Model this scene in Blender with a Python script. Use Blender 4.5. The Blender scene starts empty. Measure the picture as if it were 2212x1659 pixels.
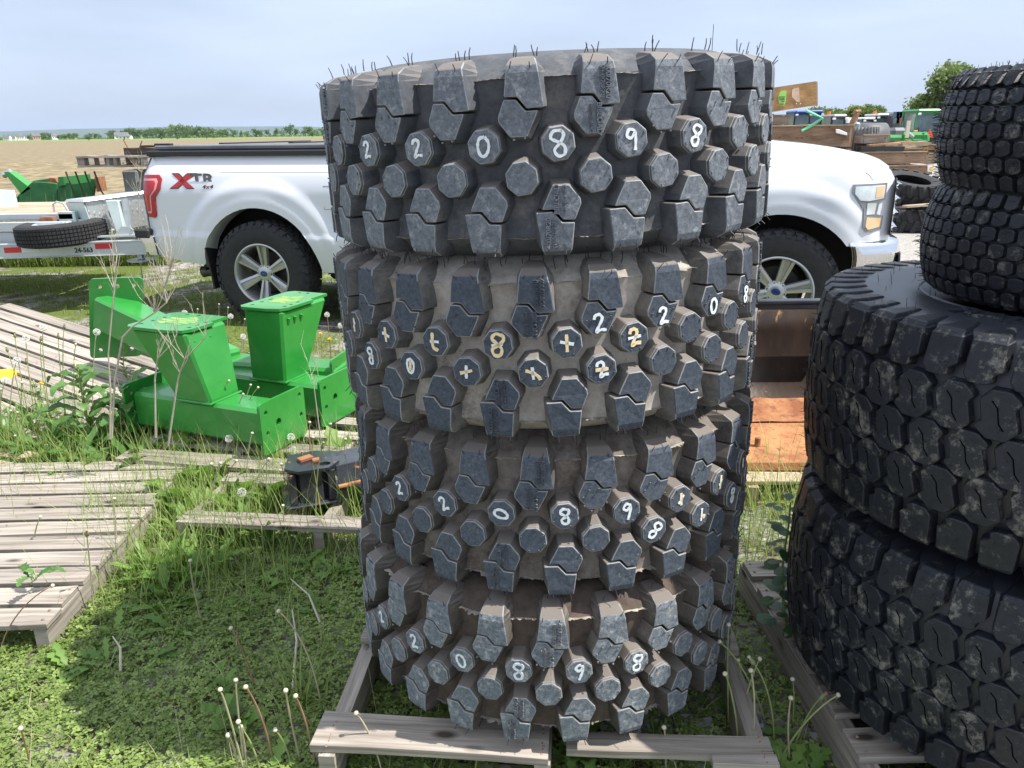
import bpy, bmesh, math, random
import numpy as np
from mathutils import Vector, Matrix, Euler
from mathutils.geometry import delaunay_2d_cdt
rnd = random.Random(7)
npr = np.random.default_rng(11)
sc = bpy.context.scene
COL = sc.collection
R = math.radians
PI = math.pi

# ---------------- camera ----------------
CAMH, PITCH, ROLL, FPX = 1.55, R(17.84), R(0.77), 1690.0
cam_d = bpy.data.cameras.new('camera'); cam = bpy.data.objects.new('camera', cam_d); COL.objects.link(cam)
cam.matrix_world = Matrix.Translation((0, 0, CAMH)) @ Matrix.Rotation(PI/2 - PITCH, 4, 'X') @ Matrix.Rotation(-ROLL, 4, 'Z')
cam_d.sensor_width = 36; cam_d.lens = FPX/2212*36; cam_d.clip_start = .05; cam_d.clip_end = 60000
sc.camera = cam
# ---------------- light ----------------
SUN_EL, SUN_AZ = R(59), R(99)          # azimuth clockwise from +Y
w = bpy.data.worlds.new('World'); sc.world = w; w.use_nodes = True
nt = w.node_tree; nt.nodes.clear()
out = nt.nodes.new('ShaderNodeOutputWorld'); bg = nt.nodes.new('ShaderNodeBackground')
sky = nt.nodes.new('ShaderNodeTexSky'); sky.sky_type = 'NISHITA'; sky.sun_disc = False
sky.sun_elevation = SUN_EL; sky.sun_rotation = SUN_AZ; sky.air_density = 1.0; sky.dust_density = 1.6; sky.ozone_density = 1.6
tc = nt.nodes.new('ShaderNodeTexCoord'); mp = nt.nodes.new('ShaderNodeMapping'); mp.inputs['Scale'].default_value = (1.2, 1.2, 6)
nz = nt.nodes.new('ShaderNodeTexNoise'); nz.inputs['Scale'].default_value = 1.6; nz.inputs['Detail'].default_value = 7; nz.inputs['Roughness'].default_value = .55
cr = nt.nodes.new('ShaderNodeMapRange'); cr.inputs[1].default_value = .36; cr.inputs[2].default_value = .68; cr.inputs[3].default_value = .68; cr.inputs[4].default_value = .93
mx = nt.nodes.new('ShaderNodeMix'); mx.data_type = 'RGBA'
mx.inputs[7].default_value = (4.8, 5.75, 7.5, 1)      # thin high cloud veil
L = nt.links.new
L(tc.outputs['Generated'], mp.inputs[0]); L(mp.outputs[0], nz.inputs['Vector']); L(nz.outputs['Fac'], cr.inputs[0])

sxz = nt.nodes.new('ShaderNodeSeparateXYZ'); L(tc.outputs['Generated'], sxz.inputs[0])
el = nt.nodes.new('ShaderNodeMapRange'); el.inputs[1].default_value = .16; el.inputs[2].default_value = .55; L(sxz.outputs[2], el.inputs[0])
ve = nt.nodes.new('ShaderNodeMix'); ve.data_type = 'RGBA'; L(el.outputs[0], ve.inputs[0]); ve.inputs[6].default_value = (4.4, 5.15, 6.6, 1); ve.inputs[7].default_value = (7.6, 8.3, 9.6, 1)   # veil brightened overhead, out of view, added to lift ambient fill
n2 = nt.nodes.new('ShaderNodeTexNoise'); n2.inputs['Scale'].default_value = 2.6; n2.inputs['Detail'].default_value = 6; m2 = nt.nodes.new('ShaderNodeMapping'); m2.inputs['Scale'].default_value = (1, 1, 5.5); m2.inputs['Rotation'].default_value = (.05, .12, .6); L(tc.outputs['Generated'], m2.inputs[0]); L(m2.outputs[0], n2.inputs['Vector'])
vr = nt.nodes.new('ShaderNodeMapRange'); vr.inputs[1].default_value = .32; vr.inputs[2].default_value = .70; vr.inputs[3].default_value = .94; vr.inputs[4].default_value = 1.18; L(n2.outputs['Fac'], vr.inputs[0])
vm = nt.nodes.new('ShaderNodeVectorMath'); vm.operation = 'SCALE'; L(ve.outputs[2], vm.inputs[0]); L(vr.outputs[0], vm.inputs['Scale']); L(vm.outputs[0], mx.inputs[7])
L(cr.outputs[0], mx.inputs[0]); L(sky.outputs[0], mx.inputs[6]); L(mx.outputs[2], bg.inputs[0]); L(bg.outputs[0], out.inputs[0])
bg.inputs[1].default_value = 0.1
sl = bpy.data.lights.new('sun', 'SUN'); sl.energy = 5.0; sl.angle = R(.6); sl.color = (1, .955, .88)
so = bpy.data.objects.new('sun', sl); COL.objects.link(so)
sd = Vector((math.sin(SUN_AZ)*math.cos(SUN_EL), math.cos(SUN_AZ)*math.cos(SUN_EL), math.sin(SUN_EL)))
so.rotation_euler = sd.to_track_quat('Z', 'Y').to_euler(); so.location = (5, 0, 20)
sc.view_settings.view_transform = 'Standard'; sc.view_settings.look = 'None'; sc.view_settings.exposure = 0.63; sc.view_settings.gamma = 1
sc.cycles.max_bounces = 6; sc.cycles.transparent_max_bounces = 8
sc.cycles.use_denoising = True

# ---------------- helpers ----------------
def ray(px, py):
    a, b = px-1106, py-829.5
    c, s = math.cos(ROLL), math.sin(ROLL)
    X, Y = a*c-b*s, a*s+b*c
    return Vector((X, FPX*math.cos(PITCH)-Y*math.sin(PITCH), -(FPX*math.sin(PITCH)+Y*math.cos(PITCH))))
def G(px, py, z=0.):
    r = ray(px, py); t = (z-CAMH)/r.z
    return Vector((r.x*t, r.y*t, z))
def D(px, py, Y):
    r = ray(px, py); t = Y/r.y
    return Vector((r.x*t, Y, CAMH+r.z*t))

class MB:
    def __init__(s): s.v = []; s.f = []; s.uv = {}; s.m = []; s.sm = []; s.mi = 0; s.smooth = False
    def add(s, vs, fs, uvs=None, M=None):
        b = len(s.v)
        for p in vs:
            p = Vector(p)
            if M is not None: p = M @ p
            s.v.append((p.x, p.y, p.z))
        for i, f in enumerate(fs):
            if uvs and uvs[i]: s.uv[len(s.f)] = uvs[i]
            s.f.append(tuple(b+k for k in f)); s.m.append(s.mi); s.sm.append(s.smooth)
        return b
    def box(s, c, d, M=None, rz=0):
        x, y, z = d[0]/2, d[1]/2, d[2]/2
        vs = [Vector((sx*x, sy*y, sz*z)) for sx in (-1, 1) for sy in (-1, 1) for sz in (-1, 1)]
        rot = Matrix.Rotation(rz, 3, 'Z') if rz else None
        vs = [(rot @ p if rot else p)+Vector(c) for p in vs]
        s.add(vs, [(0,1,3,2),(4,6,7,5),(0,4,5,1),(2,3,7,6),(0,2,6,4),(1,5,7,3)], M=M)
    def hexa(s, bot, top, M=None):
        n = len(bot)
        fs = [tuple(range(n))[::-1], tuple(range(n, 2*n))]+[(i, (i+1) % n, n+(i+1) % n, n+i) for i in range(n)]
        s.add(list(bot)+list(top), fs, M=M)
    def prism(s, poly, ext, M=None):      # poly: 3D loop, ext: vector
        e = Vector(ext); s.hexa([Vector(p) for p in poly], [Vector(p)+e for p in poly], M=M)
    def board(s, a, b, wd, th, up=(0, 0, 1), M=None, jit=0.0):   # plank from a to b (centres of top face), UV along length
        a, b, up = Vector(a), Vector(b), Vector(up)
        d = (b-a); Ln = d.length; d = d.normalized(); sd_ = up.cross(d).normalized(); up = d.cross(sd_).normalized()
        n = max(1, int(Ln/.12)); o = rnd.random()*50; o2 = rnd.random()*50
        ring = []
        for i in range(n+1):
            t = i/n; p = a+d*Ln*t
            j = lambda: (rnd.random()-.5)*jit
            hw = wd/2+(j() if 0 < i < n else j()*2.5)
            q = p+up*j()*.5
            ring.append([q+sd_*hw, q-sd_*hw, q-sd_*(hw-.0)-up*th, q+sd_*hw-up*th])
        vs = [x for r_ in ring for x in r_]; fs = []; uvs = []
        vv = [0, wd, wd+th, 2*wd+th, 2*wd+2*th]
        for i in range(n):
            for k in range(4):
                k2 = (k+1) % 4
                fs.append((4*i+k, 4*i+k2, 4*i+4+k2, 4*i+4+k))
                u0, u1 = Ln*i/n+o, Ln*(i+1)/n+o
                uvs.append([(u0, vv[k]+o2), (u0, vv[k+1]+o2), (u1, vv[k+1]+o2), (u1, vv[k]+o2)])
        fs.append((3, 2, 1, 0)); uvs.append([(o, o2+9), (o+.02, o2+9), (o+.02, o2+9+wd), (o, o2+9+wd)])
        e = 4*n; fs.append((e, e+1, e+2, e+3)); uvs.append([(o, o2+9), (o+.02, o2+9), (o+.02, o2+9+wd), (o, o2+9+wd)])
        s.add(vs, fs, uvs, M)
    def tube(s, pts, r, n=6, M=None, cap=True):
        pts = [Vector(p) for p in pts]; k = len(pts)
        rr = r if isinstance(r, (list, tuple)) else [r]*k
        vs = []; prev = None
        for i, p in enumerate(pts):
            t = (pts[min(i+1, k-1)]-pts[max(i-1, 0)]).normalized()
            if prev is None:
                a = Vector((0, 0, 1)) if abs(t.z) < .9 else Vector((1, 0, 0)); prev = t.cross(a).normalized()
            prev = (prev-t*prev.dot(t)).normalized(); b2 = t.cross(prev)
            for j in range(n):
                an = 2*PI*j/n; vs.append(p+(prev*math.cos(an)+b2*math.sin(an))*rr[i])
        fs = [(i*n+j, i*n+(j+1) % n, (i+1)*n+(j+1) % n, (i+1)*n+j) for i in range(k-1) for j in range(n)]
        if cap: fs += [tuple(range(n))[::-1], tuple((k-1)*n+j for j in range(n))]
        s.add(vs, fs, M=M)
    def lathe(s, prof, n=64, M=None, closed=False):     # prof (r,z)
        k = len(prof); vs = []
        for i in range(n):
            a = 2*PI*i/n
            for r_, z in prof: vs.append((r_*math.cos(a), r_*math.sin(a), z))
        kk = k if closed else k-1
        fs = [(i*k+j, ((i+1) % n)*k+j, ((i+1) % n)*k+(j+1) % k, i*k+(j+1) % k) for i in range(n) for j in range(kk)]
        s.add(vs, fs, M=M)
    def grid(s, nu, nv, fn, M=None):
        vs = [fn(i/nu, j/nv) for i in range(nu+1) for j in range(nv+1)]
        fs = [(i*(nv+1)+j, (i+1)*(nv+1)+j, (i+1)*(nv+1)+j+1, i*(nv+1)+j+1) for i in range(nu) for j in range(nv)]
        s.add(vs, fs, M=M)
    def build(s, name, mat, parent=None, recalc=True, bevel=0, merge=False, auto=None):
        me = bpy.data.meshes.new(name); me.from_pydata(s.v, [], s.f)
        mats = mat if isinstance(mat, (list, tuple)) else [mat]
        for m_ in mats: me.materials.append(m_)
        me.polygons.foreach_set('material_index', s.m); me.polygons.foreach_set('use_smooth', s.sm)
        if s.uv:
            ul = me.uv_layers.new(name='UVMap'); dat = np.zeros((len(me.loops), 2), np.float32)
            for p in me.polygons:
                u = s.uv.get(p.index)
                if u:
                    for q, li in enumerate(p.loop_indices): dat[li] = u[q]
            ul.data.foreach_set('uv', dat.ravel())
        if recalc or bevel or merge:
            bm = bmesh.new(); bm.from_mesh(me)
            if merge: bmesh.ops.remove_doubles(bm, verts=bm.verts, dist=1e-5)
            if recalc: bmesh.ops.recalc_face_normals(bm, faces=bm.faces)
            if bevel:
                ed = [e for e in bm.edges if len(e.link_faces) == 2 and e.calc_face_angle(0) > .5]
                bmesh.ops.bevel(bm, geom=ed, offset=bevel, segments=1, affect='EDGES', clamp_overlap=True)
            bm.to_mesh(me); bm.free()
        me.update()
        if auto is not None:
            me.polygons.foreach_set('use_smooth', [True]*len(me.polygons)); me.set_sharp_from_angle(angle=R(auto))
        o = bpy.data.objects.new(name, me); COL.objects.link(o)
        if parent: o.parent = parent
        return o

def np_mesh(name, V, F, mat, parent=None, smooth=False, attr=None):   # V (n,3), F (m,k)
    me = bpy.data.meshes.new(name); k = F.shape[1]
    me.vertices.add(len(V)); me.vertices.foreach_set('co', np.asarray(V, np.float32).ravel())
    me.loops.add(F.size); me.loops.foreach_set('vertex_index', F.astype(np.int32).ravel())
    me.polygons.add(len(F)); me.polygons.foreach_set('loop_start', np.arange(0, F.size, k, dtype=np.int32))
    me.polygons.foreach_set('loop_total', np.full(len(F), k, np.int32))
    if smooth: me.polygons.foreach_set('use_smooth', np.ones(len(F), bool))
    for m_ in (mat if isinstance(mat, (list, tuple)) else [mat]): me.materials.append(m_)
    if attr is not None:
        a = me.attributes.new('tint', 'FLOAT', 'POINT'); a.data.foreach_set('value', np.asarray(attr, np.float32))
    me.update(); me.validate()
    o = bpy.data.objects.new(name, me); COL.objects.link(o)
    if parent: o.parent = parent
    return o

def tag(o, label, cat, group=None, kind=None):
    o['label'] = label; o['category'] = cat
    if group: o['group'] = group
    if kind: o['kind'] = kind
    return o
def struct(o, kind='structure'): o['kind'] = kind; return o
def thing(name, label, cat, loc=(0, 0, 0), rz=0, group=None, rot=None):
    o = bpy.data.objects.new(name, None); COL.objects.link(o); o.location = loc; o.empty_display_size = .1
    o.rotation_euler = rot if rot else (0, 0, rz)
    return tag(o, label, cat, group)
def copy_tree(o, parent=None):
    c = o.copy(); COL.objects.link(c)
    if parent: c.parent = parent
    for ch in [x for x in list(bpy.data.objects) if x.parent == o]: copy_tree(ch, c)
    return c
def text_mb(mb, txt, size, M, ext=.001, font_bold=False, align='CENTER', shear=0):
    cu = bpy.data.curves.new('t', 'FONT'); cu.body = txt; cu.size = size; cu.extrude = ext; cu.align_x = align; cu.align_y = 'CENTER'; cu.shear = shear
    if font_bold: cu.offset = size*.025
    cu.resolution_u = 3
    ob = bpy.data.objects.new('t', cu); me = bpy.data.meshes.new_from_object(ob)
    mb.add([v.co.copy() for v in me.vertices], [tuple(p.vertices) for p in me.polygons], M=M)
    bpy.data.objects.remove(ob); bpy.data.curves.remove(cu); bpy.data.meshes.remove(me)

# ---------------- materials ----------------
def newmat(name):
    m = bpy.data.materials.new(name); m.use_nodes = True; t = m.node_tree
    return m, t, t.nodes['Principled BSDF'], t.nodes.new, t.links.new
def ramp(N, stops):
    r_ = N('ShaderNodeValToRGB'); e = r_.color_ramp.elements
    while len(e) < len(stops): e.new(.5)
    for i, (p, c) in enumerate(stops): e[i].position = p; e[i].color = (*c, 1)
    return r_
def M_(name, c1, c2=None, scale=6, rough=.6, metal=0, bump=0, bscale=40, con=(.35, .65), coat=0, det=6, spots=None, stretch=None, spec=.5, r2=None, coord='Object'):
    m, t, b, N, L_ = newmat(name)
    b.inputs['Roughness'].default_value = rough; b.inputs['Metallic'].default_value = metal; b.inputs['Specular IOR Level'].default_value = spec
    if coat: b.inputs['Coat Weight'].default_value = coat; b.inputs['Coat Roughness'].default_value = .04
    if c2 is None and not spots: b.inputs['Base Color'].default_value = (*c1, 1)
    tc_ = N('ShaderNodeTexCoord'); mp_ = N('ShaderNodeMapping'); L_(tc_.outputs[coord], mp_.inputs[0])
    if stretch: mp_.inputs['Scale'].default_value = stretch
    col = None
    if c2 is not None:
        n = N('ShaderNodeTexNoise'); n.inputs['Scale'].default_value = scale; n.inputs['Detail'].default_value = det; n.inputs['Roughness'].default_value = .65
        L_(mp_.outputs[0], n.inputs['Vector']); r_ = ramp(N, [(con[0], c1), (con[1], c2)]); L_(n.outputs['Fac'], r_.inputs[0]); col = r_.outputs[0]
        if r2 is not None:
            mr = N('ShaderNodeMapRange'); mr.inputs[1].default_value = con[0]; mr.inputs[2].default_value = con[1]; mr.inputs[3].default_value = rough; mr.inputs[4].default_value = r2
            L_(n.outputs['Fac'], mr.inputs[0]); L_(mr.outputs[0], b.inputs['Roughness'])
    if spots:      # (color, scale, threshold, width)
        n = N('ShaderNodeTexNoise'); n.inputs['Scale'].default_value = spots[1]; n.inputs['Detail'].default_value = 8; n.inputs['Roughness'].default_value = .7
        L_(mp_.outputs[0], n.inputs['Vector']); mr = N('ShaderNodeMapRange'); mr.inputs[1].default_value = spots[2]; mr.inputs[2].default_value = spots[2]+spots[3]
        L_(n.outputs['Fac'], mr.inputs[0]); mix = N('ShaderNodeMix'); mix.data_type = 'RGBA'; L_(mr.outputs[0], mix.inputs[0])
        if col is not None: L_(col, mix.inputs[6])
        else: mix.inputs[6].default_value = (*c1, 1)
        mix.inputs[7].default_value = (*spots[0], 1); col = mix.outputs[2]
    if col is not None: L_(col, b.inputs['Base Color'])
    if bump:
        n = N('ShaderNodeTexNoise'); n.inputs['Scale'].default_value = bscale; n.inputs['Detail'].default_value = 6
        L_(mp_.outputs[0], n.inputs['Vector']); bp = N('ShaderNodeBump'); bp.inputs['Strength'].default_value = bump; bp.inputs['Distance'].default_value = .01
        L_(n.outputs['Fac'], bp.inputs['Height']); L_(bp.outputs[0], b.inputs['Normal'])
    return m
def wood(name, base, dark, light, rough=.85, stain=None):
    m, t, b, N, L_ = newmat(name); b.inputs['Roughness'].default_value = rough; b.inputs['Specular IOR Level'].default_value = .2
    uv = N('ShaderNodeUVMap'); mp_ = N('ShaderNodeMapping'); mp_.inputs['Scale'].default_value = (2.2, 55, 1); L_(uv.outputs[0], mp_.inputs[0])
    g = N('ShaderNodeTexNoise'); g.inputs['Scale'].default_value = 1.; g.inputs['Detail'].default_value = 8; g.inputs['Roughness'].default_value = .62; g.inputs['Distortion'].default_value = .35
    L_(mp_.outputs[0], g.inputs['Vector'])
    r_ = ramp(N, [(.3, dark), (.5, base), (.7, light)]); L_(g.outputs['Fac'], r_.inputs[0])
    mp2 = N('ShaderNodeMapping'); mp2.inputs['Scale'].default_value = (.8, 3.0, 1); L_(uv.outputs[0], mp2.inputs[0])
    n2 = N('ShaderNodeTexNoise'); n2.inputs['Scale'].default_value = 1.0; n2.inputs['Detail'].default_value = 3; L_(mp2.outputs[0], n2.inputs['Vector'])
    mr = N('ShaderNodeMapRange'); mr.inputs[1].default_value = .3; mr.inputs[2].default_value = .7; mr.inputs[3].default_value = .62; mr.inputs[4].default_value = 1.25; L_(n2.outputs['Fac'], mr.inputs[0])
    hs = N('ShaderNodeHueSaturation'); L_(mr.outputs[0], hs.inputs['Value']); L_(r_.outputs[0], hs.inputs['Color'])
    # knots and dark cracks
    mp3 = N('ShaderNodeMapping'); mp3.inputs['Scale'].default_value = (4, 9, 1); L_(uv.outputs[0], mp3.inputs[0])
    vo = N('ShaderNodeTexVoronoi'); vo.inputs['Scale'].default_value = 1.; L_(mp3.outputs[0], vo.inputs['Vector'])
    m3 = N('ShaderNodeMapRange'); m3.inputs[1].default_value = .07; m3.inputs[2].default_value = .17; L_(vo.outputs['Distance'], m3.inputs[0])
    mp4 = N('ShaderNodeMapping'); mp4.inputs['Scale'].default_value = (1.1, 80, 1); L_(uv.outputs[0], mp4.inputs[0])
    n4 = N('ShaderNodeTexNoise'); n4.inputs['Scale'].default_value = 1.; n4.inputs['Detail'].default_value = 2; L_(mp4.outputs[0], n4.inputs['Vector'])
    m4 = N('ShaderNodeMapRange'); m4.inputs[1].default_value = .27; m4.inputs[2].default_value = .33; L_(n4.outputs['Fac'], m4.inputs[0])
    mul = N('ShaderNodeMath'); mul.operation = 'MULTIPLY'; L_(m3.outputs[0], mul.inputs[0]); L_(m4.outputs[0], mul.inputs[1])
    mix = N('ShaderNodeMix'); mix.data_type = 'RGBA'; mix.inputs[6].default_value = (dark[0]*.35, dark[1]*.33, dark[2]*.3, 1); L_(mul.outputs[0], mix.inputs[0]); L_(hs.outputs[0], mix.inputs[7])
    colr = mix.outputs[2]
    if stain:
        n5 = N('ShaderNodeTexNoise'); n5.inputs['Scale'].default_value = 3; n5.inputs['Detail'].default_value = 5; L_(uv.outputs[0], n5.inputs['Vector'])
        m5 = N('ShaderNodeMapRange'); m5.inputs[1].default_value = .55; m5.inputs[2].default_value = .7; L_(n5.outputs['Fac'], m5.inputs[0])
        mx5 = N('ShaderNodeMix'); mx5.data_type = 'RGBA'; L_(m5.outputs[0], mx5.inputs[0]); L_(colr, mx5.inputs[6]); mx5.inputs[7].default_value = (*stain, 1); colr = mx5.outputs[2]
    L_(colr, b.inputs['Base Color'])
    bp = N('ShaderNodeBump'); bp.inputs['Strength'].default_value = .45; bp.inputs['Distance'].default_value = .004; L_(g.outputs['Fac'], bp.inputs['Height']); L_(bp.outputs[0], b.inputs['Normal'])
    return m
def leafmat(name, c1, c2, trans=.35, rough=.5):
    m, t, b, N, L_ = newmat(name)
    a = N('ShaderNodeAttribute'); a.attribute_name = 'tint'
    r_ = ramp(N, [(0, c1), (1, c2)]); L_(a.outputs['Fac'], r_.inputs[0]); L_(r_.outputs[0], b.inputs['Base Color']); b.inputs['Roughness'].default_value = rough; b.inputs['Specular IOR Level'].default_value = .35
    tr = N('ShaderNodeBsdfTranslucent'); hs = N('ShaderNodeHueSaturation'); hs.inputs['Value'].default_value = 1.5; hs.inputs['Saturation'].default_value = 1.1
    L_(r_.outputs[0], hs.inputs['Color']); L_(hs.outputs[0], tr.inputs[0])
    mix = N('ShaderNodeMixShader'); mix.inputs[0].default_value = trans
    L_(b.outputs[0], mix.inputs[1]); L_(tr.outputs[0], mix.inputs[2]); L_(mix.outputs[0], t.nodes['Material Output'].inputs[0])
    return m
WGREY = wood('weathered_grey_wood', (.33, .29, .248), (.17, .145, .122), (.46, .415, .365))
WTAN = wood('pale_tan_wood', (.42, .33, .235), (.27, .2, .14), (.55, .45, .33))
WBROWN = wood('brown_crate_wood', (.28, .185, .125), (.17, .105, .07), (.36, .26, .19))
WPLY = wood('orange_plywood', (.42, .25, .115), (.33, .185, .08), (.5, .32, .16))
WDARK = wood('dark_old_wood', (.09, .072, .06), (.04, .03, .025), (.16, .13, .11))
BLACK = M_('black_plastic', (.015, .016, .018), (.03, .03, .032), rough=.5)
STEEL = M_('galvanised_steel', (.42, .45, .47), (.60, .63, .65), scale=9, rough=.42, metal=.75, con=(.3, .7))
RUST = M_('rust_brown', (.20, .085, .04), (.33, .15, .07), scale=12, rough=.9, bump=.4)
# ======================= setting =======================
def sheet(name, x0, x1, y0, y1, z, mat, nx=1, ny=1):
    m = MB(); m.grid(nx, ny, lambda u, v: (x0+(x1-x0)*u, y0+(y1-y0)*v, z)); return struct(m.build(name, mat, recalc=False))
# ground material: gravel, soil and moss patches
def ground_mat():
    m, t, b, N, L_ = newmat('yard_ground'); b.inputs['Roughness'].default_value = .95; b.inputs['Specular IOR Level'].default_value = .15
    tc_ = N('ShaderNodeTexCoord'); P_ = tc_.outputs['Object']
    def noise(s, d=6, r_=.6):
        n = N('ShaderNodeTexNoise'); n.inputs['Scale'].default_value = s; n.inputs['Detail'].default_value = d; n.inputs['Roughness'].default_value = r_; L_(P_, n.inputs['Vector']); return n.outputs['Fac']
    def mr(i, a, b_, c=0, d=1):
        n = N('ShaderNodeMapRange'); n.inputs[1].default_value = a; n.inputs[2].default_value = b_; n.inputs[3].default_value = c; n.inputs[4].default_value = d; L_(i, n.inputs[0]); return n.outputs[0]
    def mix(f, a, c):
        n = N('ShaderNodeMix'); n.data_type = 'RGBA'; L_(f, n.inputs[0])
        for k, q in ((6, a), (7, c)):
            if isinstance(q, tuple): n.inputs[k].default_value = (*q, 1)
            else: L_(q, n.inputs[k])
        return n.outputs[2]
    v = N('ShaderNodeTexVoronoi'); v.inputs['Scale'].default_value = 38; L_(P_, v.inputs['Vector'])
    vr = ramp(N, [(0, (.12, .115, .105)), (.45, (.30, .285, .26)), (1, (.46, .45, .42))]); L_(v.outputs['Color'], vr.inputs[0])
    soil = mix(mr(noise(60), .35, .65), (.06, .048, .035), (.125, .10, .075))
    grav = mix(mr(noise(5, 8), .40, .56), soil, vr.outputs[0])
    moss = mix(mr(noise(45, 8, .75), .3, .7), (.045, .075, .015), (.165, .20, .05))
    sx = N('ShaderNodeSeparateXYZ'); L_(P_, sx.inputs[0])
    far = mr(sx.outputs[1], 9, 14); right = mr(sx.outputs[0], 1.2, 3.2)
    mask = mr(noise(1.1, 6, .6), .40, .52)
    k = N('ShaderNodeMath'); k.operation = 'MULTIPLY'; L_(mask, k.inputs[0]); kk = N('ShaderNodeMath'); kk.operation = 'MULTIPLY'; L_(mr(right, 0, 1, 1, .25), kk.inputs[0]); L_(mr(sx.outputs[1], 3.1, 4.3, .12, 1), kk.inputs[1]); L_(kk.outputs[0], k.inputs[1])
    c = mix(k.outputs[0], grav, moss)
    pale = mix(mr(noise(9, 7), .3, .7), (.26, .245, .22), (.37, .355, .33))
    fr = N('ShaderNodeMath'); fr.operation = 'MULTIPLY'; L_(mr(sx.outputs[0], 1.0, 3.0), fr.inputs[0]); L_(mr(sx.outputs[1], 5.5, 8), fr.inputs[1])
    c = mix(fr.outputs[0], c, pale)
    L_(c, b.inputs['Base Color'])
    bp = N('ShaderNodeBump'); bp.inputs['Strength'].default_value = .8; bp.inputs['Distance'].default_value = .015; L_(v.outputs['Distance'], bp.inputs['Height']); L_(bp.outputs[0], b.inputs['Normal'])
    return m
sheet('ground', -30000, 30000, -300, 40000, 0, ground_mat())
FIELDM = M_('ploughed_field', (.125, .095, .05), (.25, .20, .115), scale=2.3, rough=1, con=(.38, .62), det=9, bump=.8, bscale=1.5, stretch=(1, .35, 1))
mb = MB(); mb.grid(180, 110, lambda u, v: ((-20+u*24) if False else (-34+u*44), 15.5+v*40, .03+(0 if v < .02 else 1)*(.035*math.sin(u*900+v*310)*math.sin(v*417+u*77)+.03*rnd.random())))
fo = struct(mb.build('field', FIELDM, recalc=False))
mb = MB(); mb.grid(1, 1, lambda u, v: (-700+u*730, 55.4+v*420, .03)); struct(mb.build('far_field', FIELDM, recalc=False))
mb = MB(); mb.grid(1, 1, lambda u, v: (-700+u*666.1, 15.5+v*39.9, .03)); struct(mb.build('left_field', FIELDM, recalc=False))
GREENM = M_('green_meadow', (.09, .16, .03), (.19, .26, .06), scale=.05, rough=1)
mb = MB(); mb.grid(1, 1, lambda u, v: (-1800+u*2600, 476+v*1200, .03)); struct(mb.build('meadow', GREENM, recalc=False))
# hills
HILLM = M_('distant_woods', (.035, .055, .02), (.06, .09, .035), scale=.002, rough=1)
def hillh(x): return 118+78*math.exp(-((x+6800)/3000)**2)+7*math.sin(x/900.)+4*math.sin(x/340.+2)
mb = MB(); mb.smooth = True
mb.grid(160, 6, lambda u, v: (-17000+u*26000, 14000+v*3500, (-2 if v == 0 else hillh(-17000+u*26000)*math.sin(min(1, v*1.35)*PI/2)*(1+.0*v))))
struct(mb.build('hills', HILLM))

# ---------- trees ----------
def crown_np(n, blobs, size, seed, flat=.6):
    g = np.random.default_rng(seed)
    wts = np.array([b[3]*b[4]*b[5] for b in blobs]); ch = g.choice(len(blobs), n, p=wts/wts.sum())
    B = np.array(blobs)[ch]
    d = g.normal(size=(n, 3)); d /= np.linalg.norm(d, axis=1)[:, None]
    rr = g.random(n)**.45*(1+.15*g.normal(size=n))
    C = B[:, :3]+d*rr[:, None]*B[:, 3:6]
    clump = g.normal(size=(max(6, n//12), 3)); idx = g.integers(0, len(clump), n)
    a = g.normal(size=(n, 3)); a /= np.linalg.norm(a, axis=1)[:, None]; b = np.cross(a, g.normal(size=(n, 3))); b /= np.linalg.norm(b, axis=1)[:, None]
    s = size*(.5+g.random(n))[:, None]
    V = np.stack([C-a*s, C-b*s*.6, C+a*s, C+b*s*.6], 1).reshape(-1, 3)
    F = np.arange(4*n).reshape(-1, 4)
    tint = np.repeat(np.clip(.5+.28*g.normal(size=n)+.0*rr, 0, 1), 4)
    return V, F, tint
LEAF_MID = leafmat('mid_green_foliage', (.045, .085, .02), (.15, .215, .055))
LEAF_YEL = leafmat('yellow_green_foliage', (.075, .12, .025), (.26, .31, .08))
LEAF_DRK = leafmat('dark_green_foliage', (.028, .06, .018), (.10, .15, .045))
LEAF_HZ = leafmat('hazed_willow_foliage', (.085, .13, .04), (.20, .26, .10))  # leaf colour lightened, air haze painted in
LEAF_FAR = leafmat('hazed_far_foliage', (.09, .14, .055), (.19, .26, .11))  # distance haze painted into the pale leaf colour
LEAF_FAR2 = leafmat('hazed_far_dark_foliage', (.07, .12, .05), (.14, .20, .085))  # darker variant, distance haze also painted into the colour
BARK = M_('bark', (.10, .085, .07), (.2, .17, .14), scale=8, rough=.95)
def blobs_for(h, wd, seed, n=8, base=.22):
    r_ = random.Random(seed); out_ = []
    for i in range(n):
        z = h*(base+(1-base)*(i+.5)/n*.86); k = math.sin(PI*min(1, max(.12, (z/h-base*.6)/(1.05-base*.6))))**.6
        a = r_.random()*6.28; q = wd/2*k*.5
        out_.append((q*math.cos(a), q*math.sin(a), z, wd/2*k*r_.uniform(.5, .8), wd/2*k*r_.uniform(.5, .8), h*.16*r_.uniform(.7, 1.2)))
    return out_
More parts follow.
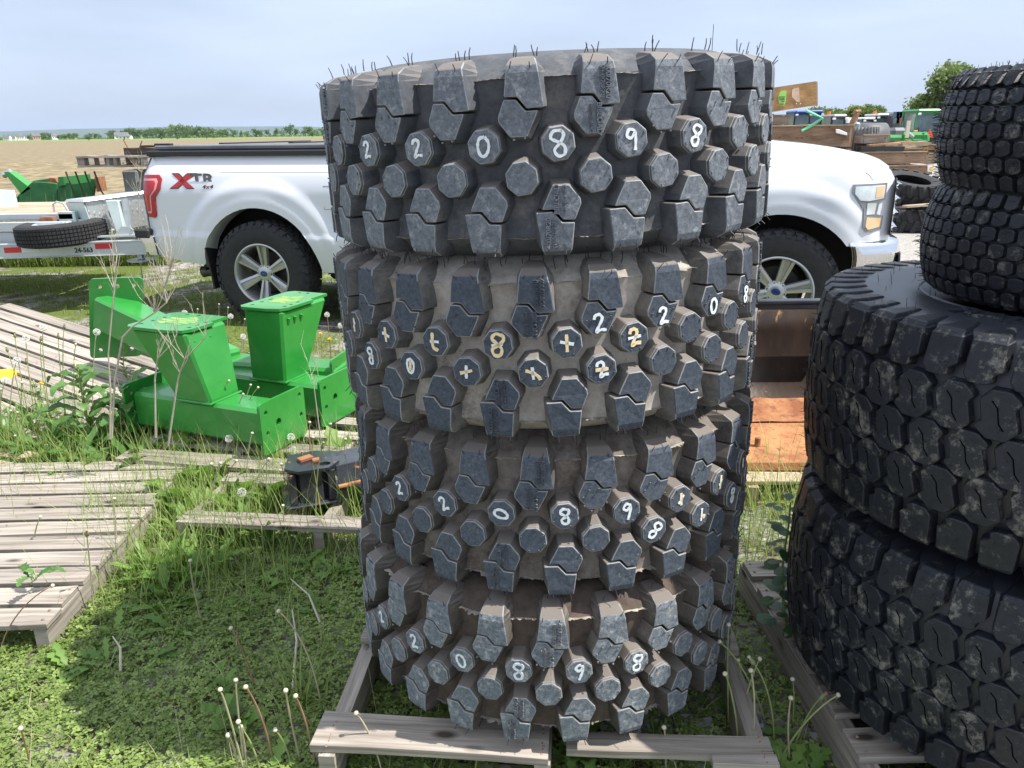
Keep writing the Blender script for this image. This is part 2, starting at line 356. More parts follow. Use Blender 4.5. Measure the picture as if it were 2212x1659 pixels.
def tree(name, label, loc, h, wd, n, size, mat, seed, group=None, cat='tree'):
    t = thing(name, label, cat, loc, 0, group)
    V, F, ti = crown_np(n, blobs_for(h, wd, seed), size, seed); np_mesh('crown', V, F, mat, t, attr=ti)
    m = MB(); r_ = random.Random(seed); m.tube([(0, 0, 0), (.02*h, 0, h*.3), (0, .02*h, h*.75)], [h*.028, h*.02, h*.005], 7)
    for i in range(6):
        a = r_.random()*6.28; z = h*r_.uniform(.18, .5); m.tube([(0, 0, z), (math.cos(a)*wd*.17, math.sin(a)*wd*.17, z+h*.12), (math.cos(a)*wd*.33, math.sin(a)*wd*.33, z+h*.26)], [h*.012, h*.008, h*.002], 5)
    m.build('trunk', BARK, t); return t
def place_px(px, Y):         # ground point under picture column px at distance Y
    r_ = ray(px, 290); return Vector((r_.x/r_.y*Y, Y, 0))
# far treeline: variants then copies
variants = [tree('field_tree', 'x', (0, 900, 0), 8, wd, 420, .55, mt, 40+i) for i, (wd, mt) in enumerate([(9, LEAF_FAR), (12, LEAF_FAR2), (7, LEAF_FAR), (14, LEAF_FAR), (10, LEAF_FAR2)])]
ORD = ['zeroth', 'first', 'second', 'third', 'fourth', 'fifth', 'sixth', 'seventh', 'eighth', 'ninth', 'tenth']+[x_+'teenth' for x_ in ('eleven', 'twelf', 'thir', 'four', 'fif', 'six', 'seven', 'eigh', 'nine')]; ORD[11] = 'eleventh'; ORD[12] = 'twelfth'; ORD += ['twentieth']+['twenty-'+x_ for x_ in ORD[1:10]]+['thirtieth']+['thirty-'+x_ for x_ in ORD[1:10]]+['fortieth']+['forty-'+x_ for x_ in ORD[1:10]]
lineup = [(62, 5.5), (68, 6), (74, 5.5), (84, 7.2), (92, 8), (98, 8), (104, 7.4), (124, 5), (132, 5.6), (140, 6), (150, 7), (158, 6.8), (165, 6), (186, 5.5), (194, 6.5), (203, 6.6), (211, 5.8), (237, 9), (243, 9.5), (248, 9), (270, 9.5), (277, 11), (285, 11.5), (293, 10.5), (301, 9.5), (310, 10), (318, 10), (327, 11), (336, 12), (345, 11), (354, 10.5), (362, 11), (371, 14), (379, 13.5), (387, 14), (395, 13), (403, 12), (411, 13), (419, 12.5), (428, 12), (437, 11), (446, 11.5), (455, 10), (470, 9), (480, 8.5), (492, 9.5), (503, 8), (520, 7), (534, 6.5), (553, 9.5), (566, 7.5), (580, 8), (596, 9), (610, 7), (626, 13), (638, 8.5), (660, 10.5), (668, 10), (684, 8), (696, 8.5)]
used = set()
for i, (px, hh) in enumerate(lineup):
    k = i % 5; sx = rnd.uniform(.85, 1.2)
    Y = 900+rnd.uniform(-30, 60)
    if k not in used: o = variants[k]; used.add(k)
    else: o = copy_tree(variants[k])
    p = place_px(px, Y); o.location = p; o.rotation_euler.z = rnd.random()*6.28; o.scale = (hh/8*sx*.9, hh/8*sx*.9, hh/8*1.05)
    LT = [a_ for a_ in lineup if a_[0] < 255]; j_ = lineup.index((px, hh))
    if px < 255: q_ = len(LT)-j_; seg = ORD[q_]+' tree left of the white farmhouse in the far treeline'
    else:
        q_ = j_-len(LT)+1; seg = ORD[q_]+' tree right of the white farmhouse in the far treeline'
    tag(o, ['small rounded green, ', 'dark and broad, ', 'narrow and green, ', 'wide and low-crowned, ', 'yellowish green, '][k]+seg, 'tree', 'distant trees beyond the ploughed field')
n = 9000; xs = npr.uniform(-820, 120, n); hz = npr.random(n)*2.8*(.6+.4*np.sin(xs*.03))
V = np.stack([xs, 960+npr.normal(size=n)*12, hz], 1); a = npr.normal(size=(n, 3)); b = npr.normal(size=(n, 3))
Vq = np.stack([V-a, V-b*.7, V+a, V+b*.7], 1).reshape(-1, 3)
ho = np_mesh('scrub_line', Vq, np.arange(4*n).reshape(-1, 4), LEAF_FAR, attr=np.repeat(npr.random(n), 4))
tag(ho, 'low continuous scrub along the far edge of the field', 'scrub', kind='stuff')
# lone bushes in the field edge
for i, (px, Y, hh) in enumerate([(190, 470, 3), (348, 470, 1.8), (381, 470, 1.8), (445, 480, 5), (461, 478, 3.2), (674, 500, 4.2)]):
    t = copy_tree(variants[(i*2) % 5]); t.name = 'field_bush'; t.location = place_px(px, Y); s = hh/8; t.scale = (s*1.1, s*1.1, s)
    tag(t, ['dark bush alone at the left field edge below the small white shed', 'tiny bush on the field edge under the treeline, left of the wooden pallet top', 'tiny round bush on the field edge just above the dark pallet', 'tall yellowish bush standing on the field edge above the pickup bed', 'small bush beside the tall yellowish one on the field edge', 'rounded bush on the field edge beside the tyre stack'][i], 'bush')
# right trees
tree('willow_tree', 'large dense green tree rising behind the right-hand turf tyres', place_px(2048, 62), 5.9, 5.8, 30000, .12, LEAF_HZ, 5)
tree('willow_tree', 'yellow-green tree top just right of the large dense tree', place_px(2115, 66), 5.6, 5.2, 22000, .12, LEAF_YEL, 6)
tree('willow_tree', 'thin-crowned tree behind the top of the turf tyre at the right edge', place_px(2190, 70), 5.7, 5, 7000, .12, LEAF_HZ, 7)
tree('willow_tree', 'broad green tree far right beyond the turf tyres', place_px(2270, 70), 5.8, 6, 9000, .14, LEAF_HZ, 8)
tree('round_tree', 'round green tree behind the red tractor', place_px(1884, 110), 4.6, 3.8, 9000, .14, LEAF_HZ, 9)
tree('round_tree', 'low green tree in the middle behind the grey tractor cab', place_px(1828, 110), 4.4, 5, 8000, .14, LEAF_YEL, 12)
tree('round_tree', 'low green tree showing beside the tilted plywood sheet', place_px(1775, 110), 4.3, 5, 8000, .14, LEAF_HZ, 13)
tree('conifer_tree', 'small dark pointed tree between the red and green tractors', place_px(1926, 95), 3.2, 1.4, 1500, .14, LEAF_DRK, 14)
# houses
WHITEP = M_('white_siding', (.75, .75, .74), (.82, .82, .8), scale=.5, rough=.7)
ROOFM = M_('grey_shingles', (.10, .10, .11), (.17, .17, .18), scale=1, rough=.9)
GLASSD = M_('dark_glass', (.02, .025, .03), rough=.08, spec=.8)
def house(name, label, px, Y, wd, hh, rh, rz, brick=None):
    t = thing(name, label, 'house', place_px(px, Y), rz)
    m = MB(); m.box((0, 0, hh/2), (wd, wd*.65, hh)); m.prism([(-wd/2, -wd*.325, hh), (-wd/2, wd*.325, hh), (-wd/2, 0, hh+rh)], (wd, 0, 0)); m.build('wall', brick or WHITEP, t)
    m = MB()
    for s in (-1, 1): m.prism([(-wd/2-.3, s*(wd*.325+.4), hh-.2), (-wd/2-.3, 0, hh+rh+.12), (-wd/2-.3, 0, hh+rh+.3), (-wd/2-.3, s*(wd*.325+.4), hh)], (wd+.6, 0, 0))
    m.build('roof', ROOFM, t)
    for k in (-.3, 0, .3):
        m = MB(); m.box((wd*k, -wd*.325-.03, hh*.55), (wd*.12, .06, hh*.3)); m.build('window', GLASSD, t)
    return t
house('farmhouse', 'white farmhouse in front of the far trees, left of the pickup bed', 262, 860, 13, 3.6, 3, .3)
h_ = house('annex', 'low white annex attached beside the white farmhouse', 270, 855, 12, 2.6, 1.2, .1); h_['category'] = 'shed'
house('barn', 'pink-brown house among the trees at the far left', 76, 900, 8, 4, 3, .9, M_('pink_brick', (.4, .24, .2), (.5, .32, .26), scale=1))
for i, (px, wd, hh) in enumerate([(14, 7, 3.4), (26, 6, 3), (44, 6.5, 4), (58, 11, 2.6), (117, 6, 4)]):
    house('small_house', ['white house at the very left edge of the horizon', 'second white house from the left edge on the horizon', 'tall white house left of the long low one on the horizon', 'long low white building at the far left horizon', 'small white shed standing between two far tree groups'][i], px, 880+i*7, wd, hh, 2, .2*i)
# ======================= loader tyres (central stack) =======================
def rubber(name, base, dark, dust, dth=.55, rough=.72, scale=70, bump=.25, settle=False, n2s=.22):
    m, t, b, N, L_ = newmat(name); b.inputs['Specular IOR Level'].default_value = .35
    tc_ = N('ShaderNodeTexCoord'); P_ = tc_.outputs['Object']
    n1 = N('ShaderNodeTexNoise'); n1.inputs['Scale'].default_value = scale; n1.inputs['Detail'].default_value = 8; n1.inputs['Roughness'].default_value = .75; L_(P_, n1.inputs['Vector'])
    r_ = ramp(N, [(.34, dark), (.62, base)]); L_(n1.outputs['Fac'], r_.inputs[0])
    n2 = N('ShaderNodeTexNoise'); n2.inputs['Scale'].default_value = scale*n2s; n2.inputs['Detail'].default_value = 9; n2.inputs['Roughness'].default_value = .8; L_(P_, n2.inputs['Vector'])
    mr = N('ShaderNodeMapRange'); mr.inputs[1].default_value = dth; mr.inputs[2].default_value = dth+.14; L_(n2.outputs['Fac'], mr.inputs[0])
    mix = N('ShaderNodeMix'); mix.data_type = 'RGBA'; L_(mr.outputs[0], mix.inputs[0]); L_(r_.outputs[0], mix.inputs[6]); mix.inputs[7].default_value = (*dust, 1); 
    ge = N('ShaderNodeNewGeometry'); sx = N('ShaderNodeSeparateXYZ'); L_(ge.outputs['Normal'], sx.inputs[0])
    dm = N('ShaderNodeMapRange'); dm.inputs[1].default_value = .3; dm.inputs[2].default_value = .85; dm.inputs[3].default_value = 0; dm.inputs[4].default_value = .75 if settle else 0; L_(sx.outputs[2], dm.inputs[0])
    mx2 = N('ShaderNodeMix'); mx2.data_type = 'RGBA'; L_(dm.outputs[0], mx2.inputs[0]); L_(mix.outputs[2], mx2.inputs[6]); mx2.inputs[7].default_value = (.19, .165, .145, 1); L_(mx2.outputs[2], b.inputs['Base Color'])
    rr = N('ShaderNodeMapRange'); rr.inputs[3].default_value = rough-.12; rr.inputs[4].default_value = rough+.15; L_(n2.outputs['Fac'], rr.inputs[0]); L_(rr.outputs[0], b.inputs['Roughness'])
    bp = N('ShaderNodeBump'); bp.inputs['Strength'].default_value = bump; bp.inputs['Distance'].default_value = .003; L_(n1.outputs['Fac'], bp.inputs['Height']); L_(bp.outputs[0], b.inputs['Normal'])
    return m
LUG = [rubber('lug_rubber_dusty', (.165, .185, .215), (.075, .088, .108), (.30, .315, .33), .52, scale=110, bump=.5, n2s=.45, settle=True),
       rubber('lug_rubber_dark', (.070, .086, .112), (.030, .040, .056), (.19, .205, .22), .60, scale=110, bump=.5, n2s=.45, settle=True),
       rubber('lug_rubber_bluish', (.092, .110, .138), (.038, .050, .068), (.24, .255, .26), .57, scale=110, bump=.5, n2s=.45, settle=True),
       rubber('lug_rubber_scuffed', (.18, .205, .23), (.075, .092, .112), (.38, .39, .39), .51, scale=110, bump=.5, n2s=.40, settle=True)]
EDGE = M_('worn_rubber_edge', (.17, .185, .20), (.30, .31, .31), scale=60, rough=.8)
CARC = [rubber('carcass_slate', (.098, .104, .116), (.058, .062, .070), (.17, .165, .16), .52, .85, 30),
        rubber('carcass_dust_grey', (.40, .375, .335), (.23, .205, .18), (.09, .062, .045), .56, .9, 22),
        rubber('carcass_brown', (.20, .18, .16), (.09, .07, .058), (.07, .05, .038), .54, .9, 22),
        rubber('carcass_dirt_brown', (.11, .085, .068), (.055, .040, .032), (.17, .15, .13), .60, .9, 22)]
WALL = [rubber('lug_wall_slate', (.105, .114, .128), (.058, .063, .073), (.18, .175, .165), .55, .85, 30, settle=True),
        rubber('lug_wall_grey', (.17, .165, .155), (.07, .07, .072), (.20, .175, .15), .52, .85, 26, settle=True),
        rubber('lug_wall_brown', (.105, .095, .085), (.05, .045, .043), (.17, .14, .115), .54, .85, 26, settle=True),
        rubber('lug_wall_dirt', (.10, .088, .076), (.055, .048, .042), (.18, .16, .14), .54, .85, 26, settle=True)]
FLASH = M_('pale_mould_flash', (.42, .38, .32), (.2, .17, .14), scale=30, rough=.8)
HAIR = M_('rubber_hair', (.03, .028, .04), rough=.5)
CHALKW = M_('white_paint_marker', (.62, .68, .70), (.78, .82, .84), scale=160, rough=.85)
CHALKY = M_('yellow_paint_marker', (.72, .56, .30), (.80, .66, .42), scale=160, rough=.9)
TR, TB, NL = .535, .495, 24
DPH = 2*PI/NL
VS = .965
def cyl(u, v, r): a = u/TR; return (r*math.sin(a), -r*math.cos(a), v*VS)     # u along circumference, facing -Y
def lug_unit():
    m = MB()
    def loft(base, top):          # lists of (u,v,r)
        m.hexa([cyl(*p) for p in base], [cyl(*p) for p in top])
    def octa(cu, cv, rx, ry, a0):
        pts = []
        for k in range(8):
            a = a0+k*PI/4; pts.append((cu+rx*math.cos(a), cv+ry*math.sin(a)))
        return pts
    # centre hexagonal studs: row 2 at u=0 ; row 3 at u=half pitch
    hp = DPH*TR/2
    for cu, cv, a0 in ((0, .031, PI/8+.12), (-hp, -.031, PI/8+.12)):
        top = octa(cu, cv, .0322, .0338, a0); mid = octa(cu, cv, .0336, .0352, a0); bs = octa(cu, cv, .0415, .0425, a0)
        m.hexa([cyl(x, y, TB-.006) for x, y in bs], [cyl(x, y, TR-.006) for x, y in mid])
        m.hexa([cyl(x, y, TR-.007) for x, y in mid], [cyl(x, y, TR) for x, y in top])
    # shoulder lug pair, upper; mirrored (180 deg) for lower
    for sgn, cu in ((1, -hp), (-1, 0)):
        def q(u, v, r): return (cu+sgn*u, sgn*v, r)
        inner_t = [(-.028, .1135), (-.006, .1130), (.0115, .092), (.034, .0925), (.030, .082), (.013, .046), (-.018, .046), (-.039, .073), (-.040, .083)]
        inner_b = [(-.033, .1145), (-.006, .1145), (.0115, .0935), (.045, .0935), (.040, .077), (.019, .036), (-.023, .036), (-.048, .067), (-.048, .085)]
        loft([q(u, v, TB-.006) for u, v in inner_b], [q(u, v, TR-.0015) for u, v in inner_t])
        # outer lug: chain left/right from groove to sidewall
        st = [((-.027, .1185), (.044, .0975), TR, .014, 0), None]
        gl = [(-.027, .1185), (-.003, .1175), (.0145, .0965), (.046, .0975)]
        gb = [(-.032, .1185), (-.003, .1175), (.0145, .0965), (.053, .0975)]
        rows = [(.160, -.0225, .0375, TR-.001, -.031, .050), (.174, -.021, .035, TR-.005, -.031, .048), (.186, -.018, .031, TR-.028, -.030, .043), (.193, -.013, .026, TR-.080, -.022, .035)]
        tb = [TB-.006, TB-.012, TB-.040, TR-.095]
        vs = [cyl(*q(u, v, TR)) for u, v in gl]; nb = len(vs)
        vs += [cyl(*q(u, v, TB-.006)) for u, v in gb]
        for i, (v, ul, ur, r_, bl, br) in enumerate(rows):
            vs += [cyl(*q(ul, v, r_)), cyl(*q(ur, v, r_)), cyl(*q(bl, v-(0, .008, .012, .012)[i], tb[i])), cyl(*q(br, v-(0, .008, .012, .012)[i], tb[i]))]
        fs = [(0, 1, 2, 3, 9, 8), (0, 4, 5, 1), (1, 5, 6, 2), (2, 6, 7, 3), (0, 8, 10, 4), (3, 7, 11, 9)]
        for i in range(3):
            a = 8+4*i; b = a+4
            fs += [(a, a+1, b+1, b), (a, b, b+2, a+2), (a+1, a+3, b+3, b+1)]
        fs += [(20, 21, 23, 22)]
        m.add(vs, fs)
    me_o = m.build('tmp', LUG[0], recalc=True, bevel=.0016)
    V = np.array([v.co[:] for v in me_o.data.vertices]); F = [tuple(p.vertices) for p in me_o.data.polygons]
    W_ = []
    for p in me_o.data.polygons:
        c = p.center; rr_ = math.hypot(c.x, c.y); nr = (p.normal.x*c.x+p.normal.y*c.y)/rr_
        W_.append(2 if p.area < 1.2e-4 and rr_ > TR-.02 and nr > .25 and nr < .93 else 0 if (nr > .62 and rr_ > TR-.03) else 1)
    me = me_o.data; bpy.data.objects.remove(me_o); bpy.data.meshes.remove(me)
    return V, F, W_
LUGV, LUGF, LUGW = lug_unit()
def rotV(V, a):
    c, s = math.cos(a), math.sin(a); M = np.array([[c, -s, 0], [s, c, 0], [0, 0, 1]]); return V @ M.T
TREAD_ME = {}
def tread_mesh(i, TP):
    vs = []; fs = []; n = len(LUGV)
    for k in range(NL):
        jr = 1+0.0*k
        vs.append(rotV(LUGV, k*DPH)); fs += [tuple(q+k*n for q in f) for f in LUGF]
    me = bpy.data.meshes.new('tread_lugs'); nb = n*NL; me.from_pydata(np.concatenate(vs).tolist()+TP.v, [], fs+[tuple(q+nb for q in f) for f in TP.f]); me.materials.append(LUG[i]); me.materials.append(WALL[i]); me.materials.append(EDGE); me.polygons.foreach_set('material_index', LUGW*NL+[0]*len(TP.f)); me.update(); return me
CPROF = [(.262, .165), (.285, .183), (.33, .196), (.37, .200), (.41, .196), (.44, .186), (.470, .168), (.497, .146), (.492, .12), (.491, .06), (.491, 0)]
CPROF = CPROF+[(r_, -z) for r_, z in CPROF[-2::-1]]
IN = [(.262, -.165), (.262, -.140), (.30, -.150), (.40, -.160), (.448, -.13), (.462, -.06), (.465, 0), (.462, .06), (.448, .13), (.40, .160), (.30, .150), (.262, .140)]
# pen strokes, unit box -1..1
GL = {'2': [[(-.5, .5), (-.35, .85), (.1, .9), (.3, .5), (-.1, -.2), (-.4, -.75), (.1, -.6), (.6, -.7)]],
      '0': [[(.1, .9), (-.4, .7), (-.55, 0), (-.3, -.75), (.15, -.85), (.5, -.3), (.5, .4), (.1, .9)]],
      '8': [[(.45, .85), (-.2, .95), (-.5, .5), (0, .1), (.4, -.3), (.3, -.85), (-.2, -.9), (-.4, -.4), (.1, 0), (.5, .5), (.4, .9)]],
      '9': [[(.3, .7), (-.2, .9), (-.5, .4), (-.1, .15), (.3, .6), (.25, -.2), (.1, -.95)]],
      'x': [[(-.65, -.05), (.65, .1)]], '|': [[(0, .85), (-.05, -.8)]], '/': [[(-.7, .35), (0, .05), (.5, -.4), (.6, -.7)]],
      '-': [[(-.75, .15), (.7, -.05)]], 't': [[(-.3, .9), (-.2, -.4), (.2, -.8), (.4, -.6)]], '>': [[(-.1, -.1), (.5, -.1), (.6, -.2), (.4, -.35)]]}
def stroke(m, pts, rowc, size, wd, rot=0, r=TR):
    # smooth polyline then ribbon lying on stud face (flat, tangent plane)
    P = [Vector(p) for p in pts]
    S = []
    if len(P) > 2:
        for i in range(len(P)-1):
            p0, p1, p2, p3 = P[max(i-1, 0)], P[i], P[i+1], P[min(i+2, len(P)-1)]
            for k in range(4):
                t = k/4; S.append(.5*((2*p1)+(p2-p0)*t+(2*p0-5*p1+4*p2-p3)*t*t+(3*p1-p0-3*p2+p3)*t**3))
        S.append(P[-1])
    else:
        for k in range(7): S.append(P[0].lerp(P[1], k/6))
    cu, cv = rowc; a = cu/TR; ca, sa = math.cos(a), math.sin(a)
    cr_, sr_ = math.cos(rot), math.sin(rot)
    def w3(p, h):
        x = (p.x*cr_-p.y*sr_)*size; y = (p.x*sr_+p.y*cr_)*size
        rr = r*math.cos(0)+h
        return (rr*sa+x*ca, -rr*ca+x*sa, cv+y)
    vs = []; fs = []
    for i, p in enumerate(S):
        t = (S[min(i+1, len(S)-1)]-S[max(i-1, 0)]).normalized(); nn = Vector((-t.y, t.x))*(wd/size)*(.75+.5*rnd.random())
        for q, h in ((p+nn, .0002), (p+nn, .0014), (p-nn, .0014), (p-nn, .0002)): vs.append(w3(q, h))
    for i in range(len(S)-1):
        for k in range(4): fs.append((4*i+k, 4*i+(k+1) % 4, 4*i+4+(k+1) % 4, 4*i+4+k))
    fs += [(0, 1, 2, 3), (4*len(S)-4, 4*len(S)-1, 4*len(S)-2, 4*len(S)-3)]
    m.add(vs, fs)
PITCHU = DPH*TR
def rowpos(row, k):   # stud centres in (u,v)
    return {2: (k*PITCHU, .031*VS), 3: ((k-.5)*PITCHU, -.031*VS), 1: ((k-.5)*PITCHU-.004, .068*VS)}[row]
def loader_tyre(i, label, loc, rz, tilt, marks, text_lugs):
    t = thing('loader_tyre', label, 'tyre', loc, 0, 'stacked block-tread loader tyres')
    t.rotation_euler = (tilt[0], tilt[1], 0)
    def ch(o): o.rotation_euler = (0, 0, rz); return o
    m = MB(); m.smooth = True; m.lathe(CPROF+IN[::1], 120, closed=True)
    # faint rib seams across the carcass between lugs
    ch(m.build('carcass', CARC[i], t, auto=24))
    m = MB()
    for k in range(-5, 7):
        for row in (2, 3, 1):
            cu, cv = rowpos(row, k)
            for q in range(8):
                if rnd.random() < .35: continue
                a = q*PI/4+.5; x, y = .027*math.cos(a), .027*math.sin(a); ph = cu/TR
                c = Vector(((TR+.0003)*math.sin(ph)+x*math.cos(ph), -(TR+.0003)*math.cos(ph)+x*math.sin(ph), cv+y)); m.box(c, (.0032, .0032, .0032), rz=ph)
    TP = m
    o = bpy.data.objects.new('tread', tread_mesh(i, TP)); COL.objects.link(o); o.parent = t; ch(o)
    # mould flash fin, ragged, upper and lower
    for s in (1, -1):
        m = MB(); n = 720; vs = []; fs = []
        for k in range(n):
            a = 2*PI*k/n; ph = (a/DPH+.25) % 1
            w_ = (.004+.010*rnd.random()**2)*(1+.8*math.sin(k*.11+i)*math.sin(k*.031))
            r0 = .4955; z = s*(.1465)+.002*math.sin(k*.3)*rnd.random()
            for r_, dz in ((r0, .0008), (r0+w_, .0002), (r0, -.0008)): vs.append((r_*math.sin(a), -r_*math.cos(a), z+dz))
        for k in range(n):
            k2 = (k+1) % n
            for j in range(3): fs.append((k*3+j, k2*3+j, k2*3+(j+1) % 3, k*3+(j+1) % 3))
        m.add(vs, fs); ch(m.build('mould_flash', FLASH, t))
    # rubber hairs on shoulders
    m = MB()
    for k in range(NL):
        for s, cu in ((1, -.5), (-1, 0)):
            for du in (-.012, .024):
                for q in (0, 1, 1):
                    if rnd.random() < .12: continue
                    u = (k+cu)*PITCHU+s*du+rnd.uniform(-.003, .003)
                    if q == 0: a_, r_, v = u/TR, TR-.006, s*.160
                    else: a_, r_, v = (u+rnd.uniform(-.01, .01))/TR, TR-rnd.uniform(.03, .09), s*.187
                    p = Vector((r_*math.sin(a_), -r_*math.cos(a_), v)); d = Vector((math.sin(a_)*(.7 if q == 0 else .25)+rnd.uniform(-.3, .3), -math.cos(a_)*(.7 if q == 0 else .25)+rnd.uniform(-.3, .3), s*rnd.uniform(.8, 1.1))).normalized()
                    ln = rnd.uniform(.012, .025); m.tube([p-d*.002, p+d*ln*.5, p+d*ln+Vector((rnd.uniform(-.003, .003), rnd.uniform(-.003, .003), 0))], [.0011, .001, .0008], 4)
    struct(ch(m.build('moulding_hairs', HAIR, t)), 'stuff')
    # raised lettering on some shoulder lugs
    m = MB()
    for k in text_lugs:
        for s, cu in ((1, (k-.5)*PITCHU), (-1, (k-1)*PITCHU)):
            ph = cu/TR; F_ = Matrix(((math.cos(ph), 0, math.sin(ph)), (math.sin(ph), 0, -math.cos(ph)), (0, 1, 0))).to_4x4()
            def tx(str_, u, v, size, bold=False):
                base = Vector((TR*math.sin(ph)+u*math.cos(ph), -TR*math.cos(ph)+u*math.sin(ph), v))
                text_mb(m, str_, size*1.08, Matrix.Translation(base) @ F_ @ Matrix.Rotation(-PI/2*s, 4, 'Z'), .0022, bold)
            if s > 0:
                tx('400/70R20', .023, .133, .0125, True); tx('(16.0/70R20)', .012, .133, .0098)
                tx('BIBLOAD', .006, .070, .0125, True); tx('HARD SURFACE', -.009, .070, .0068)
            else:
                tx('400/70R20', -.023, -.133, .0125, True); tx('(16.0/70R20)', -.012, -.133, .0098)
                tx('BIBLOAD', -.006, -.070, .0125, True); tx('HARD SURFACE', .009, -.070, .0068)
    ch(m.build('raised_lettering', LUG[i], t, recalc=False))
    # hand painted marks
    for row, k, g, size, col_, rot in marks:
        m = MB()
        for st in GL[g]: stroke(m, st, rowpos(row, k), size*rnd.uniform(1.0, 1.15), .0028 if col_ == 'w' else .0034, rot+rnd.uniform(-.12, .12))
        ch(m.build('painted_mark', CHALKW if col_ == 'w' else CHALKY, t))
    return t
SX = .093
m1 = [(2, -3, '2', .017, 'w', 0), (2, -2, '2', .018, 'w', 0), (2, -1, '0', .019, 'w', 0), (2, 0, '8', .023, 'w', .1), (2, 1, '9', .020, 'w', .05), (2, 2, '8', .019, 'w', -.3)]
m2 = [(1, 1, '2', .018, 'w', 0), (1, 2, '2', .017, 'w', .1), (1, 3, '0', .015, 'w', -.1), (1, 4, '8', .017, 'w', -.1),
      (2, -3, '|', .019, 'y', .1), (2, -3, 'x', .016, 'w', -.3), (2, -4, '|', .018, 'y', 0), (2, -4, 'x', .014, 'w', .8), (2, -2, 't', .019, 'y', 0), (2, -2, '-', .013, 'w', .1), (2, -1, '8', .021, 'y', 0), (2, -1, '-', .014, 'w', .3), (2, 0, '|', .020, 'y', 0), (2, 0, '-', .019, 'w', 0),
      (2, 1, '2', .019, 'y', .1), (2, 1, '-', .018, 'w', .3), (3, -3, '8', .017, 'w', .1), (3, -3, '>', .015, 'y', .4), (3, -2, '0', .017, 'w', 0), (3, -2, '|', .012, 'y', -.1), (3, -1, '-', .018, 'y', .3), (3, -1, '|', .015, 'w', .1),
      (3, 0, '/', .019, 'y', 0), (3, 0, '|', .014, 'w', 0), (3, 1, '2', .017, 'w', .2), (3, 1, '-', .017, 'y', .1)]
m3 = [(2, -3, '2', .016, 'w', .3), (2, -2, '2', .017, 'w', .3), (2, -1, '0', .017, 'w', 1.3), (2, 0, '8', .018, 'w', .1), (2, 1, '9', .019, 'w', -.15), (3, 2, '8', .019, 'w', -.7), (2, 2, '|', .017, 'y', 0), (2, 2, 'x', .017, 'w', .9), (3, 3, '|', .018, 'w', 0), (3, 3, '>', .018, 'y', -.3),
      (2, 4, '|', .015, 'y', .2), (2, 4, 'x', .010, 'w', .9), (2, 3, '|', .018, 'y', 0), (2, 3, 'x', .012, 'w', .9), (3, 4, '8', .018, 'w', -.2), (3, 4, 'x', .012, 'y', 1.1)]
m4 = [(2, -3-1, '2', .015, 'w', .5), (2, -3, '2', .018, 'w', .2), (2, -2, '0', .017, 'w', .4), (2, -1, '8', .020, 'w', 0), (2, 0, '9', .020, 'w', -.1), (2, 1, '8', .019, 'w', -.2)]
tl = R(2.0)
loader_tyre(0, 'topmost of the four block-tread loader tyres, marked 220898 in white', (.092, 2.035, 1.507), R(0), (R(.8), -tl, 0), m1, [1, -4, -9])
loader_tyre(1, 'second tyre from the top, dusty grey grooves, yellow and white crosses on its studs', (.095, 2.04, 1.118), R(1.8), (0, -tl, 0), m2, [-1+1, -5, 5])
loader_tyre(2, 'third tyre from the top, brown grooves, white 220898 and a tilted 8', (.109, 2.06, .726), R(.2), (0, R(-.3), 0), m3, [0, 5, -4])
loader_tyre(3, 'bottom tyre of the four-tyre stack, resting on the wooden pallet', (.096, 2.03, .345), R(5.3), (0, 0, 0), m4, [0, 4, -5])

# ======================= pallets =======================
def pallet(name, label, loc, rz, Lx, Ly, boards, mat=WGREY, nstr=3, tilt=(0, 0), h=.095, th=.018, bw=.09, group=None, bottom=True, jit=.004, cat='pallet'):
    # boards run along local x; stringers along y; local origin at ground centre
    t = thing(name, label, cat, loc, 0, group); t.rotation_euler = (tilt[0], tilt[1], rz)
    m = MB()
    for b in boards:
        y, wd = b[0], b[1]; x0, x1 = (b[2], b[3]) if len(b) > 2 else (-Lx/2, Lx/2)
        dz = rnd.uniform(-.002, .002); sk = rnd.uniform(-.008, .008)
        m.board((x0+rnd.uniform(-.006, .006), y-sk, h+th+dz), (x1+rnd.uniform(-.006, .006), y+sk, h+th+dz), wd, th, jit=jit)
    m.mi = 1
    for b in boards:
        for k in range(nstr):
            x = -Lx/2+.022+(Lx-.044)*k/(nstr-1)
            for q in (-.25, .25): m.tube([(x+rnd.uniform(-.006, .006), b[0]+b[1]*q, h+th-.003), (x, b[0]+b[1]*q, h+th+.0022)], .0045, 6)
    m.build('deck_boards', [mat, RUST], t, recalc=True, bevel=.0012)
    for k in range(nstr):
        x = -Lx/2+.022+(Lx-.044)*k/(nstr-1); m = MB(); m.board((x, -Ly/2, h), (x, Ly/2, h), .042, h-.004, jit=.002); m.build('stringer', mat, t)
    if bottom:
        m = MB()
        for y in (-Ly/2+.06, 0, Ly/2-.06): m.board((-Lx/2, y, -.003+.012), (Lx/2, y, -.003+.012), bw, .012)
        m.build('bottom_boards', mat, t)
    return t
# under the central stack: wide front board (broken right half), rear boards
pallet('pallet', 'grey pallet under the central tyre stack with a wide, split front board', (.093, 1.97, 0), R(-4), 1.09, .96,
       [(-.418, .112, -.56, .02), (-.420, .062, .055, .545), (-.462, .030, .40, .55), (.02, .13), (.235, .11), (.43, .12)], h=.118, th=.022, bw=.1)
# near left pallet
bs = [(-.595+.119*i, .098) for i in range(11)]
pallet('pallet', 'silvery slatted pallet lying flat in the clover at the left edge', (-1.98, 2.725, 0), R(1.5), 1.0, 1.28, [(y, w_, -.62, .5) for y, w_ in bs], nstr=3)
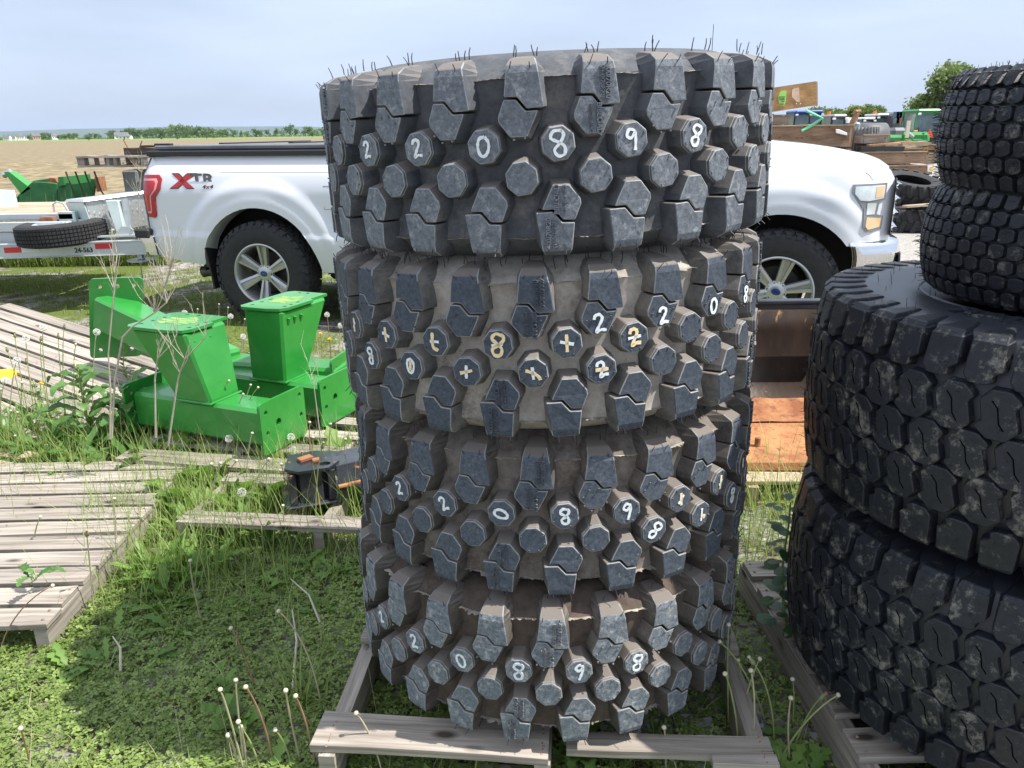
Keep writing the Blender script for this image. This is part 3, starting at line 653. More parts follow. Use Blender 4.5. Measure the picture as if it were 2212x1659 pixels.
# tilted pallet behind
pallet('pallet', 'long tilted slatted pallet leaning on the heap behind the dock plants', (-2.95, 4.62, .12), R(-27), 2.3, 1.25,
       [(-.57+.126*i, .098) for i in range(10)], tilt=(R(3), R(7)), jit=.003)
pallet('pallet', 'low broken pallet at the left edge beneath the tilted one, with yellow part showing', (-2.95, 4.0, 0), R(-22), 1.6, .9, [(-.4, .09), (-.27, .09), (-.1, .09), (.3, .09)], mat=WTAN)
# under green brackets
pallet('pallet', 'weathered pallet beneath the two green steel brackets', (-1.22, 3.86, 0), R(-12), 1.02, 1.2, [(-.55, .13), (-.36, .11), (-.16, .1), (.04, .1), (.24, .1), (.44, .1)], h=.115)
# sparse pallet in the grass with only two boards
pallet('pallet', 'half-buried pallet with gaps in the grass just left of the tyre stack', (-.72, 2.97, 0), R(-7), 1.15, .56, [(-.235, .1), (.13, .1)], h=.10)
# right stack pallet
pallet('pallet', 'pallet under the big tyres at the right edge, board ends sticking out', (1.33, 1.78, 0), R(2), 1.06, 1.25, [(-.56+.16*i, .1) for i in range(8)], h=.118, th=.02)
pallet('pallet', 'pale timber pallet under the rusty loader bucket between the stacks', (1.05, 3.42, 0), R(-3), 1.3, .75, [(-.30, .1), (-.16, .1), (.02, .1), (.2, .1)], mat=WTAN, h=.09)
# ======================= right-hand stack: big block tyres and turf tyres =======================
BLK = rubber('fresh_black_rubber', (.022, .025, .032), (.012, .014, .019), (.24, .23, .20), .535, .5, 75, .15)
SIPE = M_('sipe_black', (.004, .004, .005), rough=1, spec=0)
BLKS = M_('smooth_black_rubber', (.020, .024, .033), (.030, .034, .044), scale=8, rough=.38, bump=.1, bscale=12)
def block_tyre(name, label, loc, rz, Ro, W, rim, rows, N, poly, depth, sidewall_text=None, tilt=(0, 0), sipe=None, group=None, hair=1, shoulder=None, crown=.02, section=1.08, slope=0.0):
    t = thing(name, label, 'tyre', loc, 0, group); t.rotation_euler = (tilt[0], tilt[1], 0)
    rb = Ro-depth; H2 = W/2; S2 = H2*section
    def rr(v): return Ro-crown*(abs(v)/H2)**2.2
    prof = [(rim, S2*.80), (rim+.03*Ro/.6, S2*.93), (rim+(Ro-rim)*.30, S2*1.0), (rim+(Ro-rim)*.55, S2*.995), (rim+(Ro-rim)*.76, S2*.96), (rb-.03, H2*.90+.012), (rb-.006-crown*.7, H2*.78), (rb-crown*.25, H2*.5), (rb, 0)]
    prof = prof+[(a, -b) for a, b in prof[-2::-1]]
    inn = [(rim, -S2*.66), (rim+.05, -S2*.74), (rb-.08, -S2*.7), (rb-.035, -H2*.4), (rb-.035, H2*.4), (rb-.08, S2*.7), (rim+.05, S2*.74), (rim, S2*.66)]
    m = MB(); m.smooth = True; m.lathe(prof+inn, 128, closed=True)
    for z in (1, -1):
        r0 = rim+(Ro-rim)*.16; m.lathe([(r0, z*(S2*.93)), (r0+.004, z*(S2*.975)), (r0+.012, z*(S2*.93))], 96)
    ca = m.build('carcass', BLKS, t, auto=50)
    ca.rotation_euler = (0, 0, rz)
    # one pitch of blocks
    m = MB(); pu = 2*PI*Ro/N; rh = W/rows
    def cy(u, v, r): a = u/Ro; return (r*math.sin(a), -r*math.cos(a), v)
    for j in range(rows):
        cv = H2-rh*(j+.5); cu = (j % 2)*pu*.5+slope*j*pu
        edge = j in (0, rows-1)
        P_ = [(x*pu, y*rh) for x, y in poly]
        if edge and shoulder:
            s_ = 1 if j == 0 else -1
            P_ = [(x*pu, y*rh) for x, y in shoulder]; 
            if s_ < 0: P_ = [(-x, -y) for x, y in P_]
        top = [cy(cu+x, cv+y, rr(cv+y)) for x, y in P_]
        bot = [cy(cu+x*1.16, cv+y*(1.08), rb-.012-crown) for x, y in P_]
        m.hexa(bot, top)
        if edge and shoulder:
            s_ = 1 if j == 0 else -1; w0 = pu*.36
            ve = cv+s_*rh*.5
            st = [(ve-s_*.003, rr(ve)-.001, w0), (ve+s_*.010, Ro-crown-.014, w0*.98), (s_*(S2*.985), rim+(Ro-rim)*.80, w0*.8), (s_*(S2*1.0), rim+(Ro-rim)*.62, w0*.45)]
            vs = []
            for v, r_, wd in st:
                vs += [cy(cu-wd, v, r_), cy(cu+wd, v, r_), cy(cu-wd*1.25, v-s_*.02, r_-.03), cy(cu+wd*1.25, v-s_*.02, r_-.03)]
            fs = []
            for i in range(3):
                a = 4*i; b = a+4; fs += [(a, a+1, b+1, b), (a, b, b+2, a+2), (a+1, a+3, b+3, b+1)]
            fs += [(12, 13, 15, 14)]; m.add(vs, fs)
    o = m.build('tmp', BLK, bevel=depth*.10); V = np.array([v.co[:] for v in o.data.vertices]); F = [tuple(p.vertices) for p in o.data.polygons]; me0 = o.data; bpy.data.objects.remove(o); bpy.data.meshes.remove(me0)
    vs = []; fs = []
    for k in range(N): vs.append(rotV(V, 2*PI*k/N+rz)); fs += [tuple(q+k*len(V) for q in f) for f in F]
    SP = MB()
    if sipe:
        for k in range(N):
            for j in range(1, rows-1):
                cv = H2-rh*(j+.5); cu = (j % 2)*pu*.5+slope*j*pu+k*pu
                pts = [cy(cu+x*pu, cv+y*rh, rr(cv+y*rh)-.0004) for x, y in sipe]
                SP.tube([Matrix.Rotation(rz, 3, 'Z') @ Vector(p_) for p_ in pts], .0014, 4)
    me = bpy.data.meshes.new('tread_blocks'); nb = N*len(V); nf = len(fs); me.from_pydata(np.concatenate(vs).tolist()+SP.v, [], fs+[tuple(q+nb for q in f) for f in SP.f]); me.materials.append(BLK); me.materials.append(SIPE); me.polygons.foreach_set('material_index', [0]*nf+[1]*len(SP.f)); me.update()
    o = bpy.data.objects.new('tread_blocks', me); COL.objects.link(o); o.parent = t
    m = MB(); r_ = random.Random(len(label))
    for k in range(N):
        for j in range(rows):
            for q in range(4 if hair > 1 else 2):
                cv = H2-rh*(j+.5)+r_.uniform(-.42, .42)*rh; a = (k+(j % 2)*.5+slope*j+r_.uniform(-.35, .35))*2*PI/N; rad = rr(cv)-.001
                d = Vector((math.sin(a), -math.cos(a), r_.uniform(-.5, .5))).normalized(); p = Vector((rad*math.sin(a), -rad*math.cos(a), cv)); ln = r_.uniform(.010, .020)
                m.tube([p, p+d*ln], [.0009, .0006], 3, cap=False)
        for s_ in (1, -1):
            for q in range(3 if hair > 1 else 2):
                a = (k+r_.random())*2*PI/N; rad = r_.uniform(rim+.05, Ro-.03); zz = S2*.985 if rad < Ro-.09 else S2*.95
                p = Vector((rad*math.sin(a), -rad*math.cos(a), s_*zz)); m.tube([p, p+Vector((r_.uniform(-.3, .3), r_.uniform(-.3, .3), s_)).normalized()*r_.uniform(.012, .022)], [.0009, .0006], 3, cap=False)
    q = struct(m.build('moulding_hairs', HAIR, t, recalc=False), 'stuff'); q.rotation_euler = (0, 0, rz)
    if sidewall_text:
        r0 = rim+(Ro-rim)*.42
        for word, a0 in sidewall_text:
            m = MB()
            for i, chh in enumerate(word):
                a = a0+i*.135
                M2 = Matrix.Rotation(a, 4, 'Z') @ Matrix.Translation((0, -r0, S2*.992)) @ Matrix.Rotation(0, 4, 'Z')
                text_mb(m, chh, .085, M2, .006, True)
            m.build('raised_sidewall_letters', BLK, t, recalc=False)
    return t
BIGPOLY = [(-.45, .29), (-.23, .53), (.17, .53), (.40, .35), (.41, .27), (.31, .17), (.45, -.29), (.23, -.53), (-.17, -.53), (-.45, -.33), (-.45, -.25), (-.33, -.15)]
BIGSH = [(-.38, .49), (.38, .49), (.40, -.10), (.20, -.22), (.22, -.36), (.10, -.42), (-.28, -.42), (-.42, -.26)]
SIP = [(-.18, .30), (-.04, .16), (.04, -.16), (.16, -.30)]
bx, by = 1.36, 1.80
block_tyre('block_tread_tyre', 'lower large black block-tread tyre at the right edge, on the pallet', (bx-.005, by-.005, .415), R(2), .60, .455, .31, 5, 45, BIGPOLY, .021, None, (0, 0), SIP, 'large block-tread tyres', 1, BIGSH, .02, 1.06, slope=.0)
block_tyre('block_tread_tyre', 'upper large black tyre with raised sidewall letters, beneath the turf tyres', (bx+.0, by, .93), R(5), .605, .455, .31, 5, 45, BIGPOLY, .021, [('RADIAL', -1.15), ('TRACTION', .4), ('RADIAL', 2.2)], (0, R(.5)), SIP, 'large block-tread tyres', 1, BIGSH, .02, 1.06)
TURFP = [(-.40, .30), (-.20, .44), (.26, .44), (.40, .30), (.42, -.26), (.24, -.40), (-.06, -.48), (-.38, -.33)]
TURFS = [(-.36, .48), (.36, .48), (.36, -.24), (.18, -.36), (-.06, -.44), (-.34, -.30)]
TS = [(-.12, .24), (.02, .10), (-.02, -.12), (.10, -.26)]
block_tyre('turf_tyre', 'lower turf tyre with small lugs, sitting on the big tyres', (1.355, 1.77, 1.300), R(0), .385, .225, .19, 7, 60, TURFP, .012, None, (0, R(.4)), None, 'turf tyres on top of the right-hand stack', 1, TURFS, .022, 1.03, slope=.12)
block_tyre('turf_tyre', 'topmost turf tyre of the right-hand stack, small pale flashes along its shoulder', (1.365, 1.76, 1.546), R(3), .395, .235, .19, 7, 60, TURFP, .012, None, (R(1), R(-.8)), None, 'turf tyres on top of the right-hand stack', 2, TURFS, .022, 1.03, slope=.12)
# pale mould flashes between shoulder lugs of the top turf tyre
top = [o for o in bpy.data.objects if o.name.startswith('turf_tyre')][-1]
m = MB()
for k in range(60):
    a = (k+.5)*2*PI/60+R(3); rad = .365
    p = lambda du, z, rd: ((rd)*math.sin(a+du), -(rd)*math.cos(a+du), z)
    m.prism([p(-.012, .108, rad+.010), p(.008, .112, rad+.008), p(.012, .093, rad+.022), p(-.008, .091, rad+.022)], (.0008*math.sin(a), -.0008*math.cos(a), 0))
m.build('pale_flashes', FLASH, top)

# ======================= loader bucket =======================
BUCK = M_('scraped_bucket_steel', (.035, .026, .022), (.075, .05, .038), scale=5, rough=.42, metal=.35, spots=((.38, .21, .10), 14, .62, .08), stretch=(1, 1, .35), bump=.15)
ORUST = M_('bright_orange_rust', (.22, .075, .03), (.42, .20, .085), scale=7, rough=.9, spots=((.15, .06, .03), 22, .56, .1), bump=.6, con=(.38, .62))
DSTEEL = M_('dark_blue_steel', (.03, .04, .055), (.05, .06, .075), scale=6, rough=.3, metal=.5)
t = thing('loader_bucket', 'rusty loader bucket with dark scraped back and orange cutting edge, between the two tyre stacks', 'loader bucket', (1.02, 3.50, .110), R(-1))
W2 = .75
prof = [(-.22, .02), (-.10, .035), (.08, .04), (.22, .055), (.34, .10), (.43, .18), (.46, .30), (.455, .44), (.43, .565)]   # (y,z) inner face
m = MB(); m.smooth = True
m.grid(1, len(prof)-1, lambda u, v: (W2*(2*u-1), prof[int(round(v*(len(prof)-1)))][0], prof[int(round(v*(len(prof)-1)))][1]))
o = m.build('bucket_shell', BUCK, t); so_ = o.modifiers.new('s', 'SOLIDIFY'); so_.thickness = .012; so_.offset = 1
m = MB(); m.box((0, .435, .585), (2*W2+.04, .06, .045)); m.tube([(-W2, .40, .605), (W2, .40, .605)], .018, 10); m.build('top_rail', DSTEEL, t, bevel=.004)
m = MB(); m.prism([(-W2-.03, .10, .065), (-W2-.03, -.26, .035), (-W2-.03, -.26, .012), (-W2-.03, .10, .04)], (2*W2+.06, 0, 0)); m.prism([(-W2-.03, -.10, .062), (-W2-.03, -.32, .038), (-W2-.03, -.33, .0), (-W2-.03, -.26, -.004), (-W2-.03, -.10, .03)], (2*W2+.06, 0, 0)); m.build('cutting_edge', ORUST, t, bevel=.003)
m = MB(); m.grid(24, 6, lambda u, v: ((2*u-1)*(W2-.01), .10+.20*v, .069+.018*v+.002*math.sin(u*40)+v*v*.035+.004*rnd.random())); m.build('rust_scale', ORUST, t, recalc=False)
for x in (-.45, .105, .62):
    m = MB(); m.tube([(x, -.17, .05), (x, -.17, .095)], .014, 6); m.build('plough_bolt', RUST, t, bevel=.002)
for s in (-1, 1):
    m = MB(); pl = [(s*W2, y, z) for y, z in prof]+[(s*W2, .2, .45), (s*W2, -.1, .15)]; m.prism(pl, (s*.014, 0, 0)); m.build('side_plate', BUCK, t)
# plank heap just behind the pallet under bucket
# ======================= white pickup truck =======================
PAINT = M_('white_car_paint', (.64, .66, .70), rough=.32, coat=.9, spec=.5)
TRIM = M_('black_trim', (.02, .02, .022), rough=.55)
CHROME = M_('chrome', (.82, .83, .85), rough=.07, metal=1)
RIMM = M_('machined_alloy', (.42, .42, .42), (.52, .52, .52), scale=4, rough=.3, metal=.6)
TYREM = rubber('road_tyre_rubber', (.036, .036, .038), (.022, .022, .024), (.11, .10, .09), .62, .8, 25, .15)
UNDER = M_('underbody_black', (.012, .012, .013), (.03, .028, .026), scale=6, rough=.9)
COVERM = M_('bed_cover_vinyl', (.11, .115, .125), (.16, .165, .175), scale=5, rough=.45, bump=.15, bscale=6)
REDL = M_('red_lens', (.60, .006, .010), (.40, .004, .008), scale=12, rough=.25, coat=.3)
REDD = M_('dark_red_lens', (.34, .008, .012), rough=.25, coat=.3)
PINKL = M_('clear_lens_band', (.70, .34, .34), rough=.25, coat=.3)
LENS = M_('headlight_lens', (.50, .56, .56), (.66, .70, .70), scale=14, rough=.12, metal=.2, coat=1)
AMBER = M_('amber_reflector', (.62, .42, .22), rough=.2, coat=1)
TRUCK_LOC = Vector((-2.09, 6.53, 0)); TYAW = R(-14.9)
truck = thing('pickup_truck', 'white extended pickup truck parked sideways behind the tyre stack, black bed cover, red X decal', 'pickup truck', TRUCK_LOC, TYAW)
WBASE, RW = 4.11, .44
def sm(a, b, x): x = min(1, max(0, (x-a)/(b-a))); return x*x*(3-2*x)
def off(x, z):      # outward offset of body side (m), 0 = nominal side plane
    o = -.03
    if z > 1.08: o -= .12*((z-1.08)/.32)**1.7*(1 if z < 1.42 else 1)
    if z > 1.265: o -= .30*min(.10, z-1.265)
    if z > 1.36: o = -.0285-.03-.12*(.28/.32)**1.7-(z-1.36)*.36
    if z < .77: o += .010*sm(.775, .755, z)-.055*((.77-z)/.3)**2
    o -= .012*sm(1.15, 1.17, z)*sm(1.4, 1.2, z)*(0)
    for cx in (0, WBASE):
        r_ = math.hypot(x-cx, z-.44)
        o += .026*sm(.81, .70, r_)*(.6+.4*sm(.5, .8, z))+.008*sm(.655, .60, r_)
        
    if x > 4.40: o -= .24*((x-4.40)/.46)**2.4*(1 if z < 1.2 else 1.1)
    if x < -.95: o -= .05*((-.95-x)/.14)**2
    return o
def side_pt(x, z, far=False, e=0):
    y = -(off(x, z)+e)       # local -y is outward toward the camera
    return (x, y if not far else 2.0-y, z)
def arc(cx, a0, a1, n=22, r_=.548): return [(cx+r_*math.cos(R(a0+(a1-a0)*i/n)), .44+r_*math.sin(R(a0+(a1-a0)*i/n))) for i in range(n+1)]
outline = [(-1.00, .56), (-.80, .53), (-.56, .50)]+arc(0, 172, 3)+[(.60, .465), (.9, .465), (3.45, .465), (3.54, .47)]+arc(WBASE, 176, 38)+[(4.60, .775), (4.85, .80), (4.862, 1.0), (4.85, 1.20), (4.815, 1.25),
           (4.62, 1.262), (4.3, 1.285), (4.0, 1.30), (3.5, 1.325), (3.30, 1.345), (3.1, 1.46), (2.72, 1.80), (2.55, 1.885), (2.3, 1.92), (1.5, 1.925), (1.15, 1.89), (1.02, 1.80), (.97, 1.42), (.965, 1.395), (.95, 1.393), (-.5, 1.393), (-1.035, 1.388), (-1.06, 1.36), (-1.085, 1.20), (-1.075, .80), (-1.03, .60)]
holes = [[(1.16, 1.43), (1.98, 1.43), (1.98, 1.83), (1.30, 1.83), (1.18, 1.78)], [(2.08, 1.43), (3.05, 1.41), (2.68, 1.76), (2.50, 1.83), (2.08, 1.84)]]
def inside(p, poly):
    x, y = p; c = False; j = len(poly)-1
    for i in range(len(poly)):
        xi, yi = poly[i]; xj, yj = poly[j]
        if (yi > y) != (yj > y) and x < (xj-xi)*(y-yi)/(yj-yi+1e-12)+xi: c = not c
        j = i
    return c
def dens(poly, step):
    o = []
    for i in range(len(poly)):
        a = Vector(poly[i]); b = Vector(poly[(i+1) % len(poly)]); n = max(1, int((b-a).length/step))
        for k in range(n): o.append(a.lerp(b, k/n))
    return o
def panel2d(poly, hs, step):
    pts = []; edges = []
    for lp in [poly]+hs:
        dd = dens(lp, step); b = len(pts); pts += [Vector((p[0], p[1])) for p in dd]; edges += [(b+i, b+(i+1) % len(dd)) for i in range(len(dd))]
    xs = [p[0] for p in poly]; ys = [p[1] for p in poly]
    bd = list(pts)
    nx, ny = int((max(xs)-min(xs))/step), int((max(ys)-min(ys))/step)
    kd = {}
    for p in bd: kd.setdefault((int(p.x/step), int(p.y/step)), []).append(p)
    for i in range(nx+1):
        for j in range(ny+1):
            p = Vector((min(xs)+(i+.5*(j % 2))*step, min(ys)+j*step))
            if inside(p, poly) and not any(inside(p, h) for h in hs):
                cx, cy = int(p.x/step), int(p.y/step)
                if all((p-q).length > step*.55 for dx in (-1, 0, 1) for dy in (-1, 0, 1) for q in kd.get((cx+dx, cy+dy), [])): pts.append(p)
    v, e, f, *_ = delaunay_2d_cdt(pts, edges, [], 0, 1e-6)
    f = [t for t in f if inside(((v[t[0]].x+v[t[1]].x+v[t[2]].x)/3, (v[t[0]].y+v[t[1]].y+v[t[2]].y)/3), poly) and not any(inside(((v[t[0]].x+v[t[1]].x+v[t[2]].x)/3, (v[t[0]].y+v[t[1]].y+v[t[2]].y)/3), h) for h in hs)]
    return v, f
v2, f2 = panel2d(outline, holes, .024)
m = MB(); m.smooth = True
for far in (False, True):
    m.add([side_pt(p.x, p.y, far) for p in v2], [tuple(t) for t in f2])
    # inner return lips of arches and lower sill
    for cx in (0, WBASE):
        ar = arc(cx, 176, 2 if cx == 0 else 36, 26)
        m.grid(len(ar)-1, 2, lambda u, v, ar=ar: (lambda p: (p[0], side_pt(p[0], p[1], far)[1]+(.18*v if not far else -.18*v), p[1]))(ar[int(round(u*(len(ar)-1)))]))
def yn(x, z): return -(off(x, z))
# hood
edge = [(4.815, 1.25), (4.62, 1.262), (4.3, 1.285), (4.0, 1.30), (3.5, 1.325), (3.30, 1.345)]
def edz(x):
    for (x1, z1), (x0, z0) in zip(edge, edge[1:]):
        if x0 <= x <= x1: return z0+(z1-z0)*(x-x0)/(x1-x0)
    return edge[0][1] if x > 4.8 else edge[-1][1]
sil = [(3.3, 1.50), (4.0, 1.452), (4.28, 1.422), (4.45, 1.395), (4.65, 1.35), (4.74, 1.315), (4.82, 1.262), (4.86, 1.23)]
def silz(x):
    for (x0, z0), (x1, z1) in zip(sil, sil[1:]):
        if x0 <= x <= x1: return z0+(z1-z0)*(x-x0)/(x1-x0)
    return sil[-1][1]
def hoodp(u, v):
    x = 3.30+(4.815-3.30)*u; z0 = edz(x); y0 = yn(x, z0); y1 = 2-y0
    y = y0+(y1-y0)*v; s_ = min(v, 1-v)*2
    k = 1-(1-min(1, s_/.34))**2.2
    bow = .05*u*u*math.sin(PI*v)
    z = z0+(silz(x)-z0)*k+.018*sm(.36, .44, s_)
    return (x+bow, y, z)
m.grid(44, 40, hoodp)
# nose between hood edge and grille top, front corners
m.grid(30, 4, lambda u, v: (4.815+.05*math.sin(PI*u)+.045*v, yn(4.815+.04*v, 1.25)+(2-2*yn(4.815+.04*v, 1.25))*u, 1.25+(silz(4.815)-1.25)*(1-(1-min(1, min(u, 1-u)*2/.34))**2.2)*(1-v)-.045*v+.018*(1-v)*sm(.36, .44, min(u, 1-u)*2)))
# roof, rear cab wall, bed floor/tailgate
def roofp(u, v):
    x = 2.55+(1.15-2.55)*u; z0 = 1.885+(.04*math.sin(PI*min(1, u*1.0))); y0 = yn(x, 1.89); return (x, y0+(2-2*y0)*v, z0+.07*math.sin(PI*v)**.5)
m.grid(14, 14, roofp)
m.grid(8, 8, lambda u, v: (1.15-.18*u, yn(1, 1.89-.5*u)+(2-2*yn(1, 1.89-.5*u))*v, 1.885+.07*math.sin(PI*v)**.5*(1-u)-.5*u))
# tailgate
m.grid(8, 10, lambda u, v: (-1.07-.02*math.sin(PI*v), yn(-1.06, .62+.76*v)+(2-2*yn(-1.06, .62+.76*v))*u, .62+.76*v))
# bed rails caps
body = m.build('body', PAINT, truck, auto=48)
# windscreen and glass
m = MB(); m.smooth = True
m.grid(10, 10, lambda u, v: (3.30-(.75)*u+.06*math.sin(PI*v), yn(3.0, 1.36+.5*u)+(2-2*yn(3.0, 1.36+.5*u))*v, 1.36+.535*u+.03*math.sin(PI*v)))
m.build('windscreen', GLASSD, truck)
for far in (False, True):
    for h in holes:
        m = MB(); v_, f_ = panel2d([(a, b) for a, b in h], [], .12); m.add([side_pt(p.x, p.y, far, -.012) for p in v_], [tuple(q) for q in f_]); m.build('side_window', GLASSD, truck)
# door seams and handles, near side + far side
for far in (False, True):
    m = MB()
    def seam(pts, e=.0005, r_=.0035, far=far): m.tube([side_pt(x, z, far, e) for x, z in pts], r_, 5)
    seam([(1.02, .5), (1.02, .9), (1.04, 1.38)]); seam([(2.03, .5), (2.03, 1.0), (2.03, 1.4)]); seam([(3.20, .52), (3.28, .9), (3.24, 1.33)]); seam([(.958, .48), (.958, .9), (.958, 1.38)])
    seam([(4.62, 1.262), (4.65, 1.24), (4.68, 1.205)], .0, .002); 
    seam([(.62, 1.16), (.80, 1.16), (.80, .98), (.62, .98), (.62, 1.16)], 0, .002); seam([(-1.06, 1.262), (-.3, 1.264), (.5, 1.264), (.95, 1.264)], -.001, .0012)
    m.build('panel_gaps', TRIM, truck, recalc=False)
    for x in (1.32, 2.35):
        m = MB(); s_ = -1 if not far else 1; y = side_pt(x, 1.12, far)[1]+s_*.025; m.box((x, y, 1.12), (.2, .025, .028)); m.build('door_handle', CHROME, truck, bevel=.006)
    m = MB(); s_ = -1 if not far else 1; y = side_pt(3.0, 1.35, far)[1]; m.box((2.98, y+s_*.16, 1.44), (.12, .22, .24)); m.build('door_mirror', TRIM, truck, bevel=.03)
    m = MB(); m.box((2.05, 0 if not far else 2, .40), (2.4, .14, .05)); m.build('running_board', TRIM, truck, bevel=.01)
# bed cover and rails
m = MB(); m.smooth = False
m.box((-.05, .165, 1.415), (2.02, .075, .045)); m.box((-.05, 1.835, 1.415), (2.02, .075, .045)); m.box((-1.03, 1.0, 1.408), (.06, 1.70, .045)); m.build('bed_rail_cap', TRIM, truck, bevel=.008)
m = MB(); m.box((-.03, 1.0, 1.462), (1.97, 1.62, .035)); m.box((-.03, 1.0, 1.44), (1.93, 1.56, .02)); m.build('bed_cover', COVERM, truck, bevel=.008)
m = MB(); m.box((-.97, .26, 1.487), (.16, .05, .02)); m.box((-.40, 1.0, 1.492), (.05, 1.5, .012)); m.box((.25, 1.0, 1.492), (.05, 1.5, .012)); m.build('cover_hinge', TRIM, truck, bevel=.004)
# taillight on the side
def decal(name, poly, mat, e0, e1, far=False, step=.025):
    m = MB(); v_, f_ = panel2d(poly, [], step); n = len(v_)
    A = [side_pt(p.x, p.y, far, e1) for p in v_]; m.smooth = True; m.add(A, [tuple(q) for q in f_])
    dd = dens(poly, step); k = len(dd); m.add([side_pt(p[0], p[1], far, e1) for p in dd]+[side_pt(p[0], p[1], far, e0) for p in dd], [(i, (i+1) % k, k+(i+1) % k, k+i) for i in range(k)])
    return m.build(name, mat, None, auto=40)
for far in (False, True):
    tl_ = decal('tail_light', [(-1.088, 1.245), (-.905, 1.248), (-.875, 1.215), (-.888, 1.13), (-.945, 1.06), (-.955, .915), (-.97, .895), (-1.06, .90), (-1.08, 1.05)], REDD, -.01, .012, far); tl_.parent = truck
    for nm, pl, mt, e in (('clear_band', [(-1.082, 1.215), (-.925, 1.218), (-.908, 1.19), (-.925, 1.13), (-.985, 1.07), (-.995, .945), (-1.01, .93), (-1.05, .93), (-1.072, 1.06)], PINKL, .0145), ('red_core', [(-1.08, 1.198), (-.942, 1.202), (-.930, 1.180), (-.945, 1.128), (-1.001, 1.07), (-1.008, .950), (-1.046, .945), (-1.070, 1.06)], REDL, .017)):
        q = decal(nm, pl, mt, .0, e, far); q.parent = tl_
    hl = decal('headlight', [(4.545, 1.185), (4.78, 1.19), (4.772, 1.08), (4.735, 1.065), (4.725, .985), (4.775, .97), (4.77, .885), (4.70, .868), (4.66, .872), (4.635, .90), (4.63, 1.02), (4.545, 1.13)], M_('headlight_bezel', (.22, .23, .24), rough=.3, metal=.4), -.01, .010, far); hl.parent = truck
    for nm, pl, mt in (('lens', [(4.56, 1.172), (4.768, 1.177), (4.76, 1.09), (4.66, 1.075), (4.60, 1.08), (4.56, 1.125)], LENS), ('lens', [(4.65, 1.06), (4.715, 1.06), (4.71, .985), (4.65, .985)], LENS), ('amber_lens', [(4.655, .968), (4.76, .957), (4.755, .898), (4.67, .885), (4.65, .91)], AMBER), ('amber_reflector', [(4.705, 1.168), (4.762, 1.17), (4.755, 1.10), (4.70, 1.095)], AMBER)):
        q = decal(nm, pl, mt, .0, .0135 if nm != 'amber_reflector' else .016, far); q.parent = hl
# badge
RB = M_('red_decal', (.36, .02, .02), rough=.35); GBK = M_('dark_decal', (.03, .03, .035), rough=.35); GBG = M_('grey_decal', (.16, .165, .17), rough=.35)
def side_text(txt, x, z, size, mat, e, sx=1., shear=.25, name='decal_lettering', bold=True):
    m = MB(); M2 = Matrix.Translation(Vector(side_pt(x, z, False, e))) @ Matrix.Rotation(PI/2, 4, 'X') @ Matrix.Diagonal((sx, 1, 1, 1)); text_mb(m, txt, size, M2, .0006, bold, shear=shear); m.build(name, mat, truck, recalc=False)
def xdecal(mat, g, e):
    m = MB()
    def P3(x, z): return side_pt(x, z, False, e)
    for poly in ([(-.78-g, 1.252+g), (-.72+g*.5, 1.252+g), (-.565+g, 1.142-g), (-.63-g*.5, 1.142-g)], [(-.635-g*.3, 1.252+g), (-.55+g*1.5, 1.252+g), (-.72+g*.3, 1.142-g), (-.79-g*1.2, 1.142-g)]):
        m.prism([P3(*p) for p in poly], (0, -.0008, 0))
    m.build('x_decal', mat, truck)
xdecal(GBK, .008, .0022); xdecal(RB, 0, .0045)
side_text('TR', -.485, 1.210, .118, GBK, .003, 1.55, 0, bold=True); side_text('TR', -.483, 1.211, .100, GBG, .0055, 1.62, 0)
side_text('4', -.47, 1.150, .044, GBK, .003, 1.4); side_text('x', -.435, 1.150, .044, RB, .003, 1.4); side_text('4', -.40, 1.150, .044, GBK, .003, 1.4)
# front: grille, bumper
m = MB(); m.grid(20, 6, lambda u, v: (4.835+.055*math.sin(PI*u), .17+1.66*u, .83+.39*v)); m.build('grille_panel', TRIM, truck)
m = MB()
for i in range(4):
    z = .88+.095*i; m.tube([(4.86+.055*math.sin(PI*u/12), .17+1.66*u/12, z) for u in range(13)], .020, 6)
m.build('grille_bar', CHROME, truck)
def bump_o(u): return 4.58+.36*(1-(abs(2*u-1))**3.2)
m = MB(); m.smooth = True
def bf(u, v):
    q = 2*u-1; y = 1.0+1.0*math.copysign(min(1, abs(q)*1.0), q)*1.0; e = abs(q)
    x = 4.93-.36*max(0, (e-.62)/.38)**2.2; z = .53+.27*v; x += -.03*(2*v-1)**2+.02
    return (x, y, z)
m.grid(50, 8, bf); m.grid(50, 2, lambda u, v: (bf(u, 1)[0]-.10*v*(1-abs(2*u-1)**6)-.0, bf(u, 1)[1]+.03*v*(1 if u < .5 else -1), .80+.006*v))
o = m.build('front_bumper', CHROME, truck, auto=60); s2 = o.modifiers.new('s', 'SOLIDIFY'); s2.thickness = .01; s2.offset = -1
m = MB(); 
for s_ in (0, 1):
    yy = .33 if s_ == 0 else 1.67; m.prism([(4.925, yy-.13, .56), (4.935, yy+.11, .57), (4.945, yy+.12, .71), (4.92, yy-.09, .71)], (.012, 0, 0))
m.build('fog_lamp_recess', TRIM, truck)
m = MB(); m.box((4.80, 1.0, .50), (.2, 1.5, .12)); m.build('lower_valance', TRIM, truck, bevel=.02)
# rear bumper
m = MB(); m.box((-1.10, 1.0, .665), (.14, 1.86, .17)); m.prism([(-1.16, .0, .745), (-1.0, .0, .745), (-.975, .0, .57), (-1.07, .0, .57)], (0, .10, 0)); m.build('rear_bumper', CHROME, truck, bevel=.01)
m = MB(); m.box((-1.11, 1.0, .765), (.16, 1.9, .045)); m.box((-1.11, .045, .76), (.15, .12, .075)); m.build('bumper_step_pad', TRIM, truck, bevel=.012)
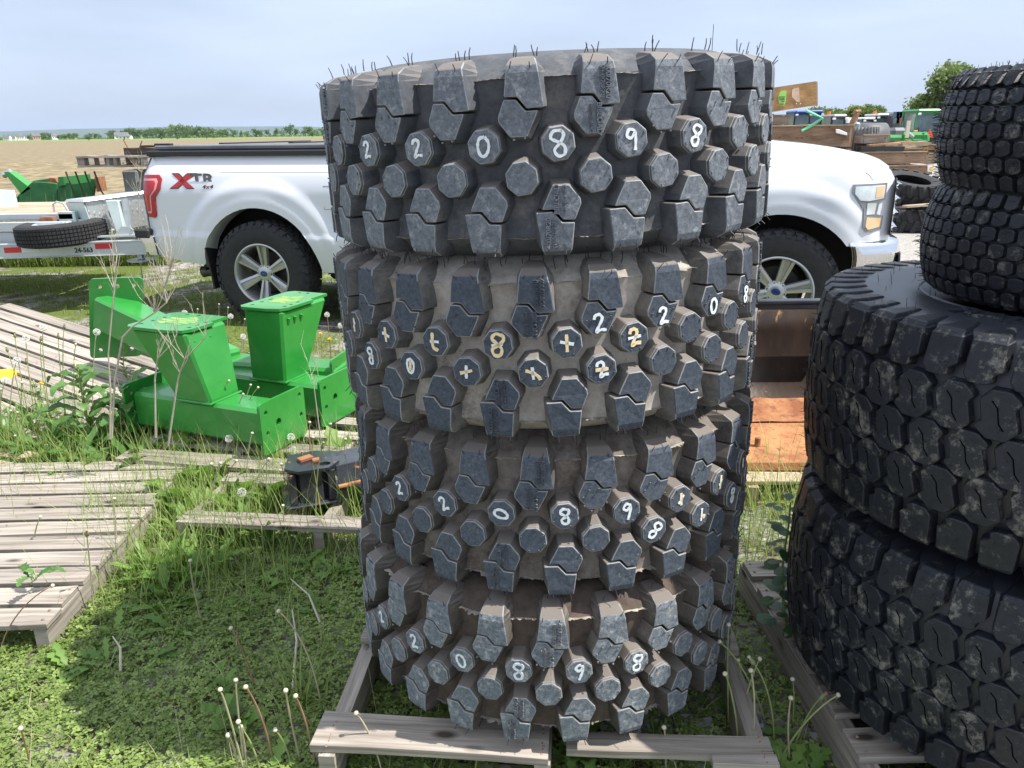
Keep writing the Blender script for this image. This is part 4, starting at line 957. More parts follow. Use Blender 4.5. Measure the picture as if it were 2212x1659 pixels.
# underbody, wheel wells
m = MB(); m.box((1.9, 1.0, .52), (5.5, 1.15, .22)); m.box((1.98, 1.0, .60), (1.9, 1.8, .2)); m.box((1.95, 1.0, .9), (1.8, 1.6, .5)); m.box((-.95, 1.0, .66), (.2, 1.7, .2))
for cx in (0, WBASE):
    for far in (0, 1):
        y0, y1 = (.10, .42) if not far else (1.58, 1.9)
        for i in range(12):
            a0, a1 = R(180-i*15), R(165-i*15); rr_ = .60
            m.hexa([(cx+rr_*math.cos(a0), y0, .44+rr_*math.sin(a0)), (cx+rr_*math.cos(a1), y0, .44+rr_*math.sin(a1)), (cx+rr_*math.cos(a1), y1, .44+rr_*math.sin(a1)), (cx+rr_*math.cos(a0), y1, .44+rr_*math.sin(a0))], [(cx+(rr_+.02)*math.cos(a0), y0, .44+(rr_+.02)*math.sin(a0)), (cx+(rr_+.02)*math.cos(a1), y0, .44+(rr_+.02)*math.sin(a1)), (cx+(rr_+.02)*math.cos(a1), y1, .44+(rr_+.02)*math.sin(a1)), (cx+(rr_+.02)*math.cos(a0), y1, .44+(rr_+.02)*math.sin(a0))])
        m.box((cx, y1 if not far else y0, .8), (1.2, .02, .55))
    m.tube([(cx, .1, .44), (cx, 1.9, .44)], .06, 8)
m.build('underbody', UNDER, truck)
m = MB(); m.tube([(-.78, .30, .39), (-.5, .34, .44), (.3, .45, .48)], .05, 14, cap=False); m.tube([(-.785, .30, .39), (-.5, .34, .44)], .043, 14, cap=False); m.build('exhaust_pipe', M_('dull_exhaust_steel', (.10, .095, .09), (.16, .15, .14), scale=20, rough=.5, metal=.6), truck)
for cx in (-.52, 3.52):
    for yy in (.14, 1.86):
        m = MB(); m.prism([(cx, yy-.14, .70), (cx-.03, yy+.14, .70), (cx+.02, yy+.14, .30), (cx+.05, yy-.14, .30)], (.012, 0, .002)); m.build('mud_flap', TRIM, truck)
m = MB(); m.tube([(-1.06, .62, .60), (-.95, .60, .47), (-.80, .62, .40), (-.9, .7, .36)], .012, 6); m.build('tow_chain', STEEL, truck)
m = MB(); m.tube([(3.56, .28, 1.33), (3.56, .28, 2.24)], [.004, .0022], 6); m.tube([(3.56, .28, 1.30), (3.56, .28, 1.36)], .012, 8); m.build('antenna', TRIM, truck)
# wheels
def wheel_meshes():
    # axle along local -y outward; centre at origin
    m = MB(); m.smooth = True
    pf = [(.245, -.115), (.29, -.135), (.35, -.138), (.40, -.128), (.424, -.10), (.428, 0), (.424, .10), (.40, .128), (.35, .138), (.29, .135), (.245, .115)]
    My = Matrix.Rotation(PI/2, 4, 'X')
    m.lathe(pf, 72, My)
    m.smooth = False
    for k in range(36):
        for j, v in enumerate((-.092, -.048, 0, .048, .092)):
            a = (k+(.5 if j % 2 else 0))*2*PI/36; r0 = .424; w_ = .030
            A = [(-w_, -.020), (w_*.6, -.022), (w_, .004), (w_*.3, .022), (-w_*.8, .018)]
            if abs(v) > .09: A = [(-w_, -.024), (w_, -.024), (w_, .024), (-w_, .024)]
            def c3(u, vv, r_): an = a+u/.43; return (r_*math.cos(an), r_*math.sin(an), v+vv)
            m.hexa([c3(u*1.05, q*1.05, r0-.006) for u, q in A], [c3(u, q, r0+.015-(.004 if abs(v) > .09 else 0)) for u, q in A], My)
        a = k*2*PI/36
        for s_ in (-1, 1):
            def d3(an, r_, z): return (r_*math.cos(a+an), r_*math.sin(a+an), z)
            m.hexa([d3(-.05, .431, s_*.11), d3(.05, .431, s_*.11), d3(.04, .392, s_*.126), d3(-.04, .392, s_*.126)], [d3(-.05, .434, s_*.116), d3(.05, .434, s_*.116), d3(.04, .392, s_*.136), d3(-.04, .392, s_*.136)], My)
    tyre = m
    m = MB(); m.smooth = True
    m.lathe([(.252, .118), (.258, .124), (.248, .128), (.238, .118), (.232, .06), (.225, -.11), (.235, -.118), (.252, -.118)], 64, My)
    m.lathe([(.0, .085), (.035, .088), (.05, .082), (.075, .07), (.08, .05)], 32, My)
    m.smooth = False
    for k in range(6):
        a = k*PI/3+PI/2
        for s_ in (-1, 1):
            def e3(r_, t_, z): c, s0 = math.cos(a), math.sin(a); return (r_*c-t_*s0, r_*s0+t_*c, z)
            m.hexa([e3(.055, s_*.004, .045), e3(.055, s_*.030, .045), e3(.242, s_*.050, .075), e3(.242, s_*.018, .075)], [e3(.055, s_*.007, .078), e3(.055, s_*.026, .072), e3(.242, s_*.046, .108), e3(.242, s_*.022, .112)], My)
        m.hexa([e3(.07, -.01, .045), e3(.07, .01, .045), e3(.24, .02, .07), e3(.24, -.02, .07)], [e3(.07, -.008, .062), e3(.07, .008, .062), e3(.24, .018, .088), e3(.24, -.018, .088)], My)
    rim = m
    m = MB()
    for k in range(6):
        a = k*PI/3+PI/3*.5+PI/2; m.lathe([(0, .078), (.011, .076), (.013, .06)], 8, My @ Matrix.Translation((.057*math.cos(a), .057*math.sin(a), 0)))
    nuts = m
    m = MB(); m.lathe([(0, -.02), (.17, -.02), (.2, -.05)], 32, My); disc = m
    m = MB(); m.lathe([(0, .092), (.026, .0915), (.030, .088)], 24, My @ Matrix.Diagonal((1.15, .8, 1, 1))); cap = m
    return tyre, rim, nuts, disc, cap
ty, ri, nu, di, ca_ = wheel_meshes()
proto = None
BLUEO = M_('blue_oval', (.02, .06, .2), rough=.2)
def wheel(x, y, flip, rot):
    global proto
    if proto is None:
        w_ = bpy.data.objects.new('wheel', None); COL.objects.link(w_); w_.parent = truck
        ty.build('tyre', TYREM, w_, auto=45); ri.build('rim', RIMM, w_, auto=40); nu.build('wheel_nuts', TRIM, w_); di.build('brake_disc', M_('brake_steel', (.08, .075, .07), rough=.5, metal=.7), w_); ca_.build('centre_cap', BLUEO, w_)
        m = MB(); text_mb(m, 'Ford', .018, Matrix.Translation((0, -.0935, 0)) @ Matrix.Rotation(PI/2, 4, 'X'), .0004, True, shear=.3); m.build('cap_lettering', CHROME, w_, recalc=False)
        proto = w_
    else: w_ = copy_tree(proto, truck)
    w_.location = (x, y, .44); w_.rotation_euler = (0, rot, PI if flip else 0); return w_
wheel(0, .13, 0, .06); wheel(WBASE, .13, 0, .3); wheel(0, 1.87, 1, .2); wheel(WBASE, 1.87, 1, .5)
# ======================= green steel brackets =======================
GREEN = M_('bright_green_enamel', (.020, .21, .030), (.036, .265, .045), scale=4, rough=.3, coat=.35, spots=((.09, .27, .08), 9, .64, .1))
GREEND = M_('old_green_paint', (.015, .10, .03), (.03, .16, .05), scale=5, rough=.5)
YSTAIN = M_('pollen_dusted_green', (.03, .25, .045), (.46, .44, .12), scale=16, rough=.45, stretch=(1, 3, 1), con=(.40, .70))
def rplate(m, c, ux, uy, w_, h_, th, r_=.02, holes=(), M=None):     # rounded plate with real holes; c corner, ux,uy unit dirs
    c, ux, uy = Vector(c), Vector(ux), Vector(uy); n = ux.cross(uy).normalized()
    poly = []
    for (cx, cy_, a0) in ((w_-r_, r_, -90), (w_-r_, h_-r_, 0), (r_, h_-r_, 90), (r_, r_, 180)):
        for k in range(4): a = R(a0+30*k); poly.append((cx+r_*math.cos(a), cy_+r_*math.sin(a)))
    hs = [[(x+rh*math.cos(2*PI*k/12), y+rh*math.sin(2*PI*k/12)) for k in range(12)] for x, y, rh in holes]
    return plate_poly(m, poly, hs, c, ux, uy, n, th, M)
def plate_poly(m, poly, hs, c, ux, uy, n, th, M=None):
    pts = []; edges = []
    for lp in [poly]+hs:
        b = len(pts); pts += [Vector(p) for p in lp]; edges += [(b+i, b+(i+1) % len(lp)) for i in range(len(lp))]
    v, e, f, *_ = delaunay_2d_cdt(pts, edges, [], 0, 1e-7)
    f = [t_ for t_ in f if inside((sum(v[i].x for i in t_)/3, sum(v[i].y for i in t_)/3), poly) and not any(inside((sum(v[i].x for i in t_)/3, sum(v[i].y for i in t_)/3), h) for h in hs)]
    P_ = lambda p, k: c+ux*p[0]+uy*p[1]+n*k
    m.add([P_(p, 0) for p in v]+[P_(p, th) for p in v], [tuple(t_) for t_ in f]+[tuple(len(v)+i for i in t_)[::-1] for t_ in f], M=M)
    for lp in [poly]+hs:
        k = len(lp); m.add([P_(p, 0) for p in lp]+[P_(p, th) for p in lp], [(i, (i+1) % k, k+(i+1) % k, k+i) for i in range(k)], M=M)
X_, Y_, Z_ = Vector((1, 0, 0)), Vector((0, 1, 0)), Vector((0, 0, 1))
def green_bracket(label, loc, rz, toprect, postb, tz, tubeL=.84):
    # local: x along tube (negative to the left), y away
    t = thing('steel_bracket', label, 'steel bracket', loc, rz, 'green painted steel brackets')
    m = MB(); m.box((-tubeL/2, .11, .10), (tubeL-.03, .18, .18)); m.build('foot_tube', GREEN, t, bevel=.016)
    for x, nm in ((-.012, 1), (-tubeL, 0)):
        m = MB(); rplate(m, (x, -.02, -.015), Y_, Z_, .32, .25, .014, .02, [(.04, .20, .012), (.04, .10, .012), (.285, .21, .012), (.285, .11, .012), (.12, .13, .018)]); m.build('end_plate', GREEN, t)
    (u0, u1, v0, v1), (a0, a1, b0, b1) = postb, toprect
    z1 = tz*.52
    m = MB()
    lo = [(u0, v0, .185), (u1, v0, .185), (u1, v1, .185), (u0, v1, .185)]; mi = [(u0, v0, z1*.75), (u1, v0, z1*.75), (u1, v1, z1*.75), (u0, v1, z1*.75)]; hi = [(a0+.02, b0+.02, tz), (a1-.012, b0+.02, tz), (a1-.012, b1-.03, tz), (a0+.02, b1-.03, tz)]
    vs = lo+mi+hi; fs = [(0, 1, 5, 4), (1, 2, 6, 5), (2, 3, 7, 6), (3, 0, 4, 7), (4, 5, 9, 8), (5, 6, 10, 9), (6, 7, 11, 10), (7, 4, 8, 11), (3, 2, 1, 0), (8, 9, 10, 11)]
    m.add(vs, fs); m.build('post', GREEN, t, bevel=.012)
    # top plate with notch and bolt holes
    w_, h_ = a1-a0, b1-b0; pl = [(.03, 0), (w_-.10, 0), (w_-.02, .02), (w_, .06), (w_, h_*.62), (w_-.03, h_*.66), (w_-.03, h_), (.03, h_), (0, h_-.03), (0, .03)]
    hs = [[(x+.011*math.cos(2*PI*k/10), y+.011*math.sin(2*PI*k/10)) for k in range(10)] for x, y in ((w_-.035, .08), (w_-.035, .13), (w_-.04, .19), (w_*.5, h_-.03), (.05, .06), (.05, .13), (.05, .2), (w_*.3, h_-.03))]
    m = MB(); plate_poly(m, pl, hs, Vector((a0, b0, tz)), X_, Y_, Z_, .014); tp = m.build('top_plate', GREEN, t)
    m = MB(); n = 22
    pts = [(w_*.5+w_*.28*math.cos(2*PI*k/n)*(1+.25*math.sin(3*k)), h_*.52+h_*.22*math.sin(2*PI*k/n)*(1+.3*math.sin(5*k+1)), ) for k in range(n)]
    plate_poly(m, pts, [], Vector((a0, b0, tz+.0142)), X_, Y_, Z_, .0005); q = m.build('pollen_stain', YSTAIN, tp)
    # weld seams and side holes
    m = MB(); m.tube([(u0-.004, v0-.004, .192), (u1+.004, v0-.004, .192), (u1+.004, v1+.004, .192)], .007, 6)
    m.tube([(-.014, .015, .015), (-.014, .015, .19), (-.014, .205, .19), (-.014, .205, .015)], .006, 6); m.build('weld_seam', GREEN, t)
    for k in range(3):
        m = MB(); fx = a1-.012-.0; z = tz-.055; tt = .05+.05*k; m.tube([(fx-.004, b0+tt+.02, z-.012), (fx+.004, b0+tt+.02, z+.012)], .009, 8); m.build('slot', M_('light_green', (.12, .42, .12)) if False else GREEN, t)
    return t
green_bracket('nearer of the two upright green brackets, its flat top dusted yellow, flared to the left', (-1.13, 3.33, .165), R(-23), (-.72, -.36, -.05, .27), (-.53, -.31, .01, .21), .535)
green_bracket('farther upright green bracket just left of the tyre stack, wide top plate', (-.945, 3.70, .16), R(-23), (-.47, -.20, -.01, .42), (-.45, -.23, .01, .21), .56)
# third bracket lying on its side
t = thing('steel_bracket', 'green steel bracket lying over behind the nearer one, plate end raised up to the left', 'steel bracket', (-2.36, 4.47, .27), R(-12), 'green painted steel brackets')
m = MB(); rplate(m, (-.24, .10, .0), Vector((.94, .34, 0)), Vector((.18, .0, .98)), .30, .50, .016, .025, [(.06, .45, .013), (.16, .45, .013), (.25, .45, .013), (.06, .05, .013), (.24, .05, .013)]); m.build('end_plate', GREEN, t)
m = MB()
a, b = Vector((-.10, .14, .30)), Vector((.82, -.12, .06)); s_ = .10
for q in (0,):
    up = Vector((.25, 0, 1)).normalized(); sd2 = (b-a).cross(up).normalized()
    m.hexa([a+sd2*s_+up*s_*.9, a-sd2*s_+up*s_*.9, a-sd2*s_-up*s_*1.1, a+sd2*s_-up*s_*1.1], [b+sd2*s_+up*s_*.9, b-sd2*s_+up*s_*.9, b-sd2*s_-up*s_*1.1, b+sd2*s_-up*s_*1.1])
m.build('arm_tube', GREEN, t, bevel=.016)
m = MB(); m.box((1.14, -.12, .02), (.75, .19, .18), rz=-.05); m.build('foot_tube', GREEN, t, bevel=.016)
m = MB(); rplate(m, (1.49, -.24, -.10), Y_, Z_, .30, .26, .014, .02, [(.05, .2, .012), (.25, .2, .012), (.05, .06, .012), (.25, .06, .012)]); m.build('end_plate', GREEN, t)

# ======================= black rusty coupling =======================
BLKP = M_('chipped_black_enamel', (.018, .02, .026), (.04, .045, .055), scale=6, rough=.28, coat=.4, spots=((.34, .13, .05), 9, .60, .04), bump=.15)
t = thing('steel_coupling', 'rust-edged black steel coupling in the weeds beside the tyre stack', 'steel part', (-.84, 2.96, .115), R(20), None); t.scale = (1, 1, .66)
m = MB(); pl = [(.0, -.05), (.05, -.10), (.17, -.10), (.22, -.04), (.21, .06), (.14, .10), (.03, .09)]
plate_poly(m, pl, [[(.16+.024*math.cos(k*PI/6), -.055+.02*math.sin(k*PI/6)) for k in range(12)]], Vector((-.10, 0, .23)), X_, Y_, Z_, .018); m.build('top_flange', BLKP, t)
m = MB(); m.tube([(.0, 0, .02), (.0, 0, .23)], .085, 12); m.box((0, -.0, .01), (.22, .2, .016)); m.box((-.075, -.01, .12), (.03, .15, .20)); m.box((.08, -.02, .12), (.03, .13, .2)); m.build('body', BLKP, t, bevel=.004)
m = MB(); m.prism([(.10, -.075, .16), (.10, .075, .16), (.10, .075, .235), (.10, -.075, .235)], (.42, .05, .02)); m.prism([(.10, -.115, .13), (.10, -.075, .235), (.10, -.065, .235), (.10, -.105, .128)], (.44, .05, .02)); m.build('arm', BLKP, t, bevel=.003)
m = MB(); m.prism([(.10, -.125, .128), (.10, -.10, .14), (.10, -.10, .128), (.10, -.125, .116)], (.44, .05, .02)); m.build('rusty_edge', ORUST, t)
m = MB(); m.box((-.01, .01, .26), (.06, .035, .022), rz=.4); m.box((.03, -.02, .258), (.03, .03, .018)); m.build('locking_lug', RUST, t, bevel=.003)

# ======================= trailer =======================
GALV = M_('galvanised_beam', (.46, .49, .51), (.58, .61, .63), scale=5, rough=.45, metal=.45, con=(.3, .7))
TEAL = M_('grey_green_panel', (.42, .50, .48), (.52, .60, .58), scale=3, rough=.5, metal=.3)
REDT = M_('red_reflective_tape', (.50, .02, .03), (.58, .03, .04), scale=60, rough=.3)
WHT = M_('white_reflective_tape', (.72, .74, .78), rough=.3)
def diamond():
    m, t_, b, N, L_ = newmat('diamond_plate'); b.inputs['Base Color'].default_value = (.62, .62, .60, 1); b.inputs['Metallic'].default_value = .7; b.inputs['Roughness'].default_value = .36
    tc_ = N('ShaderNodeTexCoord'); mp_ = N('ShaderNodeMapping'); mp_.inputs['Scale'].default_value = (38, 38, 16); mp_.inputs['Rotation'].default_value = (0, R(38), 0); L_(tc_.outputs['Object'], mp_.inputs[0])
    v = N('ShaderNodeTexVoronoi'); v.inputs['Scale'].default_value = 1; v.inputs['Randomness'].default_value = .12; L_(mp_.outputs[0], v.inputs['Vector'])
    mr = N('ShaderNodeMapRange'); mr.inputs[1].default_value = .12; mr.inputs[2].default_value = .36; mr.inputs[3].default_value = 1; mr.inputs[4].default_value = 0; L_(v.outputs['Distance'], mr.inputs[0])
    bp = N('ShaderNodeBump'); bp.inputs['Strength'].default_value = .8; bp.inputs['Distance'].default_value = .004; L_(mr.outputs[0], bp.inputs['Height']); L_(bp.outputs[0], b.inputs['Normal']); return m
DIAM = diamond()
TO = Vector((-4.0, 7.4, 0))
tr = thing('flatbed_trailer', 'galvanised flatbed trailer hitched behind the white pickup, tongue marked 24-563', 'trailer', TO)
def W(x, y, z): return Vector((x, y, z))-TO
def wbox(m, x0, x1, y0, y1, z0, z1, dz=0): m.hexa([W(x0, y0, z0), W(x1, y0, z0+dz), W(x1, y1, z0+dz), W(x0, y1, z0)], [W(x0, y0, z1), W(x1, y0, z1+dz), W(x1, y1, z1+dz), W(x0, y1, z1)])
m = MB(); wbox(m, -6.6, -3.35, 7.25, 7.256, .47, .585, .055); wbox(m, -6.6, -3.35, 7.24, 7.31, .585, .597, .055); wbox(m, -6.6, -3.35, 7.24, 7.31, .465, .473, .055); m.build('tongue_beam', GALV, tr, bevel=.002)
m = MB(); m.hexa([W(-4.9, 8.5, .50), W(-4.9, 8.56, .50), W(-3.2, 7.42, .53), W(-3.2, 7.36, .53)], [W(-4.9, 8.5, .61), W(-4.9, 8.56, .61), W(-3.2, 7.42, .64), W(-3.2, 7.36, .64)]); m.build('tongue_beam', GALV, tr)
m = MB(); wbox(m, -4.2, -3.35, 7.32, 7.38, .66, .675, .02); m.build('top_rail', GALV, tr)
def btape(x0, x1, z, mat): m = MB(); wbox(m, x0, x1, 7.246, 7.249, z-.025, z+.025, .003); m.build('reflective_tape', mat, tr)
btape(-4.655, -4.495, .575, REDT); btape(-4.495, -4.33, .578, WHT); btape(-3.815, -3.655, .60, REDT)
m = MB(); text_mb(m, '24-563', .060, Matrix.Translation(W(-3.925, 7.2475, .565)) @ Matrix.Rotation(-.016, 4, 'Y') @ Matrix.Rotation(PI/2, 4, 'X'), .001, True); m.build('number', BLACK, tr, recalc=False)
m = MB(); wbox(m, -7, -4.16, 7.42, 7.48, .72, .81, .0); wbox(m, -7, -4.22, 7.44, 7.48, .59, .72); wbox(m, -7, -4.16, 7.60, 7.66, .81, .87); wbox(m, -4.22, -4.16, 7.48, 9.2, .66, .80); m.build('deck_rail', GALV, tr, bevel=.006)
m = MB(); wbox(m, -4.30, -4.14, 7.60, 7.70, .78, .885); m.build('rub_block', TEAL, tr, bevel=.004)
m = MB(); wbox(m, -4.42, -4.30, 7.50, 7.56, .80, .845); m.build('brown_bracket', RUST, tr)
m = MB()
for k in range(11): m.board(W(-7.4, 7.72+.145*k, .855), W(-4.24, 7.72+.145*k, .855), .138, .035)
m.build('deck_boards', WTAN, tr)
m = MB(); m.hexa([W(-6.6, 8.55, .80), W(-5.27, 8.55, .80), W(-5.27, 8.60, .80), W(-6.6, 8.60, .80)], [W(-6.6, 8.9, 1.06), W(-5.40, 8.75, 1.02), W(-5.40, 8.80, 1.02), W(-6.6, 8.95, 1.06)]); m.build('fender_plate', GALV, tr)
m = MB(); m.tube([W(-4.50, 7.9, .86), W(-4.50, 7.9, .93), W(-4.46, 7.9, .955), W(-4.40, 7.9, .94), W(-4.36, 7.9, .86)], .010, 8); m.build('tie_ring', STEEL, tr)
# toolbox: left end panel faces the camera's left, long front face runs back to the right
A0, A1, B0, B1 = (-4.30, 7.80), (-3.97, 7.5), (-3.56, 7.82), (-3.9, 8.2)
def fr(u): return (A1[0]+(B0[0]-A1[0])*u, A1[1]+(B0[1]-A1[1])*u)
m = MB(); m.hexa([W(-4.24, 7.80, .72), W(-3.93, 7.5, .68), W(*B0, .72), W(*B1, .72)], [W(*A0, .96), W(*A1, .98), W(*B0, 1.03), W(*B1, 1.0)]); bx_ = m.build('toolbox', DIAM, tr, bevel=.004)
m = MB(); m.hexa([W(-4.33, 7.80, .962), W(-3.97, 7.47, .982), W(-3.52, 7.82, 1.032), W(-3.9, 8.25, 1.0)], [W(-4.30, 7.80, .985), W(-3.97, 7.5, 1.005), W(-3.55, 7.82, 1.055), W(-3.9, 8.2, 1.02)]); m.build('lid', DIAM, bx_)
m = MB(); m.hexa([W(-4.235, 7.775, .74), W(-3.945, 7.485, .80), W(-3.94, 7.495, .80), W(-4.23, 7.785, .74)], [W(-4.315, 7.79, .955), W(-3.98, 7.485, .978), W(-3.975, 7.495, .978), W(-4.31, 7.80, .955)]); m.build('end_panel', TEAL, bx_)
BYAW = math.atan2(B0[1]-A1[1], B0[0]-A1[0]); BN = Vector((math.sin(BYAW), -math.cos(BYAW), 0))
def onbox(u, z, e): p = fr(u); return W(p[0], p[1], z)+BN*(e+.004+.02*max(0, (1.0-z)))
def bbox(u, z, e, d): m = MB(); M2 = Matrix.Translation(onbox(u, z, e)) @ Matrix.Rotation(BYAW, 4, 'Z'); m.box((0, 0, 0), d, M=M2); return m
bbox(.50, .935, .006, (.075, .012, .08)).build('latch_plate', CHROME, bx_, bevel=.004)
bbox(.50, .93, .014, (.03, .01, .042)).build('latch_handle', TRIM, bx_)
bbox(.54, .855, .004, (.185, .005, .072)).build('label_border', BLACK, bx_)
bbox(.54, .855, .0065, (.165, .005, .056)).build('red_label', REDT, bx_)
m = MB(); text_mb(m, 'LAROCHE', .036, Matrix.Translation(onbox(.54, .855, .0095)) @ Matrix.Rotation(BYAW, 4, 'Z') @ Matrix.Rotation(PI/2, 4, 'X'), .0005, True); m.build('label_lettering', BLACK, bx_, recalc=False)
m = MB(); m.hexa([W(-3.68, 7.42, .67), W(-3.60, 7.42, .67), W(-3.60, 7.50, .67), W(-3.68, 7.50, .67)], [W(-3.78, 7.50, .99), W(-3.66, 7.50, .99), W(-3.66, 7.58, .99), W(-3.78, 7.58, .99)]); m.build('jack_post', TEAL, tr, bevel=.006)
m = MB(); m.tube([W(-3.60, 7.5, .65), W(-3.62, 7.55, 1.0)], .032, 10); m.build('jack_tube', STEEL, tr)
m = MB(); m.prism([W(-3.70, 7.36, .665), W(-3.48, 7.36, .67), W(-3.52, 7.36, .765), W(-3.60, 7.36, .765)], (0, .01, 0)); m.build('gusset', GALV, tr)
for x in (-3.68, -3.50):
    m = MB(); m.tube([W(x, 7.33, .735), W(x, 7.36, .735)], .012, 6); m.build('bolt', STEEL, tr)
m = MB(); m.tube([W(-3.44, 7.32, .47), W(-3.44, 7.32, .58)], .035, 10); m.tube([W(-3.44, 7.32, .455), W(-3.44, 7.32, .465)], .13, 16); m.build('jack_foot', STEEL, tr)
m = MB(); m.tube([W(-3.35, 7.35, .60), W(-2.75, 7.5, .60)], .04, 8); m.build('coupler', TRIM, tr)
for y in (7.3, 9.3):
    m = MB(); m.smooth = True; m.lathe([(.16, -.09), (.30, -.10), (.33, -.08), (.335, 0), (.33, .08), (.30, .10), (.16, .09), (.0, .05)], 40, Matrix.Translation(W(-6.9, y, .335)) @ Matrix.Rotation(PI/2, 4, 'X')); m.build('wheel', TYREM, tr, auto=50)
sp = thing('spare_wheel', 'spare wheel lying flat on the trailer tongue, silver rim', 'spare wheel', (-4.19, 7.42, .715), R(10)); sp.rotation_euler = (R(1.5), R(-2.5), 0)
m = MB(); m.smooth = True; Rs = .355; sp.scale = (1.1, 1.1, 1)
m.lathe([(.20, .075), (.23, .098), (.28, .105), (.325, .092), (.340, .075), (.343, 0), (.340, -.075), (.325, -.092), (.28, -.105), (.23, -.098), (.20, -.075)], 72)
m.smooth = False
for k in range(72):
    for j, v in enumerate((-.066, -.033, 0, .033, .066)):
        a = k*2*PI/72; c3 = lambda u, q, r_: (r_*math.cos(a+u/.35), r_*math.sin(a+u/.35), v+q)
        A = [(-.0135, -.013), (.012, -.011), (.0145, .012), (-.010, .013)]
        m.hexa([c3(u, q, .338) for u, q in A], [c3(u*.97, q*.97, .3535-(.004 if abs(v) > .06 else 0)) for u, q in A])
m.build('tyre', TYREM, sp, auto=40)
m = MB(); m.smooth = True; m.lathe([(.205, .08), (.21, .088), (.198, .080), (.19, .05), (.10, .035), (0, .04)], 48); m.build('rim', GALV, sp, auto=40)
# ======================= background yard =======================
def tp(x, y): return (x*.1983, 263.3+.1983*y)
def bp_(x, y): return (1656.6+.1736*x, 164.6+.1736*y)
def wall_px(m, pts, Y, th, fn=tp):       # upright slab seen in the photo at distance Y with thickness th going away
    P_ = [D(*fn(*p), Y) for p in pts]; m.prism(P_, (0, th, 0))
# old green hopper in the weeds
t = thing('old_hopper', 'faded dark green farm hopper with open top standing in weeds beyond the trailer', 'farm hopper')
Yh = 10.8
m = MB(); wall_px(m, [(190, 1000), (190, 800), (350, 650), (500, 655), (620, 670), (640, 1000)], Yh, .03); wall_px(m, [(640, 1000), (625, 670), (770, 655), (790, 1000)], Yh-.05, .03); wall_px(m, [(350, 640), (640, 600), (800, 605), (1075, 620), (1090, 690), (1040, 715), (1000, 960), (350, 960)], Yh+.7, .03)
a, b = D(*tp(190, 1000), Yh), D(*tp(190, 800), Yh); m.prism([a, b, b+Vector((.1, .7, 0)), a+Vector((.1, .7, 0))], (.03, 0, 0)); m.build('hopper_wall', GREEND, t, bevel=.01)
m = MB(); wall_px(m, [(630, 600), (690, 597), (695, 690), (640, 700)], Yh-.1, .7); m.build('cross_plate', M_('faded_green', (.03, .20, .05), rough=.5), t)
m = MB(); wall_px(m, [(495, 640), (540, 610), (600, 615), (620, 660), (545, 680)], Yh+.3, .2); m.build('rusty_hinge', RUST, t)
m = MB(); a, b = D(*tp(40, 545), Yh), D(*tp(245, 775), Yh)
m.prism([a, a+Vector((.07, 0, .0)), b+Vector((.12, 0, .06)), b+Vector((-.02, 0, -.02))], (0, .16, 0)); m.prism([a+Vector((.3, .02, -.28)), b+Vector((.16, 0, .08)), b+Vector((.05, 0, .0))], (0, .03, 0)); m.build('drawbar_arm', M_('bright_green', (.05, .27, .06), rough=.5), t)  # arm in a brighter green than the hopper walls
m = MB(); m.tube([a+Vector((-.06, .08, -.05)), a+Vector((.05, .08, 0))], .04, 8); m.build('arm_pin', STEEL, t)
m = MB(); wall_px(m, [(90, 960), (90, 810), (180, 815), (185, 960)], Yh+.2, .4); m.build('rear_box', GREEND, t)
m = MB(); a = D(*tp(1080, 660), Yh+.7); m.box(a+Vector((.02, 0, -.02)), (.05, .2, .2)); m.build('end_bracket', RUST, t)
# post with pallets
Yp = 10.4
t = thing('concrete_stand', 'dark blue-grey concrete pillar holding up a weathered pallet behind the pickup tail', 'pillar')
a, b = D(*tp(1320, 530), Yp), D(*tp(1480, 530), Yp); c = (a+b)/2
m = MB(); m.box((c.x, Yp+.2, a.z/2), ((b-a).x, .4, a.z)); m.build('pillar', M_('dark_concrete', (.10, .11, .12), (.20, .21, .22), scale=4, rough=.9, bump=.3), t, bevel=.02)
m = MB(); m.box((c.x+.1, Yp-.02, a.z*.62), (.28, .04, .3)); m.build('blue_rag', M_('faded_blue_plastic', (.03, .05, .14), (.05, .07, .17), scale=9, rough=.7), t)
m = MB()
for q in range(4):
    p0 = Vector((c.x-.75+.12*q, Yp-.1, a.z+.0)); m.tube([p0, p0+Vector((.05, 0, -.25)), p0+Vector((.18+.05*q, .0, -.75)), p0+Vector((.16, 0, -1.0))], [.012, .01, .008, .006], 5)
m.build('dead_vine', WDARK, t)
pz = D(*tp(940, 490), Yp).z; px0 = D(*tp(940, 490), Yp).x; px1 = D(*tp(1500, 490), Yp).x+.25
t = thing('pallet', 'splintered grey pallet resting level on the concrete pillar above the hopper', 'pallet', ((px0+px1)/2, Yp+.35, pz), R(-1))
W_ = px1-px0
m = MB()
for k in range(5): m.board((-W_/2, -.5+.25*k, .135), (W_/2, -.5+.25*k, .135), .12, .022, jit=.01)
for k in range(4): m.board((-W_/2, -.5+.3*k, .02), (W_/2, -.5+.3*k, .02), .1, .02, jit=.01)
m.build('deck_boards', WGREY, t)
for x in (-W_/2+.05, -W_/2+.42, 0, W_/2-.05):
    m = MB(); m.board((x, -.55, .112), (x, .55, .112), .09, .09); m.build('stringer', WGREY, t)
t = thing('timber_beam', 'charred dark timber lying on top of the pallet on the pillar', 'timber', ((px0+px1)/2+.22, Yp+.2, pz+.137), R(-2))
m = MB()
m.board((-W_/2+.27, 0, .085), (W_/2, 0, .085), .3, .085, jit=.02); m.board((-W_/2+.30, .3, .11), (W_/2, .35, .11), .2, .1, jit=.02); m.build('timber', WDARK, t)
